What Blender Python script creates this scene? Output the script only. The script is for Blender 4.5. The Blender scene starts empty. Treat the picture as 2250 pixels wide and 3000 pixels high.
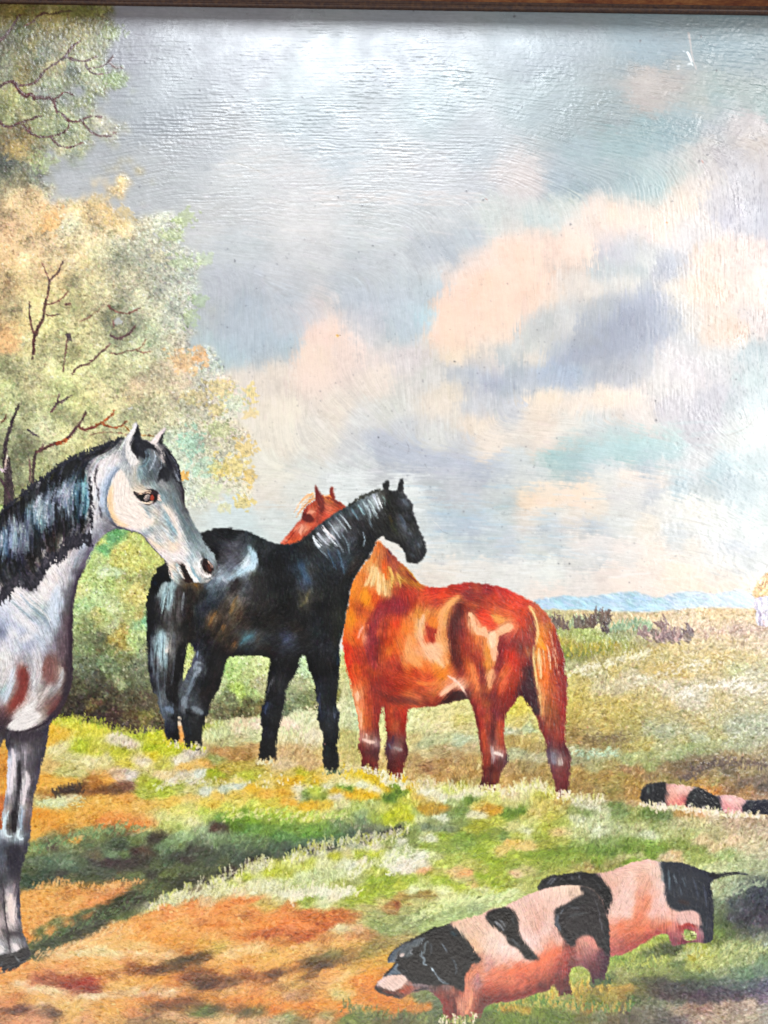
import bpy, math, random
import numpy as np
from mathutils import Vector, Matrix

# ---------------------------------------------------------------- scale: one painting unit = 0.2 mm
K = 0.0002
CXU, CYU, CZ = 1125., 1500., 1.40          # picture centre in painting units, height of that point above the ground
def wp(x, y, h=0.):
    """painting units (x right, y down, h towards the viewer) -> world metres; the panel hangs in the plane y = 0 and faces -Y"""
    return Vector(((x - CXU) * K, -h * K, CZ + (CYU - y) * K))

# ---------------------------------------------------------------- camera, world, lamps
scene = bpy.context.scene
D = 0.50
cam = bpy.data.cameras.new("camera"); cam_o = bpy.data.objects.new("camera", cam); scene.collection.objects.link(cam_o)
cam_o.location = (0, -D, CZ); cam_o.rotation_euler = (math.pi / 2, 0, 0)
cam.sensor_fit = 'VERTICAL'; cam.sensor_height = 24
cam.lens = 24 * D / (3000 * K)
cam.clip_start = .01; cam.clip_end = 50
scene.camera = cam_o

world = bpy.data.worlds.new("World"); scene.world = world; world.use_nodes = True
bg = world.node_tree.nodes["Background"]; bg.inputs[0].default_value = (.93, .96, 1, 1); bg.inputs[1].default_value = .05

def area(name, loc, aim, sx, sy, power, col):
    l = bpy.data.lights.new(name, 'AREA'); l.shape = 'RECTANGLE'; l.size = sx; l.size_y = sy; l.energy = power; l.color = col
    o = bpy.data.objects.new(name, l); scene.collection.objects.link(o); o.location = loc
    o.rotation_euler = (Vector(aim) - Vector(loc)).to_track_quat('-Z', 'Y').to_euler()
    return o
area("window_light_above", (-.06, -1.50, CZ + 1.15), (0, 0, CZ + .2), .98, .40, 38, (.90, .95, 1.0))
area("window_light_beside", (.86, -1.40, CZ + .34), (.2, 0, CZ + .1), .15, 1.40, 23, (1.0, .99, .98))
area("fill_from_left", (-1.70, -.85, CZ - .3), (0, 0, CZ - .15), 1.2, 1.8, 14, (1.0, .97, .92))  # unseen fill lamp, added to even the diffuse light without showing in the varnish
area("fill_from_below", (-.2, -1.0, CZ - 1.35), (0, 0, CZ - .15), 2.0, 1.0, 16, (1.0, .97, .92))  # another added fill lamp, brightens the lower part of the picture

scene.view_settings.view_transform = 'Standard'; scene.view_settings.look = 'None'
scene.view_settings.exposure = 0; scene.view_settings.gamma = 1
scene.render.resolution_x = 768; scene.render.resolution_y = 1024
scene.cycles.max_bounces = 4; scene.cycles.diffuse_bounces = 2; scene.cycles.glossy_bounces = 2
ALBEDO = .86          # the lightest paint reflects about 85 %
RELIEF = .000050      # metres of paint thickness per unit
# ---------------------------------------------------------------- the painter: colour and thickness of the dried paint
# Works in "painting units": x to the right 0..2250 is the part of the picture the camera sees, y down 0..3000.
PX0, PX1, PY0, PY1, ST = -260, 2520, -40, 3230, 2.5
W = int((PX1 - PX0) / ST); H = int((PY1 - PY0) / ST)
rng = np.random.default_rng(7)
F = np.float32

def hexc(h):
    return np.array([int(h[i:i+2], 16) for i in (0, 2, 4)], F) / 255.

def box1(a, r, ax):
    if r < 1: return a
    n = a.shape[ax]
    p = [(0, 0)] * a.ndim; p[ax] = (r + 1, r)
    c = np.cumsum(np.pad(a, p, mode='edge'), axis=ax, dtype=np.float64)
    s1 = [slice(None)] * a.ndim; s2 = [slice(None)] * a.ndim
    s1[ax] = slice(2 * r + 1, 2 * r + 1 + n); s2[ax] = slice(0, n)
    return ((c[tuple(s1)] - c[tuple(s2)]) / (2 * r + 1)).astype(F)

def blur(a, s, sy=None):
    """gaussian-like blur, s in pixels"""
    sy = s if sy is None else sy
    for ax, q in ((1, s), (0, sy)):
        if q <= .25: continue
        if q < 1.2:
            k = np.exp(-np.arange(-2, 3) ** 2 / (2 * q * q)); k /= k.sum()
            p = [(0, 0)] * a.ndim; p[ax] = (2, 2)
            b = np.pad(a, p, mode='edge'); o = 0
            for i in range(5):
                sl = [slice(None)] * a.ndim; sl[ax] = slice(i, i + a.shape[ax])
                o = o + b[tuple(sl)] * F(k[i])
            a = o.astype(F)
        else:
            r = max(1, int(round(q * .98)))
            for _ in range(3): a = box1(a, r, ax)
    return a

def resize(a, h, w):
    ys = np.linspace(0, a.shape[0] - 1, h); xs = np.linspace(0, a.shape[1] - 1, w)
    y0 = np.clip(ys.astype(int), 0, a.shape[0] - 2); x0 = np.clip(xs.astype(int), 0, a.shape[1] - 2)
    fy = (ys - y0).astype(F)[:, None]; fx = (xs - x0).astype(F)[None, :]
    if a.ndim == 3: fy = fy[..., None]; fx = fx[..., None]
    r0 = a[y0]; r1 = a[y0 + 1]
    return ((r0[:, x0] * (1 - fx) + r0[:, x0 + 1] * fx) * (1 - fy) + (r1[:, x0] * (1 - fx) + r1[:, x0 + 1] * fx) * fy).astype(F)

def noise(scale, octaves=3, seed=0, sx=1., sy=1.):
    """value noise over the canvas, scale in painting units, roughly -1..1"""
    g = np.random.default_rng(seed); out = np.zeros((H, W), F); amp = 1.; tot = 0
    for o in range(octaves):
        nx = max(3, int((PX1 - PX0) / (scale * sx)) + 2); ny = max(3, int((PY1 - PY0) / (scale * sy)) + 2)
        nx = min(nx, W); ny = min(ny, H)
        q = g.standard_normal((ny, nx)).astype(F)
        out += amp * blur(resize(q, H, W), .8 if scale < 12 else 2); tot += amp * amp
        amp *= .55; scale *= .5
    return out / math.sqrt(tot) * 1.25

def idw(pts, vals, eps=12., power=2.2, step=9, warp=22., seed=3, box=None, ysc=1., w3=0.):
    """scattered values -> smooth field over the canvas (or its box), with a wobbly domain so that borders look brushed"""
    x0, x1, y0, y1 = box or (PX0, PX1, PY0, PY1)
    gx = np.arange(x0, x1 + step, step, dtype=F); gy = np.arange(y0, y1 + step, step, dtype=F)
    g = np.random.default_rng(seed)
    def wn(s):
        q = g.standard_normal((max(3, int((y1 - y0) / s) + 2), max(3, int((x1 - x0) / s) + 2))).astype(F)
        return resize(q, len(gy), len(gx))
    wx = warp * (wn(130) + .6 * wn(55)) * .8; wy = warp * (wn(130) + .6 * wn(55)) * .8 / ysc
    if w3: wx = wx + w3 * wn(24); wy = wy + w3 * wn(24) / ysc
    X = gx[None, :] + wx; Y = gy[:, None] + wy
    acc = np.zeros((len(gy), len(gx), vals.shape[1]), F); den = np.zeros((len(gy), len(gx)), F)
    for (px, py), v in zip(pts, vals):
        w = ((X - px) ** 2 + ((Y - py) * ysc) ** 2 + eps * eps) ** (-power)
        w *= F(eps * eps) ** power
        den += w; acc += w[..., None] * v
    acc /= den[..., None] + 1e-20
    c0 = int(round((x0 - PX0) / ST)); r0 = int(round((y0 - PY0) / ST))
    c1 = min(W, int(round((x1 - PX0) / ST))); r1 = min(H, int(round((y1 - PY0) / ST)))
    c0, r0 = max(c0, 0), max(r0, 0)
    return resize(acc, r1 - r0, c1 - c0), (r0, r1, c0, c1)

def cps(text):
    p, v = [], []
    for t in text.split(';'):
        t = t.strip()
        if not t: continue
        a, b, c = t.split()
        p.append((float(a), float(b))); v.append(hexc(c))
    return p, np.array(v)

def xy(text):
    return np.array([[float(q) for q in t.split(',')] for t in text.split()], np.float64)

def spline(p, closed, n=6):
    if len(p) < 3: 
        t = np.linspace(0, 1, 2 * n)[:, None]
        return p[0] * (1 - t) + p[-1] * t
    if closed: q = np.vstack([p[-1], p, p[0], p[1]])
    else: q = np.vstack([2 * p[0] - p[1], p, 2 * p[-1] - p[-2]])
    out = []
    for i in range(1, len(q) - 2):
        a, b, c, d = q[i-1:i+3]
        # centripetal-ish: shorten tangents at sharp corners
        L = np.linalg.norm(c - b) + 1e-6
        m1 = (c - a) * .5; m2 = (d - b) * .5
        m1 *= min(1, 1.1 * L / (np.linalg.norm(m1) + 1e-6)); m2 *= min(1, 1.1 * L / (np.linalg.norm(m2) + 1e-6))
        for k in range(n):
            t = k / n
            out.append((2*t**3-3*t*t+1)*b + (t**3-2*t*t+t)*m1 + (-2*t**3+3*t*t)*c + (t**3-t*t)*m2)
    if not closed: out.append(q[-2])
    return np.array(out)

def poly_cov(p):
    """area coverage of a closed polygon -> (patch, r0, c0)"""
    X = (p[:, 0] - PX0) / ST; Y = (p[:, 1] - PY0) / ST
    SS = 3
    r0 = int(max(0, math.floor(Y.min()) - 1)); r1 = int(min(H, math.ceil(Y.max()) + 2))
    if r1 <= r0: return None
    A = np.zeros(((r1 - r0) * SS, W + 2), F)
    for i in range(len(X)):
        xa, ya, xb, yb = X[i], Y[i], X[(i+1) % len(X)], Y[(i+1) % len(X)]
        if ya == yb: continue
        d = 1. if yb > ya else -1.
        if d < 0: xa, ya, xb, yb = xb, yb, xa, ya
        k0 = int(math.ceil((ya - r0) * SS - .5)); k1 = int(math.ceil((yb - r0) * SS - .5))
        k0 = max(k0, 0); k1 = min(k1, A.shape[0])
        if k1 <= k0: continue
        k = np.arange(k0, k1); yy = (k + .5) / SS + r0
        xx = np.clip(xa + (yy - ya) / (yb - ya) * (xb - xa), 0, W - .001)
        xi = xx.astype(int); fr = xx - xi
        A[k, xi] += d * (1 - fr); A[k, xi + 1] += d * fr
    C = np.clip(np.abs(np.cumsum(A, 1)[:, :W]), 0, 1)
    return C.reshape(r1 - r0, SS, W).mean(1).astype(F), r0

def mask_poly(text, soft=0., wob=0., n=6):
    p = xy(text) if isinstance(text, str) else text
    p = spline(p, True, n)
    if wob:
        p = p + wob * rng.standard_normal(p.shape)
    m = np.zeros((H, W), F); r = poly_cov(p)
    if r is not None: m[r[1]:r[1] + r[0].shape[0]] = r[0]
    return blur(m, soft / ST) if soft else m

def lic(ang, n, seed, base=None, step=1.0):
    """streaks along the direction field ang (radians): line-integral convolution of white noise"""
    g = np.random.default_rng(seed)
    N = g.standard_normal((H, W)).astype(F) if base is None else base
    cx, cy = np.cos(ang).astype(F) * step, np.sin(ang).astype(F) * step
    out = N.copy()
    for s in (1, -1):
        yy, xx = np.mgrid[0:H, 0:W].astype(F)
        for k in range(n):
            xi = np.clip(xx, 0, W - 1).astype(np.int32); yi = np.clip(yy, 0, H - 1).astype(np.int32)
            idx = yi * W + xi
            dx = cx.ravel()[idx]; dy = cy.ravel()[idx]
            xx = xx + s * dx; yy = yy + s * dy
            xi = np.clip(xx + .5, 0, W - 1).astype(np.int32); yi = np.clip(yy + .5, 0, H - 1).astype(np.int32)
            out += N.ravel()[yi * W + xi]
    return out / math.sqrt(2 * n + 1)

def sample(A, x, y):
    xi = np.clip(x, 0, W - 1.001); yi = np.clip(y, 0, H - 1.001)
    x0 = xi.astype(np.int32); y0 = yi.astype(np.int32); fx = (xi - x0).astype(F); fy = (yi - y0).astype(F)
    if A.ndim == 3: fx = fx[..., None]; fy = fy[..., None]
    return (A[y0, x0] * (1-fx) + A[y0, x0+1] * fx) * (1-fy) + (A[y0+1, x0] * (1-fx) + A[y0+1, x0+1] * fx) * fy

def drag(C, ang, n, box=None, step=1.0):
    """pull colour along the direction field, as a brush does"""
    r0, r1, c0, c1 = box or (0, H, 0, W)
    A = C[r0:r1, c0:c1]; h, w = A.shape[:2]
    cx = np.cos(ang[r0:r1, c0:c1]).astype(F).ravel() * step; cy = np.sin(ang[r0:r1, c0:c1]).astype(F).ravel() * step
    out = A.copy(); tot = 1.
    N = A.reshape(-1, 3)
    for s in (1, -1):
        yy, xx = np.mgrid[0:h, 0:w].astype(F)
        for k in range(n):
            idx = np.clip(yy, 0, h - 1).astype(np.int32) * w + np.clip(xx, 0, w - 1).astype(np.int32)
            xx = xx + s * cx[idx]; yy = yy + s * cy[idx]
            j = np.clip(yy + .5, 0, h - 1).astype(np.int32) * w + np.clip(xx + .5, 0, w - 1).astype(np.int32)
            q = F(math.cos((k + 1) / (n + 1) * math.pi / 2) ** 1.5)
            out += N[j] * q; tot += q
    R = C.copy(); R[r0:r1, c0:c1] = out / tot
    return R

def satur(C, k):
    l = C @ np.array([.3, .59, .11], F)
    return (l[..., None] + (C - l[..., None]) * k).astype(F)

class Canvas:
    def __init__(s):
        s.C = np.zeros((H, W, 3), F); s.T = np.zeros((H, W), F)      # colour (sRGB), thickness
    def over(s, rgb, a):
        s.C += (rgb - s.C) * a[..., None]

def marks(C, text, clip=None, k=1.):
    """hand-placed brush marks.  P colour alpha soft | outline      S colour alpha soft width | centre line
       width may be w or w0:w1 (start:end)"""
    for line in text.strip().splitlines():
        line = line.strip()
        if not line or line[0] == '#': continue
        hd, pts = line.split('|'); h = hd.split(); p = xy(pts)
        col = hexc(h[1]); al = float(h[2]); so = float(h[3])
        if h[0] == 'P':
            q = spline(p, True, 5); pad = so * 3 + 4
        else:
            q = spline(p, False, 6)
            ws = [float(t) for t in h[4].split(':')]
            w = np.linspace(ws[0], ws[-1], len(q)); t = np.linspace(0, 1, len(q))
            if len(ws) == 1: w = w * (1 - .65 * np.abs(2 * t - 1) ** 3)
            tg = np.gradient(q, axis=0); tg /= np.linalg.norm(tg, axis=1)[:, None] + 1e-9
            nn = np.stack([-tg[:, 1], tg[:, 0]], 1)
            q = np.vstack([q + nn * w[:, None] / 2, (q - nn * w[:, None] / 2)[::-1]])
            pad = so * 3 + 4
        q = q + rng.standard_normal(q.shape) * .5
        c0 = max(0, int((q[:, 0].min() - pad - PX0) / ST)); c1 = min(W, int((q[:, 0].max() + pad - PX0) / ST) + 2)
        r0 = max(0, int((q[:, 1].min() - pad - PY0) / ST)); r1 = min(H, int((q[:, 1].max() + pad - PY0) / ST) + 2)
        if c1 <= c0 or r1 <= r0: continue
        r = poly_cov(q)
        if r is None: continue
        m = np.zeros((r1 - r0, c1 - c0), F)
        a0 = max(r0, r[1]); a1 = min(r1, r[1] + r[0].shape[0])
        m[a0 - r0:a1 - r0] = r[0][a0 - r[1]:a1 - r[1], c0:c1]
        if so: m = blur(m, so / ST)
        m *= al * k
        if clip is not None: m *= clip[r0:r1, c0:c1]
        C[r0:r1, c0:c1] += (col - C[r0:r1, c0:c1]) * m[..., None]

def splat(cv, x, y, ang, ln, wd, col, al=1., curve=0., thick=1., ss=.8, taper=(.15, .5), clip=None, idmap=None, idval=0, bristle=.0):
    """many brush strokes at once; later strokes lie over earlier ones"""
    N = len(x)
    if N == 0: return
    ln = np.broadcast_to(np.asarray(ln, F), (N,)); wd = np.broadcast_to(np.asarray(wd, F), (N,)); al = np.broadcast_to(np.asarray(al, F), (N,))
    curve = np.broadcast_to(np.asarray(curve, F), (N,)); th = np.broadcast_to(np.asarray(thick, F), (N,))
    nt = int(max(2, ln.max() / (ST * ss)) + 1); ns = int(max(1, wd.max() / (ST * .7)) + 1)
    t = np.linspace(0, 1, nt, dtype=F); s = (np.arange(ns, dtype=F) + .5) / ns * 2 - 1
    CH = max(1, int(6e6 / (nt * ns)))
    lay = np.zeros((H * W, 4), F); hl = np.zeros(H * W, F)
    for i in range(0, N, CH):
        e = slice(i, min(N, i + CH)); n = e.stop - e.start
        a = ang[e][:, None] + curve[e][:, None] * (t[None, :] - .5)
        dx = np.cumsum(np.cos(a), 1) * (ln[e][:, None] / nt); dy = np.cumsum(np.sin(a), 1) * (ln[e][:, None] / nt)
        prof = np.minimum(1, np.minimum((t + .03) / taper[0], (1.03 - t) / taper[1])) ** .7
        hw = wd[e][:, None] * .5 * prof[None, :]
        nx, ny = -np.sin(a), np.cos(a)
        X = (x[e][:, None] + dx)[:, :, None] + nx[:, :, None] * hw[:, :, None] * s
        Y = (y[e][:, None] + dy)[:, :, None] + ny[:, :, None] * hw[:, :, None] * s
        xi = ((X - PX0) / ST).astype(np.int32); yi = ((Y - PY0) / ST).astype(np.int32)
        ok = (xi >= 0) & (xi < W) & (yi >= 0) & (yi < H)
        cb = np.broadcast_to(col[e][:, None, None, :], (n, nt, ns, 3))
        if bristle:
            cb = cb + (rng.standard_normal((n, 1, ns, 1)) * bristle).astype(F)
        ab = np.broadcast_to(al[e][:, None, None], (n, nt, ns))
        hb = (th[e][:, None, None] * (.55 + .45 * s[None, None, :] ** 2 + .5 * (t[None, :, None] > .8)))
        hb = np.broadcast_to(hb, (n, nt, ns))
        idx = (yi * W + xi)[ok]
        lay[idx, :3] = cb[ok]; lay[idx, 3] = ab[ok]; hl[idx] = hb[ok]
    lay = lay.reshape(H, W, 4); hl = hl.reshape(H, W)
    if clip is not None: lay[..., 3] *= clip
    if idmap is not None: idmap[lay[..., 3] > .5] = idval
    pm = lay.copy(); pm[..., :3] *= lay[..., 3:4]
    pm = blur(pm, .55)
    a = pm[..., 3:4]
    cv.C *= (1 - a); cv.C += pm[..., :3]
    cv.T += (hl - cv.T * .35) * (lay[..., 3] > .3) * .8

def strokepass(cv, mask, n, ln, wd, ang, jit=.06, hue=.02, angj=.25, curve=.4, al=.85, thick=.6, seed=1, light=0., bias=None, taper=(.15, .5), bristle=.0, ref=None):
    """cover a region with strokes that pick up the colour under them"""
    g = np.random.default_rng(seed)
    pr = mask if bias is None else mask * bias
    r = pr.ravel().astype(np.float64); c = np.cumsum(r)
    if c[-1] <= 0: return
    idx = np.searchsorted(c, g.random(n) * c[-1])
    idx = np.clip(idx, 0, H * W - 1)
    yi, xi = np.divmod(idx, W)
    col = (cv.C if ref is None else ref)[yi, xi].copy()
    a = (ang[yi, xi] if not np.isscalar(ang) else np.full(n, ang)) + g.standard_normal(n) * angj
    flip = 0
    L = ln * (.6 + .8 * g.random(n)); Wd = wd * (.6 + .8 * g.random(n))
    col += (g.standard_normal((n, 1)) * jit + light).astype(F) * (.35 + col.mean(1, keepdims=True))
    col += (g.standard_normal((n, 3)) * hue).astype(F)
    col = np.clip(col, .015, 1.)
    x = PX0 + (xi + g.random(n)) * ST - np.cos(a) * L / 2; y = PY0 + (yi + g.random(n)) * ST - np.sin(a) * L / 2
    splat(cv, x.astype(F), y.astype(F), a.astype(F), L, Wd, col.astype(F), al, g.standard_normal(n) * curve, thick * (.5 + g.random(n)), clip=np.clip(mask * 1.6, 0, 1), taper=taper, bristle=bristle)

def angfield(text, default=0., eps=40., jitter=0., seed=5, warp=20.):
    """x y degrees; ... -> direction field in radians (lines, not arrows)"""
    p, v = [], []
    for t in text.split(';'):
        t = t.strip()
        if not t: continue
        a, b, c = t.split(); th = math.radians(float(c)) * 2
        p.append((float(a), float(b))); v.append((math.cos(th), math.sin(th)))
    f, _ = idw(p, np.array(v, F), eps=eps, power=1.6, step=16, warp=warp, seed=seed)
    A = np.arctan2(f[..., 1], f[..., 0]) / 2
    if jitter: A = A + noise(60, 2, seed + 1) * jitter
    return A.astype(F)
SKY = '''-200 150 9094a0;300 150 9a9fb2;700 150 9aa2b4;1200 160 98a5b8;1600 150 8ea4b6;1900 130 86a6ba;2150 120 7ca0b2;2400 120 7a9cb0
-200 300 9ea4b2;500 300 a5b0c0;900 300 a0b2c0;1300 300 9db3c0;1600 300 94adba;1800 320 8ea6b0;1905 272 b2aeae;2100 300 84a8ae;2250 330 86a8ac;2080 318 b8b8b0;2400 320 90a8b0
-200 420 a0a8b4;600 420 adb4c0;1000 420 abb8c6;1400 420 a6b2c0;1700 420 8eA5b0;1800 410 82aab0;1900 420 7aa6ae;1960 400 76a2ae;2020 380 80a2ae;2100 385 a0a8b4;2200 380 b8b2b8;2230 440 c8bcb8
-200 560 a8b0bc;500 550 b0b6c0;700 500 bcc0c8;900 550 bfc0c8;1150 550 b9bec8;1300 520 b8bcc8;1400 550 b0b4c0;1540 530 c9bfc2;1590 545 c4bcc0;1650 540 9ba2b2;1700 570 92a3ae;1760 550 9aa5ae;1850 540 90a8ae;1930 550 a0b6b4;1890 570 9cb0b0;1990 490 a8b4b4;2020 460 b4b8b8;2060 440 bdbabc;2050 550 d0c2bc;2100 500 c0b8bc;2200 520 b6b4c4;2150 480 b0acb8;2240 480 bcb4bc
600 650 b9bcc3;900 650 c2c2c8;1100 650 b6bcc4;1300 640 b4b9c2;1450 650 b8bec0;1600 640 bac4c6;1680 600 bcc4c2;1750 600 dcc6bb;1800 620 e0c4b2;1860 600 d6c8be;1950 630 d8c9bf;1940 590 d2c0b4;2050 640 cfc4c4;2150 640 b7b3c6;2230 650 afb0c4;2100 590 c0bac6;2010 590 d8c4b6
700 750 b2b9c3;900 750 b8bac2;1100 750 b0b7c2;1300 740 a6aebc;1380 700 a8b0bc;1420 770 c8bebe;1480 690 c2c2c2;1500 730 ddc4b8;1550 750 e3c2b2;1630 730 dfc0b2;1700 750 dcc4b8;1800 740 b6b5c2;1850 720 b8bac4;1900 760 c0c2c6;1960 780 a8acbe;2020 700 c8c0c4;2080 760 dcc0b2;2150 790 d8c0b8;2230 750 e0c8c4;1780 790 adb4bc
700 850 aab1c0;850 850 b3b7c2;1050 850 a9b0bc;1200 850 aeb8c4;1280 860 b0bcc8;1340 850 dac4bc;1450 850 e5c5b3;1560 830 e2c2b2;1600 860 d9c6ba;1700 840 d0c4be;1750 860 ccc4c0;1850 830 c0bebe;1900 870 a2a8b8;1950 880 b8b8c0;2000 850 d0c6be;2100 850 e2c3b0;2220 850 e6ccc2;1860 800 a6b0b8
700 950 a9b2bf;850 950 b5b7c0;900 930 c4babd;940 970 d8bfb6;1050 950 c0bec6;1200 950 b0bdc6;1250 930 accad4;1300 960 e2c9b8;1320 920 e0c6b6;1450 950 e2c9b9;1600 950 b6b8bc;1560 1000 c0c2c4;1680 940 bcbcc0;1750 960 989fb0;1780 910 a2a8b4;1860 940 8c93a6;1920 900 8e95a8;1900 990 9098aa;1960 960 a2a8b8;2040 960 c8c0bc;2100 960 dabfae;2150 980 dcbca8;2230 960 d8c8c8;2000 1000 b8b8c0
650 1050 a7bcc8;760 1010 a8b4c0;850 1010 a8b8c6;900 1040 dac6b8;1050 1050 d3c5c4;1200 1050 cdc4c8;1350 1050 e4cfba;1420 1070 d8c8bc;1500 1060 bcc0c4;1580 1050 ccc4be;1650 1050 acb2bf;1720 1040 98a0b2;1800 1050 959cb0;1900 1050 a4a8b6;1960 1040 c0bcc4;2000 1080 c2bcc6;2120 1050 c0c0c6;2220 1050 a8bcc8;1640 1070 a0b4d0;1680 1070 98acc8;1520 1080 a8b0b8
700 1130 d5cac3;800 1120 d8cac0;900 1120 dcc8be;1100 1120 dcccc4;1250 1120 ccc8c8;1400 1120 aeb2c2;1350 1090 b4b8c2;1480 1140 a4adbc;1550 1110 acb2c0;1600 1090 a4b2c8;1650 1110 a0b0cc;1720 1100 9aa2b6;1800 1090 989fb2;1850 1110 a2a6b6;1950 1110 c4c0c4;2040 1120 c0bac4;2120 1100 b4b4c0;2200 1110 b0c8d2;1700 1140 d0c8c2
800 1200 e0d2c2;1000 1200 ddcec3;1150 1200 ccccca;1300 1180 d8cabf;1400 1190 bcbeca;1500 1170 bcbecb;1440 1130 a4a8bc;1600 1160 e0ccb8;1580 1200 dccabc;1680 1190 d8c8be;1800 1170 dccabc;1850 1160 dccac0;1800 1220 c8c6c8;1900 1210 ccc2c2;1990 1200 b4b0c0;2050 1200 a4a4b8;2100 1170 a8a8bc;2150 1180 a0b0c0;2230 1180 b4ccd8;1320 1150 d8cabc
800 1300 dfd4c5;950 1280 d8d0c8;1050 1290 bdc0ca;1080 1240 ccccd0;1150 1290 b6bac8;1200 1270 b8bcc8;1300 1280 c6c8cb;1400 1240 dccabc;1450 1300 dacbc2;1600 1270 dccbc0;1680 1260 ccc8c4;1750 1260 b4bfc6;1800 1290 98b4ba;1830 1260 a0b6c0;1900 1300 92b4b8;1970 1290 98b6ba;2050 1280 a4a6b8;2080 1240 a0a0b6;2150 1290 b8c4cc;2230 1270 ccd8de;1600 1310 d4c4bc
800 1400 d8d4c8;900 1380 cfd2d0;1000 1400 ccd4da;1080 1340 c0c8d2;1150 1340 a8b0c0;1200 1330 acb4c4;1300 1350 b0b6c6;1400 1370 a8b0c0;1360 1310 b4b8c6;1480 1390 aeb8c4;1550 1380 b4bec6;1620 1340 90b4b8;1680 1330 96b2b8;1700 1370 9cb2ba;1780 1350 a4bac0;1850 1340 8cb0b4;1930 1340 9cb0bc;1900 1370 9ca8b6;1990 1340 98b0ba;1800 1390 c4c8c8;1860 1390 dccabc;1960 1390 d8cac0;2050 1370 b4bac6;2200 1380 a4c2d0;2120 1400 88b0c4;1540 1400 c0c6ca
780 1470 d4cec6;880 1470 ccd0ce;1000 1460 c9d2d8;1100 1470 c4ced8;1200 1450 c6d0d8;1300 1430 a8b2c2;1380 1430 acb4c6;1450 1440 b0bac4;1480 1480 a4b4be;1540 1470 e4c8ac;1600 1460 dccab8;1700 1440 e0c8b4;1760 1470 d8cabc;1850 1440 c4c4c8;1920 1450 a8b0be;2000 1420 90b0c4;2080 1440 98acb8;2140 1420 88a8bc;1960 1480 c8c8c8;2060 1490 ccccca;2200 1460 90b0c0;2240 1500 b0c8d0
-200 1100 d0c8bc;-200 1600 c8d0d4;500 1400 c4ccc0;640 1380 c8c8b8;700 1440 ccc8b4;740 1560 b8d0d8;700 1520 c0d4dc;820 1540 c4d0d4;950 1560 ccd4d8;1020 1420 c8d4dc;1300 1500 a8bac8;1250 1520 c0ccd4;1300 1560 a8bece;1380 1540 acbccc;1450 1550 b4c4cc;1540 1530 d0c8c2;1600 1540 b0bcc6;1620 1510 c4c4c4;1700 1540 d4c8be;1750 1560 a8b4c0;1820 1530 c4c8ca;1900 1540 d4c8bc;2000 1560 b8c0c8;2100 1550 c4ccd0;2230 1560 c4d4dc
1150 1600 dcd8d4;1250 1620 ccd2d4;1300 1600 c4ccd2;1400 1620 b4c4d0;1460 1610 b0bccc;1550 1620 c4cace;1620 1600 b0bac4;1700 1620 c8c8cc;1780 1600 b8bec8;1850 1620 ccc8c8;1950 1630 dcc8bc;2050 1600 d0c6be;2100 1640 c8c6c4;2170 1610 b0b8c0;2240 1620 b8c0c4;1300 1680 dcd4ce;1400 1680 d4d2d2;1500 1700 d5d6d8;1600 1690 d4d8d8;1700 1700 dcd2d0;1600 1740 e4d2cc;1800 1690 dccac4;1900 1690 e0cac0;1850 1720 e4cec4;2000 1700 e8cab4;2100 1690 d8c4b8;2070 1730 e8c8b0;2200 1680 b8c0c8;2200 1720 e0ccb8;2450 1700 d8c8c0;2450 1200 c8c8d0;2450 700 c8c0c4;1260 1700 dcd0c8;1000 1890 e8dcd8'''.replace('\n', ';')

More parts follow.
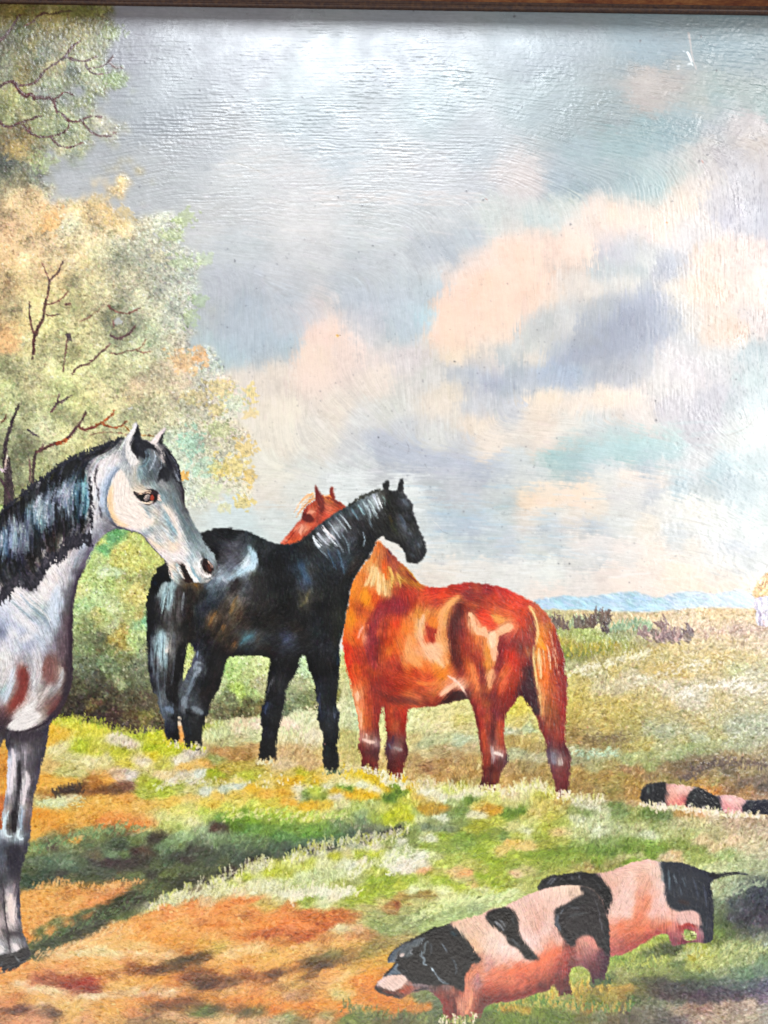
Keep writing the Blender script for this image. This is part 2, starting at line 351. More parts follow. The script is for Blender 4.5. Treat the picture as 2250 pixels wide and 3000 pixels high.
TREE = '''-200 60 7c7440;-200 300 7c8450;-200 600 b89c68;-200 900 b09c68;-200 1250 7c8458;-200 1450 606848;0 60 8c8040;40 40 968838;60 90 5f6a3c;90 110 5c6648;180 60 948a44;120 55 88803c;250 80 8a8648;270 45 6c6a3c;210 75 847c3c;300 60 7c7c50;330 40 6c6e48;50 170 8a8c60;20 120 6c6a50;100 150 747c5c;150 160 6f7c68;200 140 98966a;60 240 a89c58;130 230 7c8058;110 130 a09454;280 150 98a074;320 95 8c9464;340 90 7f8c58;350 110 8c9a70
280 230 9aa583;220 200 6f8070;240 180 a8ac88;170 190 98905c;20 200 7c8468;80 200 a0904c;20 300 8a8f50;50 330 a3a46a;90 300 8c905c;130 270 b0b8b8;160 240 90a080;240 220 8f9e6a;200 240 a0ac80;340 230 7e945c;350 210 7c9058;330 250 94a070;250 280 8a9c6b;270 300 84965c;60 310 8b9a66;20 340 9ca868;120 370 94a26c;180 370 8ea070;200 350 a4b080;20 400 8c7a4c;60 390 7c6c40;40 440 b79a55;80 420 a8904c;20 470 4f5a5c;50 480 606858;100 430 97956a;140 480 9ba373;170 450 b0b088;200 470 8fa07a;240 500 98a878;60 520 7f7a5a;100 510 6f7f78;20 560 8c8464;130 530 8c9480;20 510 5c6458;230 340 98a474;310 330 c0b898;300 360 b8b8a0
20 620 c8a878;50 600 cfae7a;90 570 c4a070;150 560 a0a090;100 640 d8b07c;280 560 dcae60;290 600 d0aa62;270 630 c8a868;340 650 d0a45c;350 630 dcaa60;380 640 b8a874;400 660 a8a074;60 700 dcb580;20 670 d8a878;150 700 d8b88c;150 620 dcae70;130 660 d0a868;200 660 b0b094;250 700 c5b68a;350 720 9fa383;360 700 c0a468;430 700 aab088;480 650 a8b59c;520 680 9fb088;540 660 a0b088;50 800 c8ac70;20 750 e0b47c;100 740 e0bc88;150 800 d6b27c;100 780 d0b480;200 750 c8b080;260 800 b8aa74;300 760 b8b484;360 800 98986c;340 760 7c8464;370 740 8c9070;450 800 969e80;420 760 a0a484;550 790 a4b48c;600 770 a4b494;520 740 a0ac84
590 900 a8b49c;560 860 a8b894;50 900 c0b07a;100 900 b8b070;20 850 d0ac74;200 900 a8a46c;160 860 bcac70;300 900 a0986c;250 850 a09c6c;400 870 8f9068;380 830 a09a70;450 900 8d8e68;500 860 8c9478;500 950 a8b48c;350 960 70784c;340 930 687048;380 970 7c7c54;20 980 d0985c;30 1010 dc9c60;60 960 b8a468;100 1000 b0ac74;150 950 a8a868;200 1000 b0b078;250 950 a4a068;300 1000 b0b078;400 1000 acbc78;440 980 a4b878;470 1020 b4bc84;500 1000 c8b480;530 1030 dca060;560 1050 dc9850;545 1070 d89450;500 1070 d4a468;580 1050 d8ac80;480 1090 c8aa68;600 1040 ccb498;560 1020 c8b494
60 1080 b4b880;20 1060 a8b478;150 1080 b8bc84;200 1050 a0a468;250 1100 b8be80;350 1100 b8bc78;300 1060 a4ac6c;400 1080 b4b870;450 1120 c0a868;520 1110 c0985c;400 1110 d0a878;560 1090 cc9c68;600 1100 bcbc90;620 1130 c8c098;650 1130 d0be98;640 1070 c8c4a8;50 1150 9caa70;100 1120 b8b480;150 1170 94a068;200 1140 8c9c5c;250 1180 b0b870;300 1150 c4bc80;350 1180 b8b470;400 1160 c8b070;450 1180 b8b46c;500 1150 c4ac68;560 1180 a4a468;600 1160 c8b47c;640 1200 c0b478;700 1150 dcc89c;680 1190 a8c0a8;720 1140 e0c498;30 1250 74805c;80 1220 98a474;130 1250 a0a884;180 1210 94a068;230 1260 acb07c;200 1300 a4a874;330 1250 b0b070;280 1210 a4ac68;420 1250 9c9c60;400 1200 788050;520 1250 a8a870;480 1220 bcb474;560 1210 8c9460;600 1230 a0a470;650 1300 c8b470;620 1270 b0ac68;560 1300 90aa90;530 1320 84b098;720 1320 d0b878;700 1270 ccb470;740 1240 dcc8a0
-50 1350 50583c;60 1350 606c4c;20 1380 788464;150 1350 8c9468;110 1310 68704c;200 1330 8c905c;230 1360 707c50;270 1310 a8a868;300 1280 a8a868;240 1340 6c7448;170 1380 606c48;120 1400 808c5c;140 1300 a8ac80;540 1380 94b8a4;560 1350 98b8a0;600 1380 b0bc94;570 1410 a8c0a8;640 1350 bcb87c;680 1380 c8bc7c;700 1350 ccb870;640 1430 c0c8a0;560 1450 b4ccc4;600 1420 b8c4a0;640 1470 c8d0c4;700 1430 ccc48c;720 1400 d0b870;730 1480 d4c488;700 1500 c8ccb4;20 1450 6c7850;60 1480 58603c;-50 1500 50583c;120 1370 8c985c;600 1500 bcd4d8;660 1530 bcd4dc;740 1540 c8cc98'''.replace('\n', ';')

BUSH = '''300 1560 8cac64;340 1560 60985c;300 1580 b5bc60;260 1620 90b078;310 1600 68a060;290 1640 a8b870;350 1620 c0bc60;350 1650 b8b45c;400 1610 b8b458;420 1590 acb060;400 1650 bcb85c;440 1620 b0b45c;300 1680 bcc898;280 1660 a4b46c;340 1680 b8c894;320 1710 9cac60;260 1700 a4b468;370 1700 8c9050;350 1720 b0b468;400 1730 c8b868;380 1750 c0b460;430 1700 8c8c50;240 1780 9cb878;230 1740 b8bc78;280 1760 b0c484;320 1780 b4bc80;370 1790 a0a45c;400 1800 a89c58;300 1810 a4b068;250 1830 808c58;270 1810 a8a460;320 1830 a8ac78;340 1850 a89444;350 1890 94803c;330 1880 a08c40;400 1830 90b078;420 1810 70a070;400 1850 a4b474;250 1900 707c50;280 1880 5c6040;330 1900 707848;300 1910 606440;380 1880 a8b46c;400 1880 8c9c60;430 1900 78805c;250 1960 60684c;270 1990 484838;330 1960 64704c;300 1940 6c7c54;360 1930 74784c;400 1960 6c7458;420 1990 606448;360 2010 8c9468;380 1990 585c3c;230 2020 42402c;300 2020 403c2c;340 2040 3c3424;380 2040 484430;430 2050 4c4430;270 2050 302a1c;280 2070 503c20;220 2080 2c241c;300 2090 302820;340 2100 38241c;400 2110 4c3820;380 2130 3c3020;430 2100 645c28;470 2120 483c24;200 2110 2c2418;450 2150 5c5440
600 1900 c4cc88;720 1925 b8cc80;700 1950 acc474;760 1950 bcc480;740 1975 a8b46c;680 1960 90ac5c;640 2000 a0ac78;760 2010 a4a070;700 2035 a4bc54;740 2030 94a860;680 2050 686c48;730 2060 545430;650 2090 605c3c;700 2090 4c4828;760 2090 6c6038;620 2120 8c8458;780 2110 88905c;860 2050 7c845c;840 2080 606848;880 1960 a8bc90;880 2000 9ca070;900 2050 6c7448;920 2080 7c7c50;870 2100 a4ac80;540 1900 a8b460;550 1960 b4b874;540 2030 605c34;530 2100 d8c0a8;1005 1960 b8bc84;1005 2000 8c8c58;1010 2040 74703c;1020 2080 988c50;1000 2100 a4a878;1000 1930 c8cc98;450 1540 b0b060;200 1540 808c50;-200 1700 6c7448;-200 2000 48442c;1100 2000 90905c'''.replace('\n', ';')

GROUND = '''620 2150 c0c490;700 2130 d0bc98;780 2120 d8c6ae;850 2125 e0c8b0;880 2110 c4c89c;660 2180 a8a470;650 2200 b08450;700 2220 9c7440;750 2200 b08c58;850 2200 b89868;850 2160 c8c090;900 2150 d8ccac;900 2240 b89868;840 2250 c8b088;1020 2120 b8bc90;1010 2160 b0a868;1020 2220 b0a060;1040 2250 c0b078;940 2120 c8c49c;520 2140 c89058;535 2160 c88840;600 2130 90984c;640 2150 b4bc88;760 2160 b4b888;560 2210 b8ac98;620 2230 8c9050;700 2245 a8943c
160 2150 d8ac3c;140 2170 d8a840;220 2110 b8b840;250 2130 c0b838;300 2140 c8c040;350 2165 d8ccb0;380 2180 dccbb4;400 2160 98a028;450 2170 b8b830;450 2150 a8b028;500 2190 a8b028;470 2200 b0b42c;170 2190 d4c890;200 2220 c8c080;230 2190 a4b030;270 2200 b8b440;300 2230 ccc080;260 2230 d8cc98;350 2210 b0b034;380 2240 c8b848;440 2190 98a824;440 2220 c8b42c;520 2230 d8ccb0;480 2240 b4ac48;150 2250 c8a868;180 2260 b8b068;210 2270 c0b878;420 2230 dcccae;540 2250 d8ac58;600 2240 c89848;660 2260 a89038
120 2290 dca040;150 2300 d8a040;200 2290 dcaa48;230 2310 5c4024;210 2318 302820;190 2325 5c4428;250 2315 8c5c30;300 2315 6c4424;280 2300 a86c30;340 2310 5c3c24;370 2300 6c4434;320 2290 dc9c40;350 2280 c8a888;380 2275 d0c4b8;420 2290 a0a038;450 2300 94a42c;480 2300 90a030;480 2325 98a838;430 2320 a0a844;500 2290 d0c0a8;140 2350 c0c490;180 2350 c4c898;210 2345 c8b890;150 2330 a87838;230 2360 c89c48;300 2350 e0ac50;270 2380 dca048;380 2340 d89848;350 2360 e0a850;420 2350 d8a858;500 2350 dcb450;560 2340 d8b868;130 2390 d88c30;150 2420 c88434;200 2440 b87834;180 2400 dc9838;250 2420 dca04c;220 2460 d89840;280 2400 c88838;300 2410 d07c3c;350 2400 d88c48;430 2430 d07c3c;450 2410 d88848;400 2425 cc7438;350 2430 c88c50;320 2420 b87840;10 2250 c88838;10 2300 dc9c40;10 2350 b86830;5 2390 a85828;100 2440 dca048
-200 2200 c08030;-200 2400 b87030;-200 2550 4c5c40;-200 2700 c87c40;-200 2900 d88c48;-200 3100 8c5c38
110 2490 6c7c48;130 2500 60744c;110 2530 58705c;200 2450 6c6c44;160 2460 6c6c44;200 2480 70845c;210 2450 584838;230 2440 78845c;270 2430 7c8c60;300 2450 64784c;250 2470 485c40;340 2430 4c4034;330 2445 5c6444;370 2440 605c3c;400 2470 5c7048;350 2470 405444;360 2480 2c3c30;430 2450 70885c;470 2450 3c3424;450 2460 302820;500 2470 648c68;540 2450 80a880;480 2490 5c8468;530 2480 688860;440 2430 b8bc78;470 2400 c8c484;480 2420 a8ac60;520 2420 98a860;560 2400 d8cc98;600 2390 a0b464;540 2400 d0c88c
90 2550 404c34;150 2530 3c5c50;130 2560 24403c;100 2580 204038;170 2520 54705c;160 2480 4c4034;200 2540 5c8470;220 2550 345c54;250 2530 485c44;280 2530 3a2c2c;250 2560 303c34;290 2520 685c40;320 2530 40242c;350 2530 3c2024;310 2560 40443c;380 2530 341c20;430 2500 4c3428;400 2510 3c2824;420 2530 34241c;370 2510 5c7850;330 2510 5c8068;450 2540 4c5434;500 2530 384838;520 2510 38302c;150 2580 34382c;200 2580 5c5430;180 2570 3c2c28;240 2580 4c4c2c;300 2590 5c5430;280 2570 484c30;350 2580 5c5c34;400 2570 68703c;400 2590 5c6030;450 2560 302018;455 2570 2c1c18;480 2570 707c3c;500 2560 5c6030;530 2540 58603c
600 2430 8cac88;640 2400 5c9050;620 2450 7ca080;660 2400 508c40;700 2400 4c8038;700 2420 3c6c30;720 2390 588c3c;750 2400 609838;750 2430 408048;780 2400 789844;800 2430 4c8040;830 2400 6c9840;850 2430 508444;840 2450 408458;880 2430 60904c;900 2440 489048;880 2460 3c7850;930 2430 589048;930 2450 3c8040;960 2440 4c8050;990 2420 60845c;990 2450 3c7454;620 2430 4c3428;640 2420 3c2c20;600 2460 60745c;560 2470 4c5c48;640 2470 5c7c5c;700 2460 5c8460;720 2480 4c6c54;660 2490 44584c;780 2470 4c704c;750 2500 344c40;820 2480 385c4c;860 2480 406450;900 2470 487460;940 2470 3c6858;980 2470 406454;1020 2440 4c6454;1050 2430 687c5c;1040 2460 38504c;1080 2440 585c50;1080 2460 382c2c;1120 2450 50584c;1150 2440 241c1c;1180 2430 303028;1100 2430 748060
560 2490 382c24;600 2500 38382c;540 2520 341c1c;620 2520 344038;680 2500 485c50;650 2530 4c5034;700 2520 344440;750 2520 3c2420;770 2520 302420;800 2510 304038;850 2490 304844;900 2490 38342c;930 2485 381c18;960 2480 342820;1000 2480 444838;580 2540 444830;620 2560 484c2c;680 2555 301c18;650 2570 303020;550 2580 302c1c;600 2590 302820;520 2590 2c2418;560 2610 4c4034
110 2620 e09c50;150 2600 dc9c4c;200 2610 c88440;200 2630 b87c44;250 2600 805c2c;230 2620 d08848;300 2600 dc8c4c;300 2620 b87848;320 2600 e89c60;340 2590 d88450;380 2590 e08850;360 2610 e08850;400 2590 dc8450;120 2660 e09c54;100 2700 dc9850;150 2640 e0a058;200 2680 e09850;250 2660 dc8c50;300 2640 dc8c50;330 2630 cc7c48;270 2690 c07840;200 2710 dc9450;150 2730 dc9450;80 2740 e08c44;100 2760 d88c48;230 2650 e0a45c;130 2700 e4a060
350 2640 302c1c;380 2620 40382c;420 2610 605c30;450 2600 6c7038;330 2660 383820;360 2660 2c1c14;400 2640 302418;430 2630 40402c;400 2600 545430;330 2690 40482c;300 2690 2c2c20;370 2680 58683c;280 2700 383428;350 2690 5c7040;260 2680 48583c;250 2720 3c402c;220 2700 344028;220 2740 342c20;180 2730 2f4c34;200 2750 3c402c;170 2710 4c6040;150 2760 344434;120 2770 3c4c34;100 2770 4c5c3c;130 2730 4c5c34;100 2790 3c3c2c;110 2800 605c40;460 2590 50502c;480 2580 302818;500 2600 48482c;450 2630 4c502c;470 2600 707840;440 2655 c4bca0;420 2665 9c9c70;470 2640 8c8c50;490 2630 b8b888
500 2640 c0b890;530 2620 c0bc94;560 2610 c4bc8c;540 2600 5c5c34;600 2600 d0cc98;620 2580 b8b870;650 2600 c8c88c;640 2580 d4d0a0;700 2580 d4cc94;700 2560 98a03c;680 2590 b8bc68;750 2550 d8d49c;730 2570 a4b040;770 2535 d8d4a8;750 2590 d4d0a0;800 2550 b4bc40;820 2530 b8b450;850 2530 c4c870;850 2560 a4ac48;880 2510 d8d0a0;900 2530 b8c058;950 2500 d8d4a8;950 2530 d0d098;1000 2490 d8cca8;980 2510 b0b038;1010 2500 c8bc80;1040 2480 d0cca4;1050 2510 98a838;1100 2480 dcd4ac;1100 2510 a8b038;1140 2470 8c9c58;1180 2470 d0ccb0;1200 2450 687c40;800 2600 c8c8a0;850 2590 b0bc80;900 2570 bcc894;900 2600 a8b478;940 2560 b0bc88;1000 2560 c4cc9c;1020 2540 dcdcc0;1040 2560 b8bc78;1000 2590 98a054;1050 2580 a0a868;1080 2540 b0b458;1100 2580 80a038;850 2620 dcd8bc;880 2620 dccfae;820 2640 b8b078;900 2640 88a040;950 2620 ccd4b4;980 2630 e4d8b8;1020 2620 dcd8b8;950 2650 c8c898;1050 2620 98b030;1030 2640 8ca03c;1100 2620 88a030;1080 2640 90a438;1140 2610 88a034;750 2620 d0c898;760 2650 b8ac60;900 2655 98a054;1000 2650 a8a85c;700 2620 d0b890;650 2620 b8b080
500 2680 e08c50;480 2660 e09458;560 2650 dc8444;540 2690 e49850;450 2680 dc9450;400 2700 e09850;400 2740 e49c50;430 2720 dc8c44;350 2720 e4a45c;600 2640 d8b488;580 2680 e08c4c;650 2660 d88040;650 2700 d88440;700 2640 d88040;750 2640 dc7c40;750 2670 d07c40;720 2680 a05c2c;700 2670 dc9450;780 2660 c4a050;800 2650 bc9c54;850 2660 c87840;900 2680 b8602c;820 2690 e08848;850 2700 dc7c40;930 2700 ac5820;960 2690 bc642c;1000 2680 b05c28;1040 2690 b06834;970 2710 a85020;780 2710 e08840;700 2710 dc8c44;640 2720 c8702c;580 2710 b86c34;560 2720 e09c54;500 2720 e0a058;480 2750 e49444;900 2720 d87c40;850 2730 c8703c;800 2730 b8602c;780 2730 a85024;900 2740 a85020;870 2750 9c4c20;940 2730 b45c28;1000 2720 c8b890;980 2730 c89c68;960 2750 b87840;1060 2730 c09068;1040 2750 c08050;750 2750 b86830;700 2740 c87c3c;820 2760 c07838
1080 2660 a8a060;1120 2640 c0b468;1150 2660 a87840;1170 2655 8c4c24;1200 2650 a89850;1120 2680 90945c;1150 2690 98a060;1100 2700 788c54;1080 2700 a8a468;1130 2720 748858;1160 2730 889860;1200 2700 809060;1090 2740 a06838;1070 2750 b48050;1120 2760 8c7440;1050 2770 c89c50;1100 2780 786c34;1130 2790 a88844;1030 2790 9c7038;1000 2770 dca058;1170 2750 9c8850;1080 2800 907c3c;1120 2820 b88838;1150 2810 c09030
300 2760 e8ac68;250 2770 e4b478;200 2790 e8b078;180 2800 ecbc88;150 2820 e4a060;100 2830 e09c58;130 2850 d88850;250 2800 f0c898;300 2790 ecc898;350 2780 e0ac68;350 2800 ecc090;250 2820 dc9c5c;200 2830 d88c50;300 2820 e0a860;380 2810 c48048;420 2800 e4b080;450 2790 e0a868;400 2780 e0b070;500 2800 dcac78;450 2815 d8a068;550 2790 c07838;520 2770 d08c40;600 2770 c08838;560 2750 dc9448;620 2750 e09c58;640 2780 c4a050;350 2830 e0a058;280 2840 d89850;320 2840 dc9c5c;200 2850 dcA068;120 2870 8c4830;140 2855 904c34;160 2880 8c4c30;100 2890 c87850;20 2870 dc9450;50 2860 e09c58
400 2830 7c4420;380 2850 8c5024;430 2845 6c3818;460 2840 402010;480 2845 3c2010;500 2830 5c4420;520 2825 302410;540 2830 58381c;560 2815 2c2410;590 2810 4c3418;600 2820 5c3c1c;570 2830 a06830;430 2820 c88c48;350 2860 8c4c20;330 2870 a06028;300 2850 b87838;220 2870 843820;240 2860 b06838;260 2880 902c1c;230 2890 782018;200 2890 802818;260 2905 742c1c;280 2900 782c20;250 2910 6c2818;190 2870 984024;300 2880 b86830
330 2880 e0a460;360 2860 e8b070;400 2870 dc9848;450 2880 e0a050;380 2890 dca048;430 2900 c88040;480 2860 d88c38;500 2880 c87c3c;520 2860 a86030;500 2850 c48038;550 2850 885024;580 2860 6c3c20;550 2870 743c24;600 2860 7c4828;580 2885 3c2014;610 2890 3c2418;630 2870 6c3c20;560 2890 d09858;640 2850 b87838;620 2830 d89850;680 2810 e8b880;650 2820 dca058;700 2800 dca868;740 2790 e4b478;760 2775 e8b880;700 2830 dc9448;670 2850 e4a050;730 2820 c88840;780 2810 dca04c;750 2840 e0a458;800 2800 b88c48;820 2810 e0ac60;850 2800 d89850;800 2830 dc9c50;730 2850 98502c;740 2860 804420;700 2860 9c6030;650 2880 7c4424;680 2880 5c3820;660 2890 784830;790 2860 5c3018;810 2855 502c18;770 2870 a86838;850 2850 b87c3c;880 2850 c88c44;900 2830 5c4020;920 2840 4c2c14;950 2830 40281c;930 2820 50401c;970 2820 684c28;900 2860 704820;870 2840 c07838;1000 2840 c88c44;980 2800 6c6438;950 2790 9c7440;1020 2810 806034;900 2790 e0a868;870 2790 d8a058;920 2780 e0ac70;1000 2870 dcac68;1020 2850 e0ac68;960 2860 d89450;930 2880 c89058;1000 2900 dca050;950 2910 d49048;1040 2880 d88030;1080 2870 d07c2c;1060 2900 c8702c;1100 2850 d48c30;1080 2830 c88c3c;1040 2840 b88c44;1120 2850 cc8430;900 2900 a06c3c;870 2890 b88c48;850 2880 c89858;830 2870 e8b070
50 2900 e4a868;60 2890 e8c098;100 2900 ecc49c;130 2895 e8c098;20 2910 dc9c60;50 2925 b8703c;80 2930 c88c50;30 2950 dc8c58;120 2920 e8ac64;150 2910 ecc498;170 2905 f0cca0;100 2940 dca058;180 2920 e8b47c;200 2930 e4ac6c;250 2920 ecccac;290 2920 e8c8a4;230 2940 dcac68;300 2940 cc9048;310 2900 d8a058;350 2890 dca860;350 2915 c89c70;400 2900 e4c498;380 2895 c08c50;420 2915 c09070;450 2905 d0a478;470 2920 c48c64;500 2910 e4c098;540 2915 c07840;350 2940 dc9850;400 2940 d88c48;450 2935 b86c30;500 2935 a05828;550 2930 744020;600 2920 c07c38;520 2950 6c4424;580 2945 6c4828;330 2960 e0a050;400 2970 c88050;430 2960 9c7040;470 2950 5c3418;450 2970 7c5438;350 2990 c08c50;300 2980 d89c58;200 2970 e0ac60;180 2950 e4b470;250 2990 d89868;120 2950 e0b890;130 2970 a88068;150 2975 503428;140 2960 785034;60 2960 603830;30 2965 644030;90 2975 b87c58;20 2985 a86c48;50 2995 dc9468;100 2995 d08c68;200 2995 d8a060;400 2995 906c48;500 2975 c89870;550 2990 b8845c;500 2995 8c6c40;580 2970 5c6c34;600 2960 506028;620 2975 3c4820;650 2960 503c20;560 2960 8c6434;640 2940 c07834;700 2930 cc7838;750 2910 c87c40;720 2900 e09c5c;680 2910 c49058;680 2945 b87030;740 2940 d88430;700 2960 784c24;720 2970 403818;750 2965 706030;650 2985 dcac78;680 2990 e4b884;720 2990 d8a070;620 2995 e8b078;600 2990 c08c60;800 2905 d49450;850 2920 b88868;880 2930 a07048;830 2890 8c5c34;800 2930 dc8c40;800 2960 c86c24;850 2950 d88430;900 2950 d87c2c;950 2940 d08430;1000 2920 c8a868;980 2910 b8b078;1000 2950 dc8430;1050 2930 c87830;1040 2950 c89c60;1100 2940 c87428;1080 2960 b87c30;1130 2930 c87028;900 2970 b47028;850 2980 889060;950 2980 988850;1000 2975 b86c28;1020 2985 607438;1050 2980 4c6430;1080 2990 687440;1110 2985 504c20;800 2990 a8906c;880 2995 786840;940 2990 c8905c;760 2990 c89874
1160 2960 d07824;1200 2960 c4782c;1250 2955 c07c34;1230 2930 687048;1250 2920 68744c;1200 2940 c07c30;1280 2950 586448;1270 2970 586c50;1150 2980 98743c;1200 2985 5c5c34;1180 2995 4c4c2c;1250 2990 6c7444;1290 2990 4c5838
980 2290 d4c484;950 2280 d0c490;900 2290 c8b848;850 2270 c0ac58;880 2270 a8a428;830 2300 d0a838;780 2300 d0bc68;720 2280 a8ac34;700 2290 c8b868;650 2290 a89030;620 2270 94a024;640 2280 88a028;600 2300 b0a858;560 2290 b8b088;540 2270 c8bca0;580 2270 c8c8b8;520 2300 a0a848;480 2270 d8c090;560 2320 c0b870;600 2320 c8ccb8;660 2310 c4ccb8;700 2300 ccd0bc;640 2330 d8b458;700 2330 d4b450;740 2310 d4a830;780 2330 dca840;830 2320 d0a034;850 2290 d0a020;880 2280 d4a824;920 2290 c8a020;950 2280 d0a430;870 2310 e0d4b4;880 2330 dcc8a0;920 2320 b0c050;960 2310 ccc898;940 2330 788838;890 2330 50783c;980 2320 c8a028;1000 2310 5c8434;980 2340 dcd0b0;1010 2300 e0d4a8;1040 2290 e0d080;1060 2270 d4b828;1080 2280 c8a820;1100 2290 c0a41c;1110 2300 d4b018;1050 2320 d0a420;1080 2330 d8a81c;1020 2330 d4a020;1100 2310 e4d8b0;1060 2300 dcdcb8;1130 2285 d8d0b0;1020 2315 4c7c30;1160 2300 50802c;1150 2310 d0a820;1170 2320 4c7830;1200 2300 d0a81c;1150 2330 387030;1230 2330 c8a850;1200 2340 b8b848;1180 2290 d8d4b0;600 2350 d8c058;560 2370 c8c070;620 2360 dcb848;700 2350 d0bc58;660 2370 c8c858;740 2360 b4bc50;800 2350 c8b848;780 2370 c0bc48;850 2350 dca840;900 2360 d8a830;850 2370 c8c050;950 2360 d4b440;600 2380 a8b850;680 2390 98ac40;540 2380 d4cc70;750 2380 a0b040;900 2390 b4bc50;830 2390 98ac40
1000 2360 c8c088;960 2380 c8c070;1040 2370 a0b468;1000 2390 94a858;1050 2390 7c9c70;1090 2360 a4b068;1020 2410 8ca068;1000 2430 608060;1060 2410 5c7c60;1100 2400 849c48;1130 2370 b8bc60;1150 2390 a4b020;1180 2380 b4b828;1200 2400 b0b028;1150 2410 98a830;1220 2380 98ac58;1250 2370 b08828;1300 2370 b4882c;1280 2380 a08030;1240 2400 b8c088;1280 2410 7c8c5c;1320 2390 688050;1350 2380 5c8448;1300 2400 ccd0b4;1250 2430 70846c;1300 2430 687c5c;1350 2410 70884c;1200 2420 90a458;1220 2440 688048;1250 2450 b8bc80;1260 2460 dcdcb8;1200 2470 708848;1180 2450 606c50;1130 2430 7c8c68;1370 2350 608444;1330 2350 98a870;1380 2350 487438;1420 2370 b88830;1400 2390 d0c8a0;1450 2380 c89430;1400 2360 c8b458;1500 2380 4c7c38;1480 2390 508038;1530 2375 487c38;1540 2390 b8b058;1500 2360 c0b870;1600 2360 ccb860;1560 2380 c8b468;1620 2390 b8b048;1650 2370 c4b868;1350 2330 dcd4b0;1300 2330 d8d0b0;1250 2320 d8d4b8;1320 2310 c0c868;1360 2300 a8a840;1400 2320 d8d0a8;1450 2340 c8c470;1500 2330 d0bc90;1550 2320 d8d494;1580 2300 e0d8b0;1600 2330 b8b448;1540 2310 dcd8a0;1650 2350 c4a858;1700 2350 d8d4b8;1740 2360 dcd4b8;1680 2370 7c9050;1720 2380 588048;1800 2360 508048;1780 2370 c8c8a0;1760 2400 c0c898;1700 2400 c8c8a4;1650 2410 98a848;1600 2420 a8ac40;1550 2410 c0c070;1500 2420 c8c07c;1450 2410 b8bc50;1400 2420 98982c;1380 2430 90902c;1450 2440 788c40;1480 2450 608448;1420 2460 6c8c38;1350 2460 608838;1300 2460 7c9838;1520 2450 a8b050;1540 2440 d4d4a8;1580 2450 90a040;1640 2440 d0b078;1600 2470 98983c;1500 2470 d0ac58;1540 2480 d8b870;1470 2490 d4b868;1440 2480 98b048;1640 2460 a8a848;1700 2440 b8bc80;1760 2440 c8ccac;1720 2460 98a86c;1780 2470 688c50;1840 2440 a8b080;1860 2400 8c9c54;1820 2380 487040;1900 2385 487440;1950 2390 3c6438;1860 2370 98a058;1880 2420 c8c088;1920 2420 7c9054;1960 2430 b4b478;1900 2450 c8ccb0;1850 2470 4c7c34
1350 2480 6c9048;1300 2490 789444;1400 2500 80a03c;1250 2490 88a048;1200 2500 98a878;1230 2510 d8d8c0;1180 2530 e0d8c0;1150 2540 d4d4b4;1200 2550 dcd0b8;1240 2540 d8d0b4;1160 2520 b0bc98;1100 2530 90a050;1120 2560 a4b050;1060 2530 dccfa8;1280 2520 b8bc80;1330 2520 98a84c;1300 2540 a4b050;1360 2540 b0ac58;1250 2560 e0a878;1260 2570 98a040;1350 2560 e4a868;1330 2555 d8b878;1400 2550 a0a448;1450 2530 78982c;1400 2570 789828;1450 2560 80982c;1500 2540 7c943c;1540 2550 bcb070;1510 2560 d8b48c;1480 2570 90a038;1500 2510 889c38;1550 2510 688c30;1600 2500 5c8430;1560 2530 8ca03c;1640 2490 588030;1700 2480 5c8438;1650 2520 709038;1600 2540 78903c;1620 2560 98984c;1700 2520 6c8834;1740 2480 487c38;1780 2500 3c7030;1850 2490 407028;1700 2540 a09450;1730 2535 987848;1800 2530 8c8044;1760 2520 689034;1850 2520 609034;1900 2500 50842c;1950 2490 508030;1900 2475 609840;1830 2510 c8b880;1870 2505 d8bc8c;1980 2500 e0b080;1960 2510 d0b090;2030 2500 7c9048;2000 2480 688840;2060 2460 d8b890;2050 2490 688038;2100 2480 d0b488;2080 2520 809850;2120 2510 88a468;2150 2460 d4b48c;2200 2480 c8b890;2240 2500 b0a888;2180 2530 a8b488;2230 2540 98a480;2100 2540 b8bc90;2150 2550 a8b488;2130 2580 8c9c78
1100 2600 80982c;1150 2590 6c8c24;1200 2590 84a030;1250 2600 c8cc88;1220 2610 d8dca8;1180 2600 a4ac38;1300 2590 88a030;1350 2580 c4a870;1370 2590 c8a060;1400 2590 98a038;1450 2590 80982c;1300 2610 d8d898;1340 2600 a0b038;1400 2610 c4c888;1380 2620 a8b868;1450 2610 a0b048;1500 2590 88943c;1540 2590 98a050;1180 2630 b09048;1200 2635 8c7838;1250 2630 907838;1150 2620 88a438;1230 2650 b8b470;1300 2640 d0d090;1350 2640 c8d090;1270 2670 b8c078;1330 2670 90a870;1400 2640 a8b880;1450 2630 b0c088;1500 2620 b0b880;1530 2600 a8a860;1380 2660 90a478;1300 2690 98b07c;1240 2690 7c9060;1200 2670 a0a060;1150 2670 a88850;1260 2710 88a068
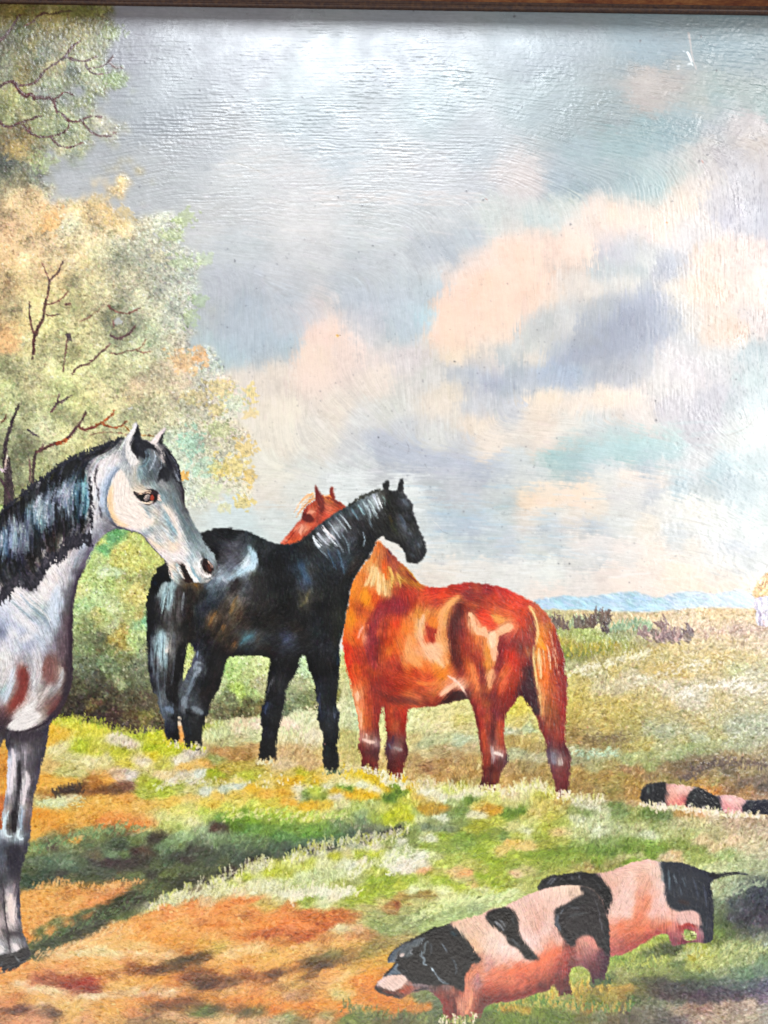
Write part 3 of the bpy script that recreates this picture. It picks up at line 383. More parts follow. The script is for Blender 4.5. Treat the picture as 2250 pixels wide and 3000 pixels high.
1100 1900 b0a868;1250 2100 ccc488;1220 2120 ccc890;1300 2090 d4c88c;1350 2080 ccc080;1350 2110 c0b468;1300 2130 d4c894;1380 2130 bcb078;1210 2170 b8a870;1250 2180 b0b488;1300 2170 b8b888;1350 2170 a8b898;1380 2190 b09c70;1300 2200 a89468;1250 2210 b8a878;1340 2220 a88c60;1390 2230 a88850;1210 2230 a88858;1260 2250 987048;1300 2240 a07c4c;1350 2260 ac8850;1390 2270 9c7840;1200 2280 b49058;1240 2290 b8a470;1300 2280 b48c50;1340 2290 8c7040;1390 2290 a08850;1480 2100 c8b860;1500 2080 ccb84c;1520 2120 c8b468;1550 2130 a0b490;1500 2140 b0b090;1580 2120 d0c070;1560 2160 b8a460;1500 2170 a48848;1540 2180 b09450;1580 2190 a89058;1520 2210 a8a880;1580 2220 b8b490;1500 2250 a88858;1550 2250 948050;1600 2260 a88850;1520 2280 a07c40;1570 2290 987840;1600 2300 a08444;1490 2290 b49050;1130 2150 c8bc80;1120 2230 b89860
1400 1800 d8c8a0;1600 1800 b8b888;1640 1800 c4bc8c;1620 1830 8c7c60;1650 1810 c0b880;1700 1800 ddc49c;1800 1810 e0c8a0;1900 1810 e4c8a0;2000 1810 e8ccac;2100 1800 e8c898;2200 1800 e8c8a0;2300 1800 d8c8b0;1780 1830 e0c4a0;1850 1830 dcc8a4;2000 1840 e8ccb8;2100 1850 e8c8b0;2200 1830 dcc0b0;2060 1860 d8b8a8;2150 1845 c8a8a0;2230 1850 c0a498;1900 1840 d8c8ac;1650 1850 98a868;1700 1870 a4b870;1640 1880 b89c30;1680 1890 bc9c30;1750 1870 98c874;1710 1855 98c070;1780 1880 a4c078;1820 1870 98b880;1850 1850 94a478;1880 1860 a8a080;1800 1850 6c9070;1870 1840 80a080;1900 1880 b8b484;1700 1900 9c8c30;1750 1890 b09c30;1650 1910 707828;1680 1925 5c6c28;1720 1915 687028;1770 1910 8c8c38;1800 1890 a89038;1830 1890 90a850;1850 1890 a49c50;1820 1910 a8a058;1880 1900 b8a858;1920 1880 988468;1940 1900 c0a858;1660 1940 90905c;1700 1960 d8d0b4;1680 1950 c8c898;1750 1940 c8bc80;1800 1940 d4c898;1850 1930 d8c88c;1900 1920 ccb870;1950 1920 d0c488;2000 1900 d8c084;2050 1890 e0cca0;2100 1880 dcc89c;2150 1870 d0b490;2200 1880 d8bca0;2240 1900 dcc8b0;2100 1920 d4b870;2200 1930 ccb470;2240 1950 c8c090;1680 1990 d8c470;1700 2010 d0bc64;1750 1980 c8c4a0;1800 1970 d0b860;1850 1980 ccc4a8;1900 1960 ccb060;1950 1960 c8a858;2000 1970 ccac5c;2050 1950 d0c08c;2100 1960 d4b878;2150 1960 b8c088;2200 1970 ccccb4;2240 1990 c8c4a8;1820 2010 d8ccb4;1880 1990 d8d0c0;1760 2020 d0c8a4;1700 2040 cc ba58'''.replace('cc ba58', 'ccba58').replace('\n', ';') + ''';1750 2050 cfb85c;1850 2050 c8b060;1900 2030 c8b878;1950 2020 e0d8c8;2000 2010 d8ccb4;2040 2030 e0dcd0;2000 2060 d8d0c4;2080 2000 d4c8a8;2150 2010 e0d8cc;2200 2020 d8d0c4;2060 2050 dcdad0;1950 2070 c8a860;2100 2050 c4b078;2200 2060 c4bc94;1700 2080 ccb458;1750 2090 c4b060;1800 2070 d0b858;1850 2090 b8a850;1900 2080 b8ac68;2000 2090 b8a870;1680 2110 b8a050;1720 2120 bca458;1780 2130 c0a850;1850 2120 b0a458;1900 2130 a8b090;1950 2100 b4b078;1950 2140 a8bca8;2000 2130 b8bca0;2050 2120 c4b06c;2100 2110 b8b488;2150 2130 a8bcb0;2200 2120 a4b8a8;2240 2130 b0bcb0;2100 2150 b0a868;2050 2160 a8bca8;1670 2150 8c6c38;1700 2170 a07c40;1740 2150 a8985c;1780 2170 6c5c34;1820 2160 70603c;1850 2150 a8a060;1750 2190 907040;1800 2190 887844;1700 2200 a8ac88;1740 2210 a4b498;1690 2230 98987c;1800 2210 9cb898;1850 2190 b09c50;1900 2180 b8a850;1850 2220 94b880;1900 2210 a0b478;1950 2190 acb080;1980 2210 90b888;2030 2190 80b070;2060 2200 90a878;2000 2170 b0a868;2100 2190 9cac78;2150 2190 98a888;2200 2180 a8b498;2240 2200 a49878;1800 2240 9c8848;1750 2250 a8aC78;1850 2240 8cb070;1900 2240 80a058;1870 2250 a86c3c;1840 2250 8c5c40;1700 2260 b08840;1730 2280 a88848;1780 2270 a87c38;1820 2280 a89444;1860 2290 b08838;1900 2270 886444;1950 2250 7c5c40;2000 2240 604838;2050 2230 6c5448;2030 2250 50403c;2100 2230 705c4c;2080 2250 584c44;2150 2220 8c7050;2130 2260 4c4440;2200 2230 806850;2240 2240 8c8070;2000 2270 705040;1950 2280 98884c;2050 2270 8c7050;2100 2270 988458;2170 2250 a89068;2200 2270 98885c;1700 2310 a07c40;1750 2320 987c48;1800 2310 8c7c38;1850 2320 a07438;1860 2340 b07c30;2000 2290 988848;2050 2290 b88838;2100 2290 a49454;2150 2300 98784c;2180 2300 584844;2220 2290 6c5850;2100 2320 c07830;2140 2320 8c6848;2200 2320 b08048;2240 2310 4c4440;2240 2340 98785c;1800 2340 b09050;1750 2350 c8c098;1860 2350 d0a880;2000 2380 c09050;2060 2380 d8a070;2100 2390 e0d0b8;2040 2400 c8c088;2000 2410 b4b080;1950 2370 c8bc98;2120 2400 a89870;2150 2410 c0a488;2200 2410 a89070;2240 2420 b8a488;2080 2430 b0ac78;2030 2440 98a060;2100 2450 a8a070;2180 2440 b4a480;2400 1900 c8b488;2400 2200 988860;2400 2450 a89878
2150 2590 90a080;2180 2590 5c6c60;2110 2600 a8b088;2130 2620 90a078;2200 2600 38444c;2230 2620 303844;2160 2620 505c58;2120 2650 6c7c68;2150 2650 3c444c;2200 2650 30343c;2240 2660 34343c;2110 2680 54684c;2150 2690 383c44;2130 2710 40543c;2200 2690 302c34;2240 2700 3c3440;2180 2710 343438;2110 2740 50703c;2140 2740 4c5c40;2180 2740 4c5448;2220 2730 484c4c;2100 2770 5c7038;2130 2780 98a470;2160 2770 8c9c68;2200 2770 7c8c60;2240 2760 88907c;2400 2700 34343c;2070 2790 b0b04c;2040 2800 b8a840;2020 2780 a8ac58;1990 2780 303828;2010 2770 34382c;1950 2785 2c3828;1970 2780 3c4030;1900 2770 a0a448;1930 2750 9ca448;1870 2780 a8ac50;1840 2800 a0a858;1900 2795 4c5c3c;1930 2790 485838;1850 2820 5c8040;1820 2810 508038;1800 2830 8ca04c;1880 2820 607840;1920 2820 8c9c54;1960 2810 a4ac58;2000 2820 50704c;2040 2830 9ca458;2080 2820 a8b068;2120 2810 a0ac70;2160 2820 98a878;2200 2810 a0a878;2240 2820 5c8870;2250 2800 708868;1820 2850 a09c60;1860 2860 98a060;1900 2860 809050;1940 2850 8c9c58;1980 2860 6c7c50;2020 2860 4c6c48;2060 2860 48684c;2100 2850 8c9c74;2140 2850 64806c;2180 2860 487868;2220 2850 587870;1800 2870 48603c;1780 2880 3c5834;1830 2880 8c8c54;1870 2880 58603c;1900 2875 3c3c2c;1940 2880 34302c;1980 2890 3c383c;2030 2880 343838;2070 2880 3c5048;2120 2880 5c706c;2160 2890 4c6060;2200 2890 505c64;2240 2900 605c70;1760 2900 8c7838;1800 2900 a88830;1840 2900 a88030;1880 2910 605c30;1830 2930 886828;1780 2930 988838;1860 2930 3c5838;1920 2910 3c3028;1960 2920 34242c;2000 2920 302428;2050 2920 402c3c;2100 2910 3c3440;2150 2920 3c3440;2200 2910 4c4454;2240 2930 605464;1900 2940 686c50;1950 2940 70785c;1990 2940 58604c;2040 2935 403840;2100 2935 38303c;2240 2940 786878
1740 2940 5c6c28;1700 2920 a88c38;1720 2960 906c20;1680 2960 988c50;1650 2940 90944c;1610 2920 a8a04c;1580 2940 8c9840;1540 2950 748038;1500 2940 a89c48;1540 2970 b08820;1580 2970 608030;1620 2980 3c6020;1660 2985 507430;1700 2990 5c5828;1480 2960 a07c1c;1450 2980 5c7c30;1420 2990 4c6030;1500 2990 507830;1560 2995 506c30;1470 2945 8c8c40;1430 2960 508040;1440 2975 3c5c28;1750 2980 687050;1800 2960 787840;1790 2990 5c4c30;1840 2970 6c6450;1850 2995 504838;1900 2980 706858;1950 2970 5c5850;2000 2960 a89078;1980 2945 c0b090;2030 2950 987860;2060 2965 906858;2000 2990 5c5054;2050 2985 a8907c;2100 2960 a89078;2120 2948 c0a088;2150 2965 907c70;2200 2945 d0b8a0;2180 2960 ac9484;2240 2960 a09488;2100 2985 a8947c;2150 2990 9c8c78;2200 2985 b0a088;2240 2990 a0988c;1950 2995 4c4840;1690 2850 a0a44c;1700 2870 98a050;1720 2840 989c54;2020 2742 949c50;2400 3000 988878;2400 2900 5c5060;2200 3150 8c7c70;1500 3150 5c6830;800 3150 987040'''.replace('\n', ';')
GREY_OUT = '''-150,1585 -60,1545 0,1510 18,1489 51,1471 75,1441 112,1414 145,1393 169,1372 205,1351 250,1333 286,1317 325,1299 362,1287 377,1272 388,1252 400,1236 408,1250 413,1272 417,1288 430,1290 442,1293 460,1276 489,1251 479,1272 480,1302 499,1322 516,1349 529,1379 534,1411 539,1424 542,1444 542,1473 551,1498 563,1521 578,1548 591,1568 603,1593 621,1618 633,1638 639,1660 637,1677 626,1695 608,1708 593,1712 579,1708 563,1709 549,1711 531,1717 516,1708 504,1695 498,1677 493,1660 484,1643 469,1628 449,1608 429,1585 415,1567 392,1559 362,1553 341,1551 316,1563 295,1580 280,1604 265,1634 256,1652 244,1682 232,1702 224,1730 219,1760 216,1801 214,1846 214,1906 214,1966 211,2012 200,2039 186,2069 170,2096 148,2118 144,2150 136,2195 127,2228 115,2271 105,2316 96,2361 92,2406 90,2451 86,2482 74,2518 65,2548 60,2587 60,2632 63,2690 67,2726 78,2757 88,2785 89,2806 67,2824 47,2843 16,2850 -60,2856 -62,2780 -50,2500 -90,2400 -100,2280 -90,2200 -200,2140 -300,2100 -300,1600'''
GREY_GAP = '12,2166 20,2190 24,2212 22,2260 20,2310 12,2361 6,2400 8,2425 2,2432 -25,2400 -34,2330 -24,2250 -4,2202'
GREY_MANE = '''-150,1585 -60,1545 0,1510 18,1489 51,1471 75,1441 112,1414 145,1393 169,1372 205,1351 250,1333 286,1317 325,1299 362,1287 364,1305 361,1318 335,1326 305,1345 285,1368 270,1392 262,1420 262,1450 264,1480 268,1510 270,1545 266,1560 248,1572 226,1576 212,1590 200,1588 190,1610 176,1628 160,1632 148,1625 132,1640 124,1662 126,1684 112,1690 100,1705 92,1738 84,1722 70,1706 50,1690 32,1700 20,1722 4,1760 -8,1740 -40,1760 -100,1770 -160,1740'''
GREY_P = '''-150 1650 16161f;-60 1620 20202c;-60 1700 16161f;0 1530 16161c;30 1500 16141c;100 1450 16161e;70 1470 16161e;150 1420 181820;200 1380 15151d;250 1360 181820;300 1325 14141c;340 1308 181820;60 1525 242838;10 1560 6c84a0;40 1560 98acc0;70 1555 b0bcc8;55 1545 8c9cb0;25 1580 7c98b4;20 1610 6484a0;60 1590 70849c;60 1620 34384c;100 1530 28303c;80 1570 40485c;85 1540 7c8ca0;110 1500 7c9cac;120 1480 b4bcc8;125 1500 98b0bc;110 1530 4c7c90;100 1510 4c6c84;140 1470 8c98a8;150 1490 5c6c80;160 1520 303c50;150 1460 7484a0;130 1440 2a2c38;170 1470 2c3448;200 1440 b0b8c8;195 1470 7c90ac;185 1450 8494ac;210 1420 54687c;225 1440 3c6c80;245 1430 488498;255 1460 3c8098;235 1460 305468;250 1480 3c7890;235 1500 1c3040;210 1500 303c4c;180 1500 2c3440;180 1540 201c20;150 1590 3a2824;200 1550 1c1c26;250 1540 1c1a20;220 1400 30404c;240 1390 28343c;100 1560 1c2430;120 1600 181c28;40 1650 1c1c28;60 1670 20202c;20 1690 282834;0 1640 181822;100 1640 2c2020;30 1630 2c2c38;120 1680 24242f;85 1710 30303c;160 1610 24201f;210 1575 28262c;240 1555 30303a
330 1340 e8dcd8;300 1380 e4d8d4;345 1345 dcd0cc;285 1400 e0d4d0;280 1420 dcd0cc;272 1450 e0d4cc;270 1480 d4c8c0;300 1350 d8ccc8;310 1400 dcd4d8;330 1380 c8ccd8;285 1450 c0c0cc;295 1440 a8b0c0;300 1420 c4c8d4;290 1500 a0a4b0;300 1470 b0b8c8;310 1500 8c98a8;315 1440 a8b4c4;325 1410 98a4b4;345 1380 a0acb8;280 1530 b8b4bc;285 1510 c8b4b4;260 1560 a0a0ac;275 1540 b0a8ac;300 1530 a8a4ac;310 1545 605c68;330 1535 646470;290 1560 8c8c98;240 1600 98a0b0;255 1600 a8b0c0;275 1580 78747c;260 1610 605c68;220 1640 9098a8;235 1650 848490;245 1655 5c5058;230 1680 4c4450;200 1600 6c5c5c;215 1585 8c7c7c;195 1640 d8ccc8;200 1620 a89898;170 1640 e4d4cc;155 1650 e8dcd8;140 1670 e8dcd8;190 1690 c8bcbc;130 1700 e8dcd8;210 1690 8c8c98;215 1720 5c5860
345 1390 e4d0c8;340 1410 ecd8cc;360 1420 f2e0d4;340 1450 f2dcd0;370 1480 f2e0d8;350 1480 f0d8cc;325 1470 f0c8a0;328 1495 ecc094;320 1450 e8cab0;345 1520 ecc8a0;335 1515 ecc094;380 1530 ecd4c4;360 1540 e8ccb4;400 1490 ecd4c8;420 1500 e8ccac;440 1515 e0c49c;390 1510 f0dcd4;410 1530 f0e4dc;430 1545 d8d0cc;410 1550 e0d0c4;380 1550 c8bcb8;320 1530 6c6870;315 1510 5c6470;345 1548 8c8488
370 1350 9098a0;367 1320 a4a8ac;375 1300 c8c4c0;385 1280 d0c8c4;392 1258 b8b4b4;398 1242 74747c;385 1325 e8dcd8;375 1340 a8a8a8;390 1350 d8d0cc;400 1355 b8b0a8;385 1360 989ca0;405 1345 c0b8b0;385 1385 98a0a0;395 1380 c8b49c;390 1400 c0b098;385 1410 a8aca8;395 1420 b0a898;410 1400 7c989c;410 1380 6c8c94;420 1385 5c7c84;405 1270 181820;408 1300 14141c;400 1310 18181f;395 1325 202028;420 1310 18181e;410 1330 202428;440 1300 181820;450 1310 302c34;460 1275 e0ccc8;470 1265 e4d4cc;452 1290 e4ccc4;475 1290 18181e;478 1275 2c2c30;448 1305 f0dcd4;465 1320 a8a09c;475 1345 a4a09c;455 1310 b0a4a0;440 1330 303c44;435 1320 506870;440 1345 50646c;425 1345 34464c;450 1340 74808c;450 1370 5c6c78;440 1380 3c4448;460 1360 585c68;465 1340 34383e;485 1330 20202a;490 1345 30323a;480 1380 18181e;500 1370 18181f;505 1350 30303a;510 1400 34383e;520 1380 28282f;490 1400 1c1c22;440 1400 4c5860;420 1410 606c70;460 1400 4c5458;430 1420 7c8484;450 1425 7c9898;405 1420 d0b898;400 1435 dcc0a0;415 1430 d8bc98;440 1430 c0a898;420 1440 d0ac8c;395 1450 e0c8b8;475 1415 a09c9c;480 1425 8c8c8c;470 1435 5c6464;490 1430 808484;500 1430 606868;510 1440 5c686c;530 1430 404044;525 1450 545c60;520 1470 606c6c;500 1460 5c686a;480 1460 7c98a0;475 1480 8c9ca0;480 1445 60747c;470 1490 a4a8ac;500 1480 70787c
540 1450 2c2428;541 1470 3c3438;532 1440 3c343a;520 1490 74848a;530 1490 606868;545 1500 505458;540 1520 606a6c;550 1530 5c6668;560 1545 6c787c;570 1560 606c70;580 1580 6c7c80;590 1600 6c7c80;605 1620 7c8c90;610 1640 80a0a4;625 1655 7c8c94;560 1570 64787c;575 1595 6c8084;545 1550 5c6c70;480 1490 b8a898;460 1500 ccb89c;455 1490 b0a8a8;480 1510 a4a8a8;495 1500 c8b8a0;490 1520 98a8ac;500 1540 8ca4ac;485 1550 b4a894;505 1515 dccabc;515 1530 d8ccc4;530 1570 dcccc0;525 1550 c8c4c0;520 1555 90a8b0;510 1565 7c949c;505 1580 90a4ac;440 1500 c0b498;430 1495 5c7484;445 1510 7c94a0;430 1520 dcc0a0;450 1530 c8b898;470 1550 98a4a8;460 1540 a8a8a0;490 1570 e0d0c4;470 1560 c4bcb8;430 1560 6c8898;440 1550 8c9ca8;450 1570 d8c8b8;470 1580 90a0a8;470 1600 ecc8a0;455 1595 f0d0ac;505 1590 ecc8a0;490 1590 d8c8bc;440 1580 e4bc98;430 1575 dcccc8;520 1600 ecc8a4;510 1610 ecccac;540 1600 f0dcd0;550 1620 ecdcd0;490 1620 e8d4cc;475 1615 dcc8bc;510 1630 e8dcd8;530 1640 ece0dc;540 1625 e8dcd8;500 1640 d8c8c0;560 1600 80949c;565 1630 90a8b0;575 1640 8ca4ac;560 1650 a0b4bc;505 1660 dcc0a0;500 1680 e4ccb4;515 1680 a8b8bc;525 1690 b0bcbc;520 1665 e4ccb0;500 1695 dcbc9c;510 1700 98b4b8;535 1670 38201c;530 1655 281814;540 1685 382018;550 1660 ecdcd4;555 1675 e4d4cc;565 1695 dcd0c8;545 1700 38281c;550 1710 3c2c1c;570 1680 90a8b0;580 1700 98acb4;565 1705 a8a8a4;580 1650 e4e0dc;584 1638 ccd0d0;582 1665 e8e0d8;590 1680 d8ccc4;600 1650 201818;610 1665 3c2018;615 1672 4c2c20;605 1640 302024;600 1690 e0d0c8;612 1688 dcd0c8;600 1700 606460;620 1640 98b0b4;625 1650 90a0a4;620 1660 b8b0a8;630 1670 54585c;635 1660 3c4044;540 1660 d8c8c0
30 1730 e0d4d0;60 1740 e8dcdc;10 1770 c8c8d8;130 1740 e8dcd8;100 1755 d8d0d0;150 1700 e8dcd8;160 1690 e0d0c8;180 1680 c8c0c4;150 1720 ecdcd8;170 1740 c4c8d4;170 1765 a8b4c8;155 1790 c0c8d4;180 1710 b8b4bc;190 1740 6c6870;200 1740 5c5860;210 1760 4c444c;210 1800 3c3034;195 1800 54484c;205 1830 44343a;120 1780 a8b8b8;100 1770 b0b8b8;110 1790 8c9c9c;90 1780 ccccd0;130 1800 7c8c90;140 1810 8c98a0;110 1760 e4dcd8;60 1780 dcd8dc;40 1790 d0d0d8;70 1800 b8bcc8;20 1800 b8bcd0;5 1850 6c7494;15 1830 98a0bc;-20 1880 60688c;50 1830 bcc0d4;40 1850 dcd8dc;100 1830 a8b0cc;80 1820 b0b8cc;90 1850 98a0bc;120 1830 b8bccc;150 1800 b8c0cc;170 1820 98a4b8;140 1845 a8b4c4;130 1860 c8ccd4;160 1840 848894;180 1850 706c7c;175 1870 5c505c;200 1870 4c343c;190 1900 503840;40 1900 c8c8d4;20 1920 dcd4cc;10 1890 c8c0c8;70 1880 a8b0c4;90 1890 a0a4bc;110 1910 b0b0c0;130 1880 b0b4c0;150 1900 8c808c;130 1870 a8acb8;20 1950 d8d0cc;40 1940 c0b8bc;60 1940 b0a8b4;80 1930 a8a4ac;100 1940 98949c;120 1930 887c84;150 1930 74504c;140 1920 6c4c48;145 1950 7c504c;140 1970 804c4c;130 1960 84544c;155 1980 704038;150 1995 7c3c34;170 1950 745850;175 1970 a89484;180 1960 a89c90;185 1980 a4988c;165 1995 74686c;175 2000 a4a4a4;195 1950 502c30;200 1970 482c30;195 2000 603834;208 1960 301c24;210 1920 30202a;60 1950 9c6058;70 1960 84483c;65 1975 7c3430;80 1980 602420;75 1995 702c28;70 2020 7c2c24;60 2040 842c20;65 2050 802820;40 2060 8c3828;30 2080 803428;20 2070 905048;45 1990 b8a8a8;40 1970 c4bcbc;30 2000 b8b8b8;20 2020 90b8bc;10 2000 c8c0bc;15 2040 9cb4bc;10 2060 c0acac;50 2020 905850;100 1990 a8a0a4;95 1970 b0a8ac;100 2020 a8989c;110 2010 a89c9c;90 2040 c0b0ac;100 2050 d0bcb4;110 2040 b8a8a0;130 2010 8c8480;140 2020 8c7c74;120 2030 a89c94;130 2050 847068;155 2010 88888c;150 2020 909090;170 2010 a8a4a4;180 2020 8c7c74;175 2035 6c4844;190 2010 644034;195 2025 5c3430;60 2080 c8bcb4;70 2070 d0c0b8;50 2100 d4c8c0;80 2070 dcccc4;90 2080 ccbcb4;120 2070 907c74;110 2060 a89890;140 2060 80584c;160 2060 744040;150 2070 7c4434;180 2055 6c2c2c;185 2050 743028;165 2080 70342c;50 2115 dcd4cc;35 2130 c8c0bc;80 2120 dcd0c8;70 2110 dcd0cc;100 2110 d0c0b8;120 2100 b8a8a0;140 2095 907868;95 2130 ccbcb4;150 2090 6c4c44;160 2095 4c3434;10 2100 502c34;10 2120 38242c;25 2110 44282c;5 2080 704448;10 2140 30242c;30 2145 2c242c;100 2142 302830;140 2125 302830;-100 1900 a8a8b4;-100 2050 7c6c70
60 2160 2c242c;30 2160 342c34;120 2150 342c34;100 2180 342c34;130 2170 3c3238;30 2190 2c242c;38 2205 a8a4ac;45 2210 98929c;55 2200 50485 0;75 2200 847c84;70 2215 5c545c;85 2200 7c6c70;95 2220 44404a;120 2210 3c343c;35 2230 c0bcc4;40 2250 c8c0c8;30 2270 dcd0d0;45 2270 d8cccc;35 2300 e0d4d4;30 2320 dcd0d0;60 2250 38323a;58 2290 50465 0;60 2270 3c3840;62 2310 6c646c;75 2270 a4989c;80 2290 d4c8c8;82 2280 dccfd0;75 2310 dcd0d0;72 2330 d0c4c8;70 2350 c8b8b8;75 2340 9c9098;68 2370 b8b4bc;85 2250 50485 0;95 2270 443840;100 2290 40363c;95 2320 3c3238;90 2350 5c4840;85 2380 84645c;90 2400 64483c;110 2250 3c3038;50 2330 5c545c;50 2360 343438;55 2380 2c3034;30 2360 90807c;22 2350 6c6068;25 2370 b89c8c;20 2390 a8a4a8;40 2390 30292c;45 2400 1e1c1e;50 2420 28201e;40 2440 282420;35 2430 382c28;30 2420 382c20;18 2400 b8c0c4;15 2420 ccd4d8;12 2435 c0ccd4;20 2450 c8d4dc;30 2455 b8c4cc;35 2450 90989c;45 2455 8c989c;55 2445 d0d8dc;60 2430 ccd4d8;58 2455 c4d0d4;65 2460 a8bcc8;50 2465 889cac;62 2400 90a0b0;65 2380 98a0ac;60 2415 7c8c9c;70 2430 4c5460;75 2450 6c7884;80 2410 60444 0;83 2430 503834;80 2460 3c3438;10 2470 5c6478;20 2480 303440;40 2480 181620;30 2500 201c26;70 2480 28242e;60 2500 2c2832;50 2490 201c24;40 2530 201c24;60 2530 282430;15 2510 48506 0;12 2550 484858;20 2570 30303a;30 2580 484450;50 2560 242028;50 2590 342c32;40 2590 605860;20 2600 484450;25 2620 c8b8b8;30 2610 a89ca0;40 2600 746c74;30 2640 e4ccc4;38 2660 e8d4cc;25 2670 e4d0c8;35 2680 e8d0c8;42 2640 b8a4a4;50 2640 6c5c60;45 2620 5c5058;55 2620 382e34;57 2680 4c4044;52 2700 988484;40 2700 e8ccc4;30 2710 dcc8c0;18 2690 8c7c7c;12 2660 443c40;5 2600 34303a;5 2580 2c2a34;2 2640 504448;4 2680 8c7878;0 2700 b8a09c;-10 2660 c0a4a0;-5 2720 d0b8b4;5 2740 988888;15 2730 3c3034;20 2745 4c4448;30 2735 544c4c;45 2725 8c7c7c;55 2725 504444;62 2740 302828;40 2745 484040;50 2750 807c80;40 2760 a8a0a4;45 2775 dcd0d0;50 2790 d8ccc8;35 2780 b8b0b0;62 2770 8c8484;55 2760 9c949c;70 2770 6c6468;75 2785 40403f;28 2770 484448;25 2790 3c383c;15 2780 a09c9c;10 2770 b8b4b8;0 2760 908c90;5 2790 dcd4d4;-10 2780 c4bcbc;15 2795 c8c0c0;50 2805 90949 4;40 2800 484848;60 2815 605c60;30 2820 282424;75 2800 3c3838;80 2810 302c2c;10 2810 3c3838;20 2800 302c30;45 2835 201c1c;10 2830 2c2c2c;15 2845 242020;-30 2830 2c2828'''.replace('48 5 0','485').replace('\n', ';')
import re as _re
GREY_P = _re.sub(r'([0-9a-f]{5}) (?=\d;)', r'\1', GREY_P)
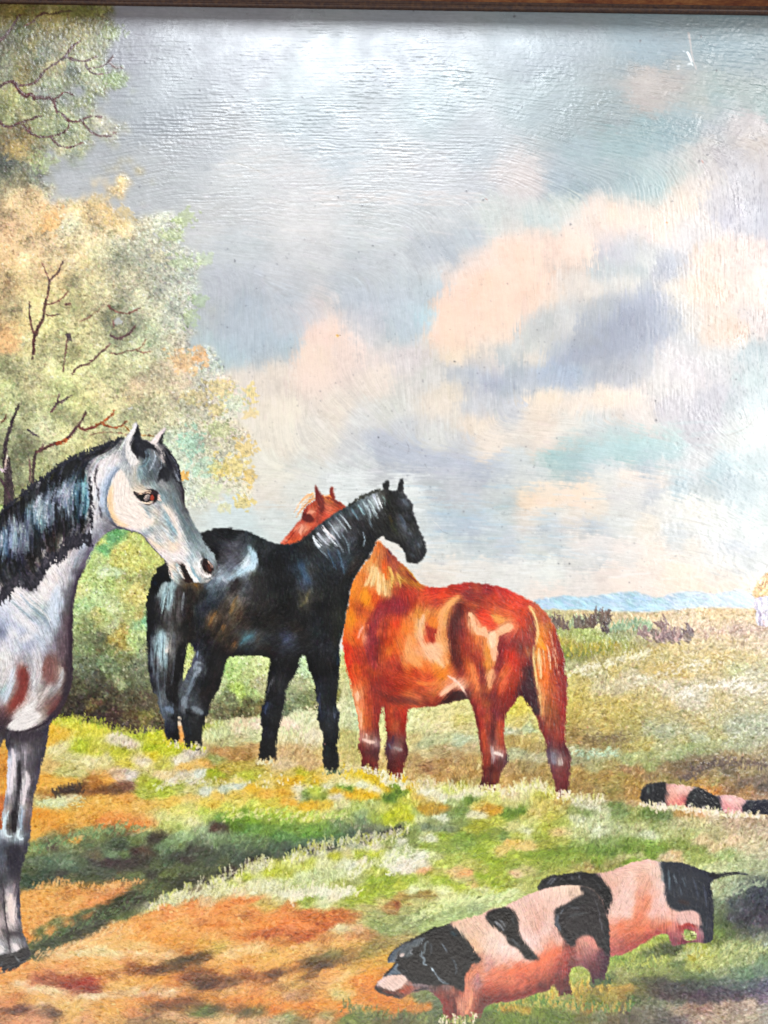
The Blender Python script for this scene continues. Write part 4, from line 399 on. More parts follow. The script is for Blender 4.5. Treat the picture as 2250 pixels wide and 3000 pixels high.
GREY_M = '''
S 1c1a20 .8 1.2 4 | 285,1368 282,1385 279,1402 283,1425
S 2c2a30 .7 1 3.5 | 283,1425 290,1440 288,1455 292,1470
S 26242a .7 1 4 | 266,1470 264,1455 262,1440
S 34303a .55 1.5 5 | 291,1480 296,1500 300,1520
S 505862 .6 2 6 | 352,1372 334,1390 322,1412 314,1440 313,1470 316,1500 326,1524 340,1540
S 9aa8bc .5 3 12 | 345,1368 325,1395 310,1425 302,1460 303,1500
S 3c3840 .6 1.5 5 | 322,1526 340,1543 365,1553 392,1560 415,1570
S 4a4850 .5 1.2 3 | 415,1568 432,1588 452,1611 472,1631 486,1646
P 14141c .9 1.5 | 404,1247 411,1268 416,1290 436,1296 447,1310 430,1318 438,1335 424,1345 410,1335 402,1350 396,1330 386,1318 384,1303 390,1285
P d6d0cc .85 1.2 | 396,1240 402,1250 390,1280 383,1305 386,1322 396,1334 405,1350 395,1362 380,1362 368,1345 364,1322 370,1296 382,1268
S 70767e .7 1.5 4 | 368,1300 365,1325 371,1350 384,1366
S f0e4dc .8 1 3 | 396,1362 404,1356 409,1350
S 8c9096 .5 1 2.5 | 374,1315 378,1335 390,1352
S 8c9096 .4 1 2.5 | 380,1310 386,1330 398,1348
P 17171e .9 1 | 479,1270 472,1280 464,1294 470,1300 480,1304
P e2d2cc .9 1 | 489,1251 478,1258 462,1272 448,1290 440,1296 452,1302 462,1298 468,1286 476,1270
S 17171f .85 2 16 | 430,1305 460,1315 480,1335 495,1358 502,1380
S 17171f .8 2 10 | 485,1312 502,1330 516,1352 526,1380 532,1404
S 14141a .8 1.5 7 | 470,1352 478,1372 486,1392 492,1412
S 14141a .7 1.2 5 | 505,1388 512,1400 524,1404
P 15151b .8 2 | 470,1375 486,1370 500,1385 496,1400 486,1412 478,1402 468,1408 462,1416
S b4aaa6 .8 1.2 6 | 432,1292 452,1302 466,1318 474,1338 482,1358
S d8ccc4 .7 1 3 | 446,1296 466,1310 480,1330 488,1350
S a8b0b8 .7 1 2.5 | 452,1322 456,1340 452,1358 444,1374 434,1386
S 9aa4ae .7 1 2 | 474,1350 474,1366 468,1380 460,1394
S 8094a0 .6 1 3 | 425,1318 432,1330 430,1345 420,1358
S 8aa0a8 .6 1 3 | 438,1326 440,1344 434,1358 424,1368
S 5c7880 .6 1.5 5 | 408,1370 422,1366 434,1354
S 9ca0a8 .5 1 2 | 500,1334 512,1352 520,1374 524,1394
S 8c9098 .5 1 2 | 508,1370 518,1390 526,1408
S b8b8b8 .6 1 1.6 | 514,1392 522,1402 530,1414
S 1c1a1c .9 1 3.5 | 516,1410 528,1414 536,1422
S 241c22 .85 1.5 9 | 536,1424 541,1440 541,1458 541,1474
S 3a3034 .6 1.5 5 | 540,1470 546,1488 552,1500
P 2a1a20 .9 1.2 | 393,1438 400,1443 410,1446 424,1444 436,1440 430,1436 446,1434 456,1437 464,1446 466,1458 460,1468 452,1476 440,1474 426,1472 412,1466 402,1456 394,1448
P d8bca0 .95 .8 | 404,1449 418,1450 430,1446 444,1446 436,1442 424,1446 410,1447
S e8ccb0 .9 .8 3 | 424,1440 434,1438 446,1441
P 141418 1 .8 | 402,1453 420,1452 434,1449 450,1450 458,1456 458,1468 448,1472 428,1472 414,1466
P 8c7c78 .95 .8 | 424,1458 432,1452 440,1452 438,1462 432,1470 424,1468
S d8c0b0 .9 .6 2.5 | 422,1464 427,1457 437,1451
P 9c4030 1 .8 | 442,1455 448,1451 452,1456 452,1464 447,1469 442,1466
S 1a1a20 1 .5 3.5 | 433,1461 436,1464
S f0f0f4 1 .4 2 | 435,1461 438,1461
P dcc0b4 .9 .8 | 463,1452 470,1452 470,1462 474,1470 464,1466
S e4ccb4 .9 .8 4 | 418,1472 432,1476 446,1472 452,1470
S 3c2c28 .8 .8 2.5 | 424,1478 436,1480 446,1477
S 34282a .7 1 3 | 396,1446 404,1448
S e8d8cc .6 2 8 | 478,1478 494,1500 508,1522 520,1550 532,1575
S 7c98a0 .5 2 7 | 480,1500 492,1522 506,1545 518,1568
S c4ccd0 .6 1.5 5 | 470,1540 484,1556 498,1572 514,1590
S 6c8490 .5 2 7 | 424,1492 434,1505 444,1520
S 5c6c70 .5 2 8 | 508,1440 516,1480 534,1520 560,1560 586,1602
P 281814 .95 1.2 | 531,1653 542,1658 548,1672 556,1688 566,1702 560,1710 546,1706 538,1694 534,1678
S ece0d8 .9 1.2 7 | 543,1652 554,1668 566,1688 582,1706
S a8bcc4 .6 2 7 | 518,1650 526,1672 540,1696
S ecdccc .9 1 4 | 522,1660 532,1680 544,1698
S 8ca4ac .7 2 8 | 562,1660 572,1684 588,1702
P 2a1c1c .97 1 | 598,1639 608,1640 616,1650 626,1664 624,1676 616,1682 602,1674 594,1660
P 5a3224 .8 1.5 | 608,1652 618,1662 622,1674 612,1672
S e8c8b8 .9 .8 2.5 | 608,1642 617,1654 625,1665
S e8e0dc .9 1 5 | 594,1636 584,1648 583,1662 592,1680 610,1690 622,1686
S d8dcdc .7 1 3 | 586,1634 582,1650 586,1668
S 50585c .6 1.2 4 | 598,1698 614,1696 628,1684 636,1668
S 3a3438 .7 1.2 3 | 550,1713 575,1711 596,1713 614,1706 630,1694 638,1674 638,1655
S 3c2c20 .6 1.5 6 | 556,1700 570,1712 548,1722
S e8ccc0 .7 1 3 | 498,1664 502,1684 512,1704
S 3c3440 .6 3 12 | 240,1690 226,1740 222,1790
S 40303a .7 4 16 | 212,1800 208,1860 210,1930 206,1985 196,2035
S 2c2028 .75 3 9 | 214,1850 213,1920 212,1990 204,2035 186,2068 160,2096
S 8c9ca8 .5 2 6 | 60,1742 90,1775 120,1805 150,1840
S 708890 .5 2 5 | 90,1758 120,1785 150,1815
S 8c98a4 .4 2 5 | 30,1750 60,1785 90,1820
S b0a8ac .5 3 14 | 250,1565 225,1610 205,1660 188,1720
S 5c5460 .5 3 9 | 290,1562 268,1600 252,1640 236,1690
P 7a2c26 .45 5 | 66,1958 84,1980 82,2010 74,2050 50,2075 28,2080 40,2050 58,2020 52,1985
P 80504a .35 7 | 128,1930 160,1925 175,1960 168,2010 150,2005 128,1985
S 2a2028 .85 2 7 | 18,2140 50,2146 90,2140 130,2120 160,2098
S 322a32 .9 3 22 | 30,2156 80,2160 130,2148
S 5a2c2c .6 3 14 | 186,2040 165,2075 140,2095
P e0d8d4 .8 3 | 26,2135 50,2105 80,2070 110,2050 100,2080 120,2100 90,2130 60,2140
S ddd0d2 .85 2 11 | 38,2195 40,2240 32,2290 28,2330
S d8cacc .85 2 8 | 78,2260 84,2285 76,2320 70,2360
S b8acb4 .5 2 5 | 74,2195 76,2225 74,2250
S 2a262c .7 2.5 10 | 58,2230 58,2300 48,2370 42,2420
S 1e1a1e .85 2 16 | 44,2375 44,2410 42,2440
S c8d4d8 .9 1.2 6 | 28,2375 14,2405 14,2440 26,2452 38,2450
S ccd8dc .9 1 5 | 62,2428 54,2444 60,2460 70,2456
S 94a4b4 .6 2 7 | 66,2360 64,2400 62,2430
S 201c28 .8 4 30 | 50,2475 44,2520 40,2570
S e8d2ca .8 3 16 | 32,2620 34,2660 40,2705
S 8c7c80 .6 2 6 | 42,2590 44,2620
S 38303a .7 2 8 | 60,2570 56,2640 60,2700
S 30282e .8 1.5 5 | 10,2590 14,2650 20,2710 26,2750 32,2795
S 40383c .7 2 10 | 20,2738 42,2736 62,2742
S d8ccca .85 2 14 | 38,2768 52,2778 60,2782
S d8d0ce .8 2 14 | -4,2775 12,2785
P 2a2626 .9 2 | -20,2812 10,2800 32,2798 60,2784 84,2778 88,2804 66,2822 40,2842 0,2850 -40,2850
S 8c9090 .6 1.5 5 | 44,2798 52,2812 60,2820
S 606870 .5 1.5 5 | 10,2818 0,2832
'''
GREY_ANG = '''0 1550 95;60 1600 92;150 1480 102;250 1450 92;200 1400 115;300 1320 150;340 1350 120;300 1450 100;240 1620 115;350 1450 95;400 1500 40;370 1540 20;440 1400 70;460 1340 60;500 1380 60;520 1470 62;560 1560 58;600 1640 60;460 1560 45;520 1640 40;530 1690 55;430 1460 5;150 1700 60;100 1790 42;180 1760 85;50 1850 70;120 1900 60;200 1900 90;60 2030 110;150 2050 130;80 2110 150;50 2200 90;60 2300 92;40 2450 92;30 2650 90;40 2760 60;30 2830 160;390 1320 110;480 1290 130'''
BLACK_OUT = '''484,1650 500,1600 560,1570 596,1560 617,1553 647,1548 686,1548 719,1556 747,1568 774,1581 801,1590 822,1595 846,1597 872,1590 899,1573 920,1552 945,1531 975,1510 993,1498 1017,1486 1041,1471 1071,1455 1095,1443 1122,1436 1122,1418 1128,1412 1136,1408 1142,1415 1142,1436 1162,1439 1168,1420 1175,1406 1181,1404 1184,1418 1183,1441 1195,1458 1212,1482 1209,1494 1219,1519 1228,1546 1240,1573 1249,1600 1250,1624 1237,1642 1219,1652 1195,1648 1189,1633 1186,1618 1174,1603 1159,1591 1134,1582 1125,1571 1107,1582 1095,1609 1080,1636 1059,1663 1044,1690 1030,1719 1022,1767 1013,1815 1006,1859 997,1885 996,1912 997,1968 989,2026 987,2069 996,2093 994,2116 992,2163 988,2191 996,2226 990,2260 956,2259 947,2234 947,2195 945,2148 933,2116 931,2093 929,2046 921,1999 905,1960 896,1924 884,1924 874,1964 851,1999 839,2034 835,2073 825,2116 815,2148 811,2187 810,2222 806,2231 764,2227 760,2210 764,2183 770,2148 765,2113 766,2085 776,2054 782,2015 786,1975 790,1930 733,1922 674,1924 666,1932 655,1975 643,2018 623,2054 612,2085 600,2116 594,2156 589,2195 546,2191 539,2163 533,2124 526,2101 525,2130 524,2179 500,2179 484,2148 480,2109 469,2085 459,2046 443,2007 435,1960 431,1901 432,1847 430,1795 432,1756 439,1726 445,1696 457,1681 463,1663'''
BLACK_GAP = '556,1884 549,1900 546,1930 541,1965 537,1998 548,1975 562,1940 571,1915 566,1900'
BLACK_P = '''620 1570 202228;600 1600 161418;650 1560 181a20;680 1570 1a1c24;620 1590 1c1c22;660 1600 34343c;700 1600 3c3c48;640 1630 2c2a30;660 1630 4c4854;680 1640 5c5c70;700 1630 50505c;720 1590 303840;720 1610 3c5560;735 1620 a0bcc4;735 1640 b0c8d4;750 1650 98b0c0;740 1660 b8ccd4;725 1650 b8ccd4;715 1670 88a8b8;700 1680 a8b8c8;685 1670 6c8494;660 1680 6c7888;650 1690 a0a8b8;675 1660 60687c;640 1700 6c7c8c;640 1710 4c6070;660 1700 7c8494;620 1730 4c6474;615 1715 60788c;620 1760 3c5060;640 1750 2c3844;690 1690 302c30;700 1710 2c2420;690 1720 2c1c18;720 1720 484c54;715 1735 50545c;750 1600 20282c;755 1630 181c20;765 1650 14181c;750 1680 302c24;770 1700 1c1a18;720 1740 40383a;705 1750 6c645c;690 1770 84683c;685 1760 60544c;670 1800 5c4830;665 1790 3c2c24;680 1795 6c5030;700 1800 5c3c20;655 1830 4c3420;640 1840 28180f;620 1820 7c5428;630 1810 6c4820;610 1840 50381c;650 1850 584020;730 1800 282020;720 1830 38281c;760 1740 241c1c;600 1740 14181c;560 1730 181210;570 1760 2c1c10;555 1800 2a180c;560 1840 1c0f08;550 1720 6c4820;570 1715 805820;585 1725 604420;540 1740 201410;580 1790 2c3444;600 1790 283044;620 1780 1c2434;580 1830 18202c;600 1860 1c1820;750 1820 14100e;790 1830 201810;700 1880 3c2010;690 1890 70451c;680 1880 301c10;720 1870 38606c;700 1895 2c4450;740 1865 406470;755 1870 5c4a34;770 1870 1c2834;800 1880 14141c;720 1895 202c34;740 1890 20282c;700 1910 180c08;760 1910 1c0a06;780 1900 200c08;800 1700 0c0c10;790 1650 0e0f14;820 1650 0c0c12;840 1620 141820;850 1700 0c0e14;870 1740 181c20;860 1640 1c2430;880 1680 1c3040;890 1660 24405c;875 1660 203448;900 1700 3a4c68;895 1720 2c3c58;905 1670 3c3c38;920 1740 2c2c24;910 1740 4c4838;900 1760 5c5030;885 1740 443c28;890 1780 28261c;940 1700 141a20;950 1780 0c0e10;860 1800 100f10;850 1870 343c54;840 1875 384060;830 1880 202434;900 1820 0c0c0e;860 1760 14120f;920 1830 181c24;930 1850 20282c;890 1870 14100e;870 1840 281810;980 1780 10120e;1000 1800 24280f;990 1850 20200e;1005 1830 28280f;1000 1720 10100f;1040 1680 30200f;1060 1640 201812;1050 1655 38241a;1030 1700 181410;1060 1590 18181a;940 1880 181a24;960 1890 1c1c28;990 1880 28241c;930 1780 0c0c0e;970 1840 101010
960 1540 2c2c34;950 1560 5c5860;980 1530 444048;1000 1520 505860;960 1575 a0a4ac;940 1580 98a0a4;985 1545 a8b0b8;1000 1540 7c848c;1010 1500 30383c;1040 1490 3c4c50;1030 1500 48585c;1060 1490 485c60;1070 1480 6c8488;1050 1510 3c4c54;1085 1480 8494988;1100 1460 a8b4b8;1110 1475 98a0a8;1120 1460 5c5c54;1130 1450 4c4838;1080 1460 5c6468;1090 1500 5c646c;1110 1500 383838;1150 1460 14120f;1135 1480 18160e;1180 1460 2c3438;1190 1470 484c5c;1185 1480 34343e;1200 1490 383c44;1205 1470 302c30;1190 1500 28262c;1150 1520 161408;1150 1490 1c180c;1170 1500 14120c;1180 1530 484c58;1170 1515 3c3c44;1195 1555 404450;1200 1530 1c1a18;1200 1510 383c48;1210 1560 30302c;1220 1590 303840;1230 1600 40484c;1240 1610 2c2c30;1220 1630 24262a;1230 1625 303236;1200 1620 24242a;1205 1640 281e14;1170 1580 201c14;1150 1560 1c1a0c;1130 1560 18140a;1120 1540 141208;1080 1540 1a1818;1090 1570 141216;1060 1550 202024;1040 1560 303038;1020 1560 383840;1030 1590 404a58;1010 1600 282c34;1000 1580 3c424c;970 1600 50585c;950 1600 68707c;930 1590 3c444c;980 1620 304050;1000 1640 243c50;960 1650 1c2a38;1010 1660 283c54;1030 1630 20303c;1050 1610 1c2028;920 1620 20262a;910 1600 202420;900 1610 14181c;940 1630 202c34;1070 1560 202024;1100 1550 181614;1110 1520 201e18;1000 1680 28262c;980 1690 1c2024;960 1700 14181c;1020 1540 2c2428;1050 1530 281c20;920 1570 201c1c;1130 1425 16161c;1175 1425 181820;905 1585 201c1c
450 1720 0e1c20;455 1690 101a20;470 1680 1c2024;480 1660 181210;450 1700 14303a;500 1720 88a0a4;510 1712 889c9c;490 1750 98b0b0;480 1750 8ca0a4;495 1735 98b4b4;510 1760 5c6c70;500 1780 7c8890;470 1780 2a2428;475 1765 302c34;530 1740 443a38;530 1760 4c4440;540 1760 30282c;495 1800 585454;485 1810 504c4c;510 1790 60605c;460 1820 100e12;520 1810 4c4440;540 1800 383034;500 1830 484240;480 1840 302824;450 1860 20242c;460 1870 60747c;455 1880 70848c;470 1860 7c9498;480 1890 a8c4c8;475 1875 a0b8bc;490 1900 b8a8a0;485 1910 c4b4ac;500 1880 6c6c6c;520 1880 48403c;510 1900 4c4440;440 1900 181822;445 1920 38404c;470 1950 70787c;460 1930 80888c;480 1960 646c70;500 1950 3a3634;495 1920 606460;530 1900 14100f;530 1950 0e0a08;520 1970 181210;450 1980 34384a;460 2000 40444c;480 2000 2c2c30;500 2010 20181a;480 2050 5c646c;470 2030 505860;490 2085 5c6878;500 2075 404c5c;480 2090 4c5868;510 2100 1c1c20;500 2040 100e12;500 2130 34384a;510 2150 141216;515 2170 181210;520 2060 141216;440 1800 06080c;436 1850 06080c;440 1960 101018;540 1850 0c0806;550 1870 1c140c;440 1750 0a1014;450 2010 181820
580 1940 484a5c;575 1930 606478;570 1960 6c7484;578 1955 707880;565 1980 505864;585 1970 383e48;560 2000 5c6874;550 2030 4c545c;545 2050 606a74;535 2065 646c78;540 2070 70747c;550 2080 2a303c;560 2040 303844;580 2010 1c2028;580 2080 60686e;575 2090 50585c;590 2085 343a44;560 2100 18181e;570 2130 0e1218;560 2170 0e1014;580 2160 101214;550 2150 18242c;600 2000 101014;620 1950 0e0a0e;640 1960 1c0808;630 2000 1c0c10;610 2040 200c0c;600 2070 14101a;590 2110 0e0c10;600 1920 1c1c26;570 1900 2a2e3c;640 1920 140c0c
800 1970 12101a;830 1960 0e0c12;860 1940 0e0a0e;810 1980 1e1e24;790 2040 0e0c10;800 2000 282828;790 2070 242c44;780 2080 1c2234;775 2100 181c28;800 2080 0c1014;820 2060 181620;800 2120 0e0e14;790 2150 20202c;790 2200 100e12;800 2180 0e0c10;920 1960 0e0c12;950 1960 0e0c12;980 1950 1a100e;990 1930 1c282c;990 1960 182024;960 2000 12141c;940 2020 202434;940 2080 282c38;950 2100 20283c;980 2090 343c44;970 2110 1c2430;990 2080 303440;960 2060 10161c;980 2030 0c1418;960 2150 0c1820;980 2200 0e1a18;970 2240 0c1414;955 2180 182028;985 2250 101414;950 2130 14181f'''.replace('8494988', '849498').replace('\n', ';')
BLACK_M = '''
P 0a0c10 .9 2 | 484,1650 492,1665 500,1690 500,1706 484,1705 470,1718 458,1745 448,1800 440,1850 434,1900 430,1850 430,1780 440,1715 456,1680
S 16303a .5 3 8 | 450,1705 460,1715
P 7c9498 .5 3 | 500,1708 516,1714 512,1740 508,1760 500,1775 494,1790 486,1780 476,1790 470,1770 478,1745 488,1722
S a8bcbc .6 1.5 5 | 500,1720 490,1745 484,1775
S 7c8084 .6 1.2 4 | 540,1735 536,1760 534,1790
S 50484a .5 2 8 | 524,1725 522,1770 524,1830
S b0c4c4 .75 1 2.6 | 504,1712 492,1740 480,1775 474,1800
S a4b8b8 .75 1 2.6 | 512,1716 504,1745 496,1790
S 1c1818 .7 1 3 | 498,1722 488,1760 480,1800 476,1840
S 34302e .7 1 3 | 512,1750 506,1800 502,1860
S c0d0d0 .75 1 2.4 | 474,1850 472,1885 476,1920
S b8c8c8 .75 1 2.4 | 484,1862 482,1895 486,1930
S 1c1818 .7 1 3 | 480,1870 478,1920 480,1980
S 181418 .7 1 3 | 464,1880 458,1930 462,1990
S 1c1818 .7 1 3 | 496,1900 494,1960 496,2020
S 24201e .7 2 6 | 518,1720 520,1760 514,1800 516,1860
P 88a2a8 .45 3 | 470,1850 478,1845 488,1870 486,1900 494,1930 486,1960 476,1950 466,1920 456,1930 452,1900 460,1870
S c8c0b8 .8 1 4 | 492,1900 490,1915
S 9cb4bc .7 1.5 5 | 476,1860 472,1900 470,1950
S 68747c .7 1.5 4 | 444,1890 446,1930 454,1980
S 5c646c .6 1.5 4 | 462,1940 464,1990 470,2040 476,2080
S 50565e .6 1.5 3 | 480,1960 484,2010 486,2060
S 3c4048 .6 1.5 3 | 510,1850 512,1900 510,1960 502,2010
S 60605e .5 1.5 3 | 498,1820 502,1870 504,1930
S 60686e .7 1.5 4 | 474,2060 478,2085 486,2100
S 5c6878 .8 2.5 14 | 480,2080 496,2078 510,2090
S 0c0a0c .8 2 10 | 526,1890 522,1950 516,2010 510,2060
S 707888 .8 1.5 5 | 580,1908 577,1930
S 7c848c .85 1.8 9 | 592,1945 578,1942 572,1956 588,1962 574,1976 568,1990
S 606a74 .8 2 9 | 568,1985 560,2010 548,2040
S 687078 .85 2 16 | 545,2040 540,2060 550,2075
S 646c72 .8 2.5 14 | 562,2072 580,2082 598,2092
S 0c0c10 .7 2 6 | 545,2085 560,2095 580,2098
S b8ccd8 .8 2.5 15 | 745,1620 748,1640 740,1660 715,1672
S d0dce4 .8 1.5 6 | 728,1640 722,1655 714,1668
S 9cb8c4 .6 3 12 | 730,1600 742,1622 748,1650
S a4bcc8 .7 3 10 | 735,1664 700,1682 665,1700
S 90a0ac .6 3 9 | 675,1680 650,1692 636,1712
S c0c8d0 .5 2 6 | 650,1690 662,1706
S 6c7070 .7 1 2 | 680,1674 681,1688
S 6c7070 .7 1 2 | 686,1673 687,1688
S 6c7070 .7 1 2 | 692,1672 693,1687
S 262022 .7 3 12 | 695,1690 690,1715 680,1740
S 44424c .5 4 16 | 660,1595 690,1600 712,1592
S 101014 .8 3 8 | 600,1562 630,1600 640,1640
S 7c6038 .6 2 5 | 700,1745 688,1762 680,1785 672,1800
S 8c5c28 .5 2 4 | 635,1790 622,1812 612,1835
S 8c602c .5 2 4 | 660,1830 652,1850
S 7c5024 .5 2 4 | 692,1880 684,1898
S 8c642c .5 2 5 | 570,1710 582,1722
S 44707c .6 3 8 | 700,1892 722,1872 742,1862 
S 3c4660 .5 4 10 | 830,1882 850,1868
S 605838 .5 2.5 5 | 908,1730 898,1760 880,1780
S 34506c .5 5 14 | 878,1650 892,1680 905,1710
S d4d8dc .85 1.2 6 | 918,1570 926,1590 940,1604
S b8bcc4 .8 1.2 4 | 930,1563 946,1582 966,1600
S dcd4d4 .85 1.2 5 | 945,1540 962,1562 984,1582
S a8b0b8 .8 1.2 4 | 960,1530 980,1552 1000,1580
S c8ccd0 .8 1.2 4 | 948,1552 970,1580 990,1602
S 9098a0 .7 1.2 3 | 972,1560 990,1590 1008,1620
S 707c84 .7 1.2 3 | 920,1595 945,1615 965,1640
S 8c9498 .8 1.2 4 | 985,1515 1002,1535 1020,1562
S a0a8ac .8 1.2 4 | 995,1505 1012,1525 1030,1550
S 6c7c84 .7 1.2 3 | 1000,1560 1018,1592 1026,1625
S 4c6478 .6 1.5 4 | 990,1610 1002,1645 1010,1685
S 3c546c .6 1.5 4 | 960,1610 975,1645 985,1670
S 5c7480 .7 1.5 5 | 1030,1492 1040,1505 1052,1525
S 84a0a4 .75 1.5 6 | 1050,1478 1058,1492 1070,1510
S a8b4b4 .85 1.2 5 | 1078,1465 1090,1480 1100,1505
S c4ccd0 .85 1.2 4 | 1092,1455 1104,1472 1112,1498
S 98a4a8 .8 1.2 4 | 1066,1470 1080,1490 1088,1520
S dce0e0 .8 1 3 | 1108,1458 1116,1475 1122,1490
S 70807c .7 1.2 3 | 1120,1450 1128,1468 1130,1486
S 889498 .7 1.2 3 | 1095,1490 1104,1510 1110,1520
S 606c74 .7 1.2 3 | 1080,1510 1088,1535 1092,1550
S 8c9aa4 .7 1 2.5 | 1066,1560 1069,1580 1067,1602
S 3c3c3c .6 1 4 | 1165,1445 1186,1444
S 4a5058 .7 2 9 | 1180,1462 1190,1475 1200,1484
S 3c4450 .7 2 6 | 1172,1510 1182,1530 1192,1552
S 50565e .7 1.5 4 | 1178,1535 1190,1556
S 44484f .7 2 6 | 1196,1560 1206,1568
S 464e56 .7 2 7 | 1225,1592 1231,1606
S 3a3e44 .6 2 6 | 1202,1622 1216,1634
S 0c0a0a .9 1.2 4 | 1192,1496 1204,1498 1212,1490
S 101010 .8 1.2 3 | 1196,1504 1206,1508
S 28380c .3 2 6 | 1148,1540 1170,1570
S 6c5a20 .35 2 3 | 1142,1510 1150,1540
S 6c6a70 .5 1.2 3 | 782,2040 800,1990
S 3c4864 .6 2 5 | 785,2058 778,2078 776,2095
S 34384a .6 2 5 | 938,2030 934,2060 942,2090
S 444c58 .6 2 6 | 985,2085 980,2105
S c89080 .6 1 2.5 | 952,2178 953,2184
S 18242c .7 2 8 | 992,1900 992,1950
'''
BLACK_ANG = '''480 1750 100;470 1900 95;490 2050 92;550 2040 115;570 1950 100;590 2150 90;650 1600 20;700 1650 140;740 1640 100;680 1750 115;620 1800 110;700 1880 140;800 1700 95;900 1700 75;950 1800 90;960 1580 50;1050 1520 62;1110 1480 68;1180 1500 60;1220 1600 70;1150 1560 50;1050 1650 125;800 2000 95;790 2150 90;960 2000 90;960 2200 90;850 1880 170'''
CHEST_OUT = '''1112,1586 1131,1603 1148,1618 1167,1642 1186,1658 1206,1678 1222,1699 1234,1712 1251,1720 1275,1722 1300,1721 1324,1714 1350,1711 1375,1707 1417,1710 1456,1718 1489,1728 1519,1743 1556,1759 1580,1774 1604,1801 1622,1828 1634,1861 1646,1900 1655,1936 1660,1976 1663,2012 1664,2048 1661,2087 1657,2143 1659,2177 1673,2215 1673,2249 1668,2288 1667,2330 1649,2336 1632,2331 1625,2288 1611,2249 1603,2220 1601,2177 1587,2143 1567,2095 1543,2061 1526,2038 1505,2066 1482,2098 1478,2143 1481,2181 1491,2220 1487,2236 1473,2259 1464,2288 1456,2315 1410,2312 1413,2278 1415,2239 1408,2191 1401,2143 1389,2090 1374,2054 1336,2055 1312,2063 1263,2073 1206,2076 1196,2082 1194,2109 1191,2157 1196,2210 1186,2239 1177,2283 1138,2271 1136,2230 1128,2206 1133,2167 1131,2119 1121,2072 1116,2095 1112,2133 1116,2177 1112,2210 1108,2239 1107,2268 1063,2256 1061,2220 1051,2196 1054,2153 1051,2104 1039,2061 1030,2013 1022,1979 1013,1948 1007,1900 1004,1880 1013,1815 1022,1767 1030,1719 1044,1690 1060,1664 1080,1638 1095,1611 1105,1590'''
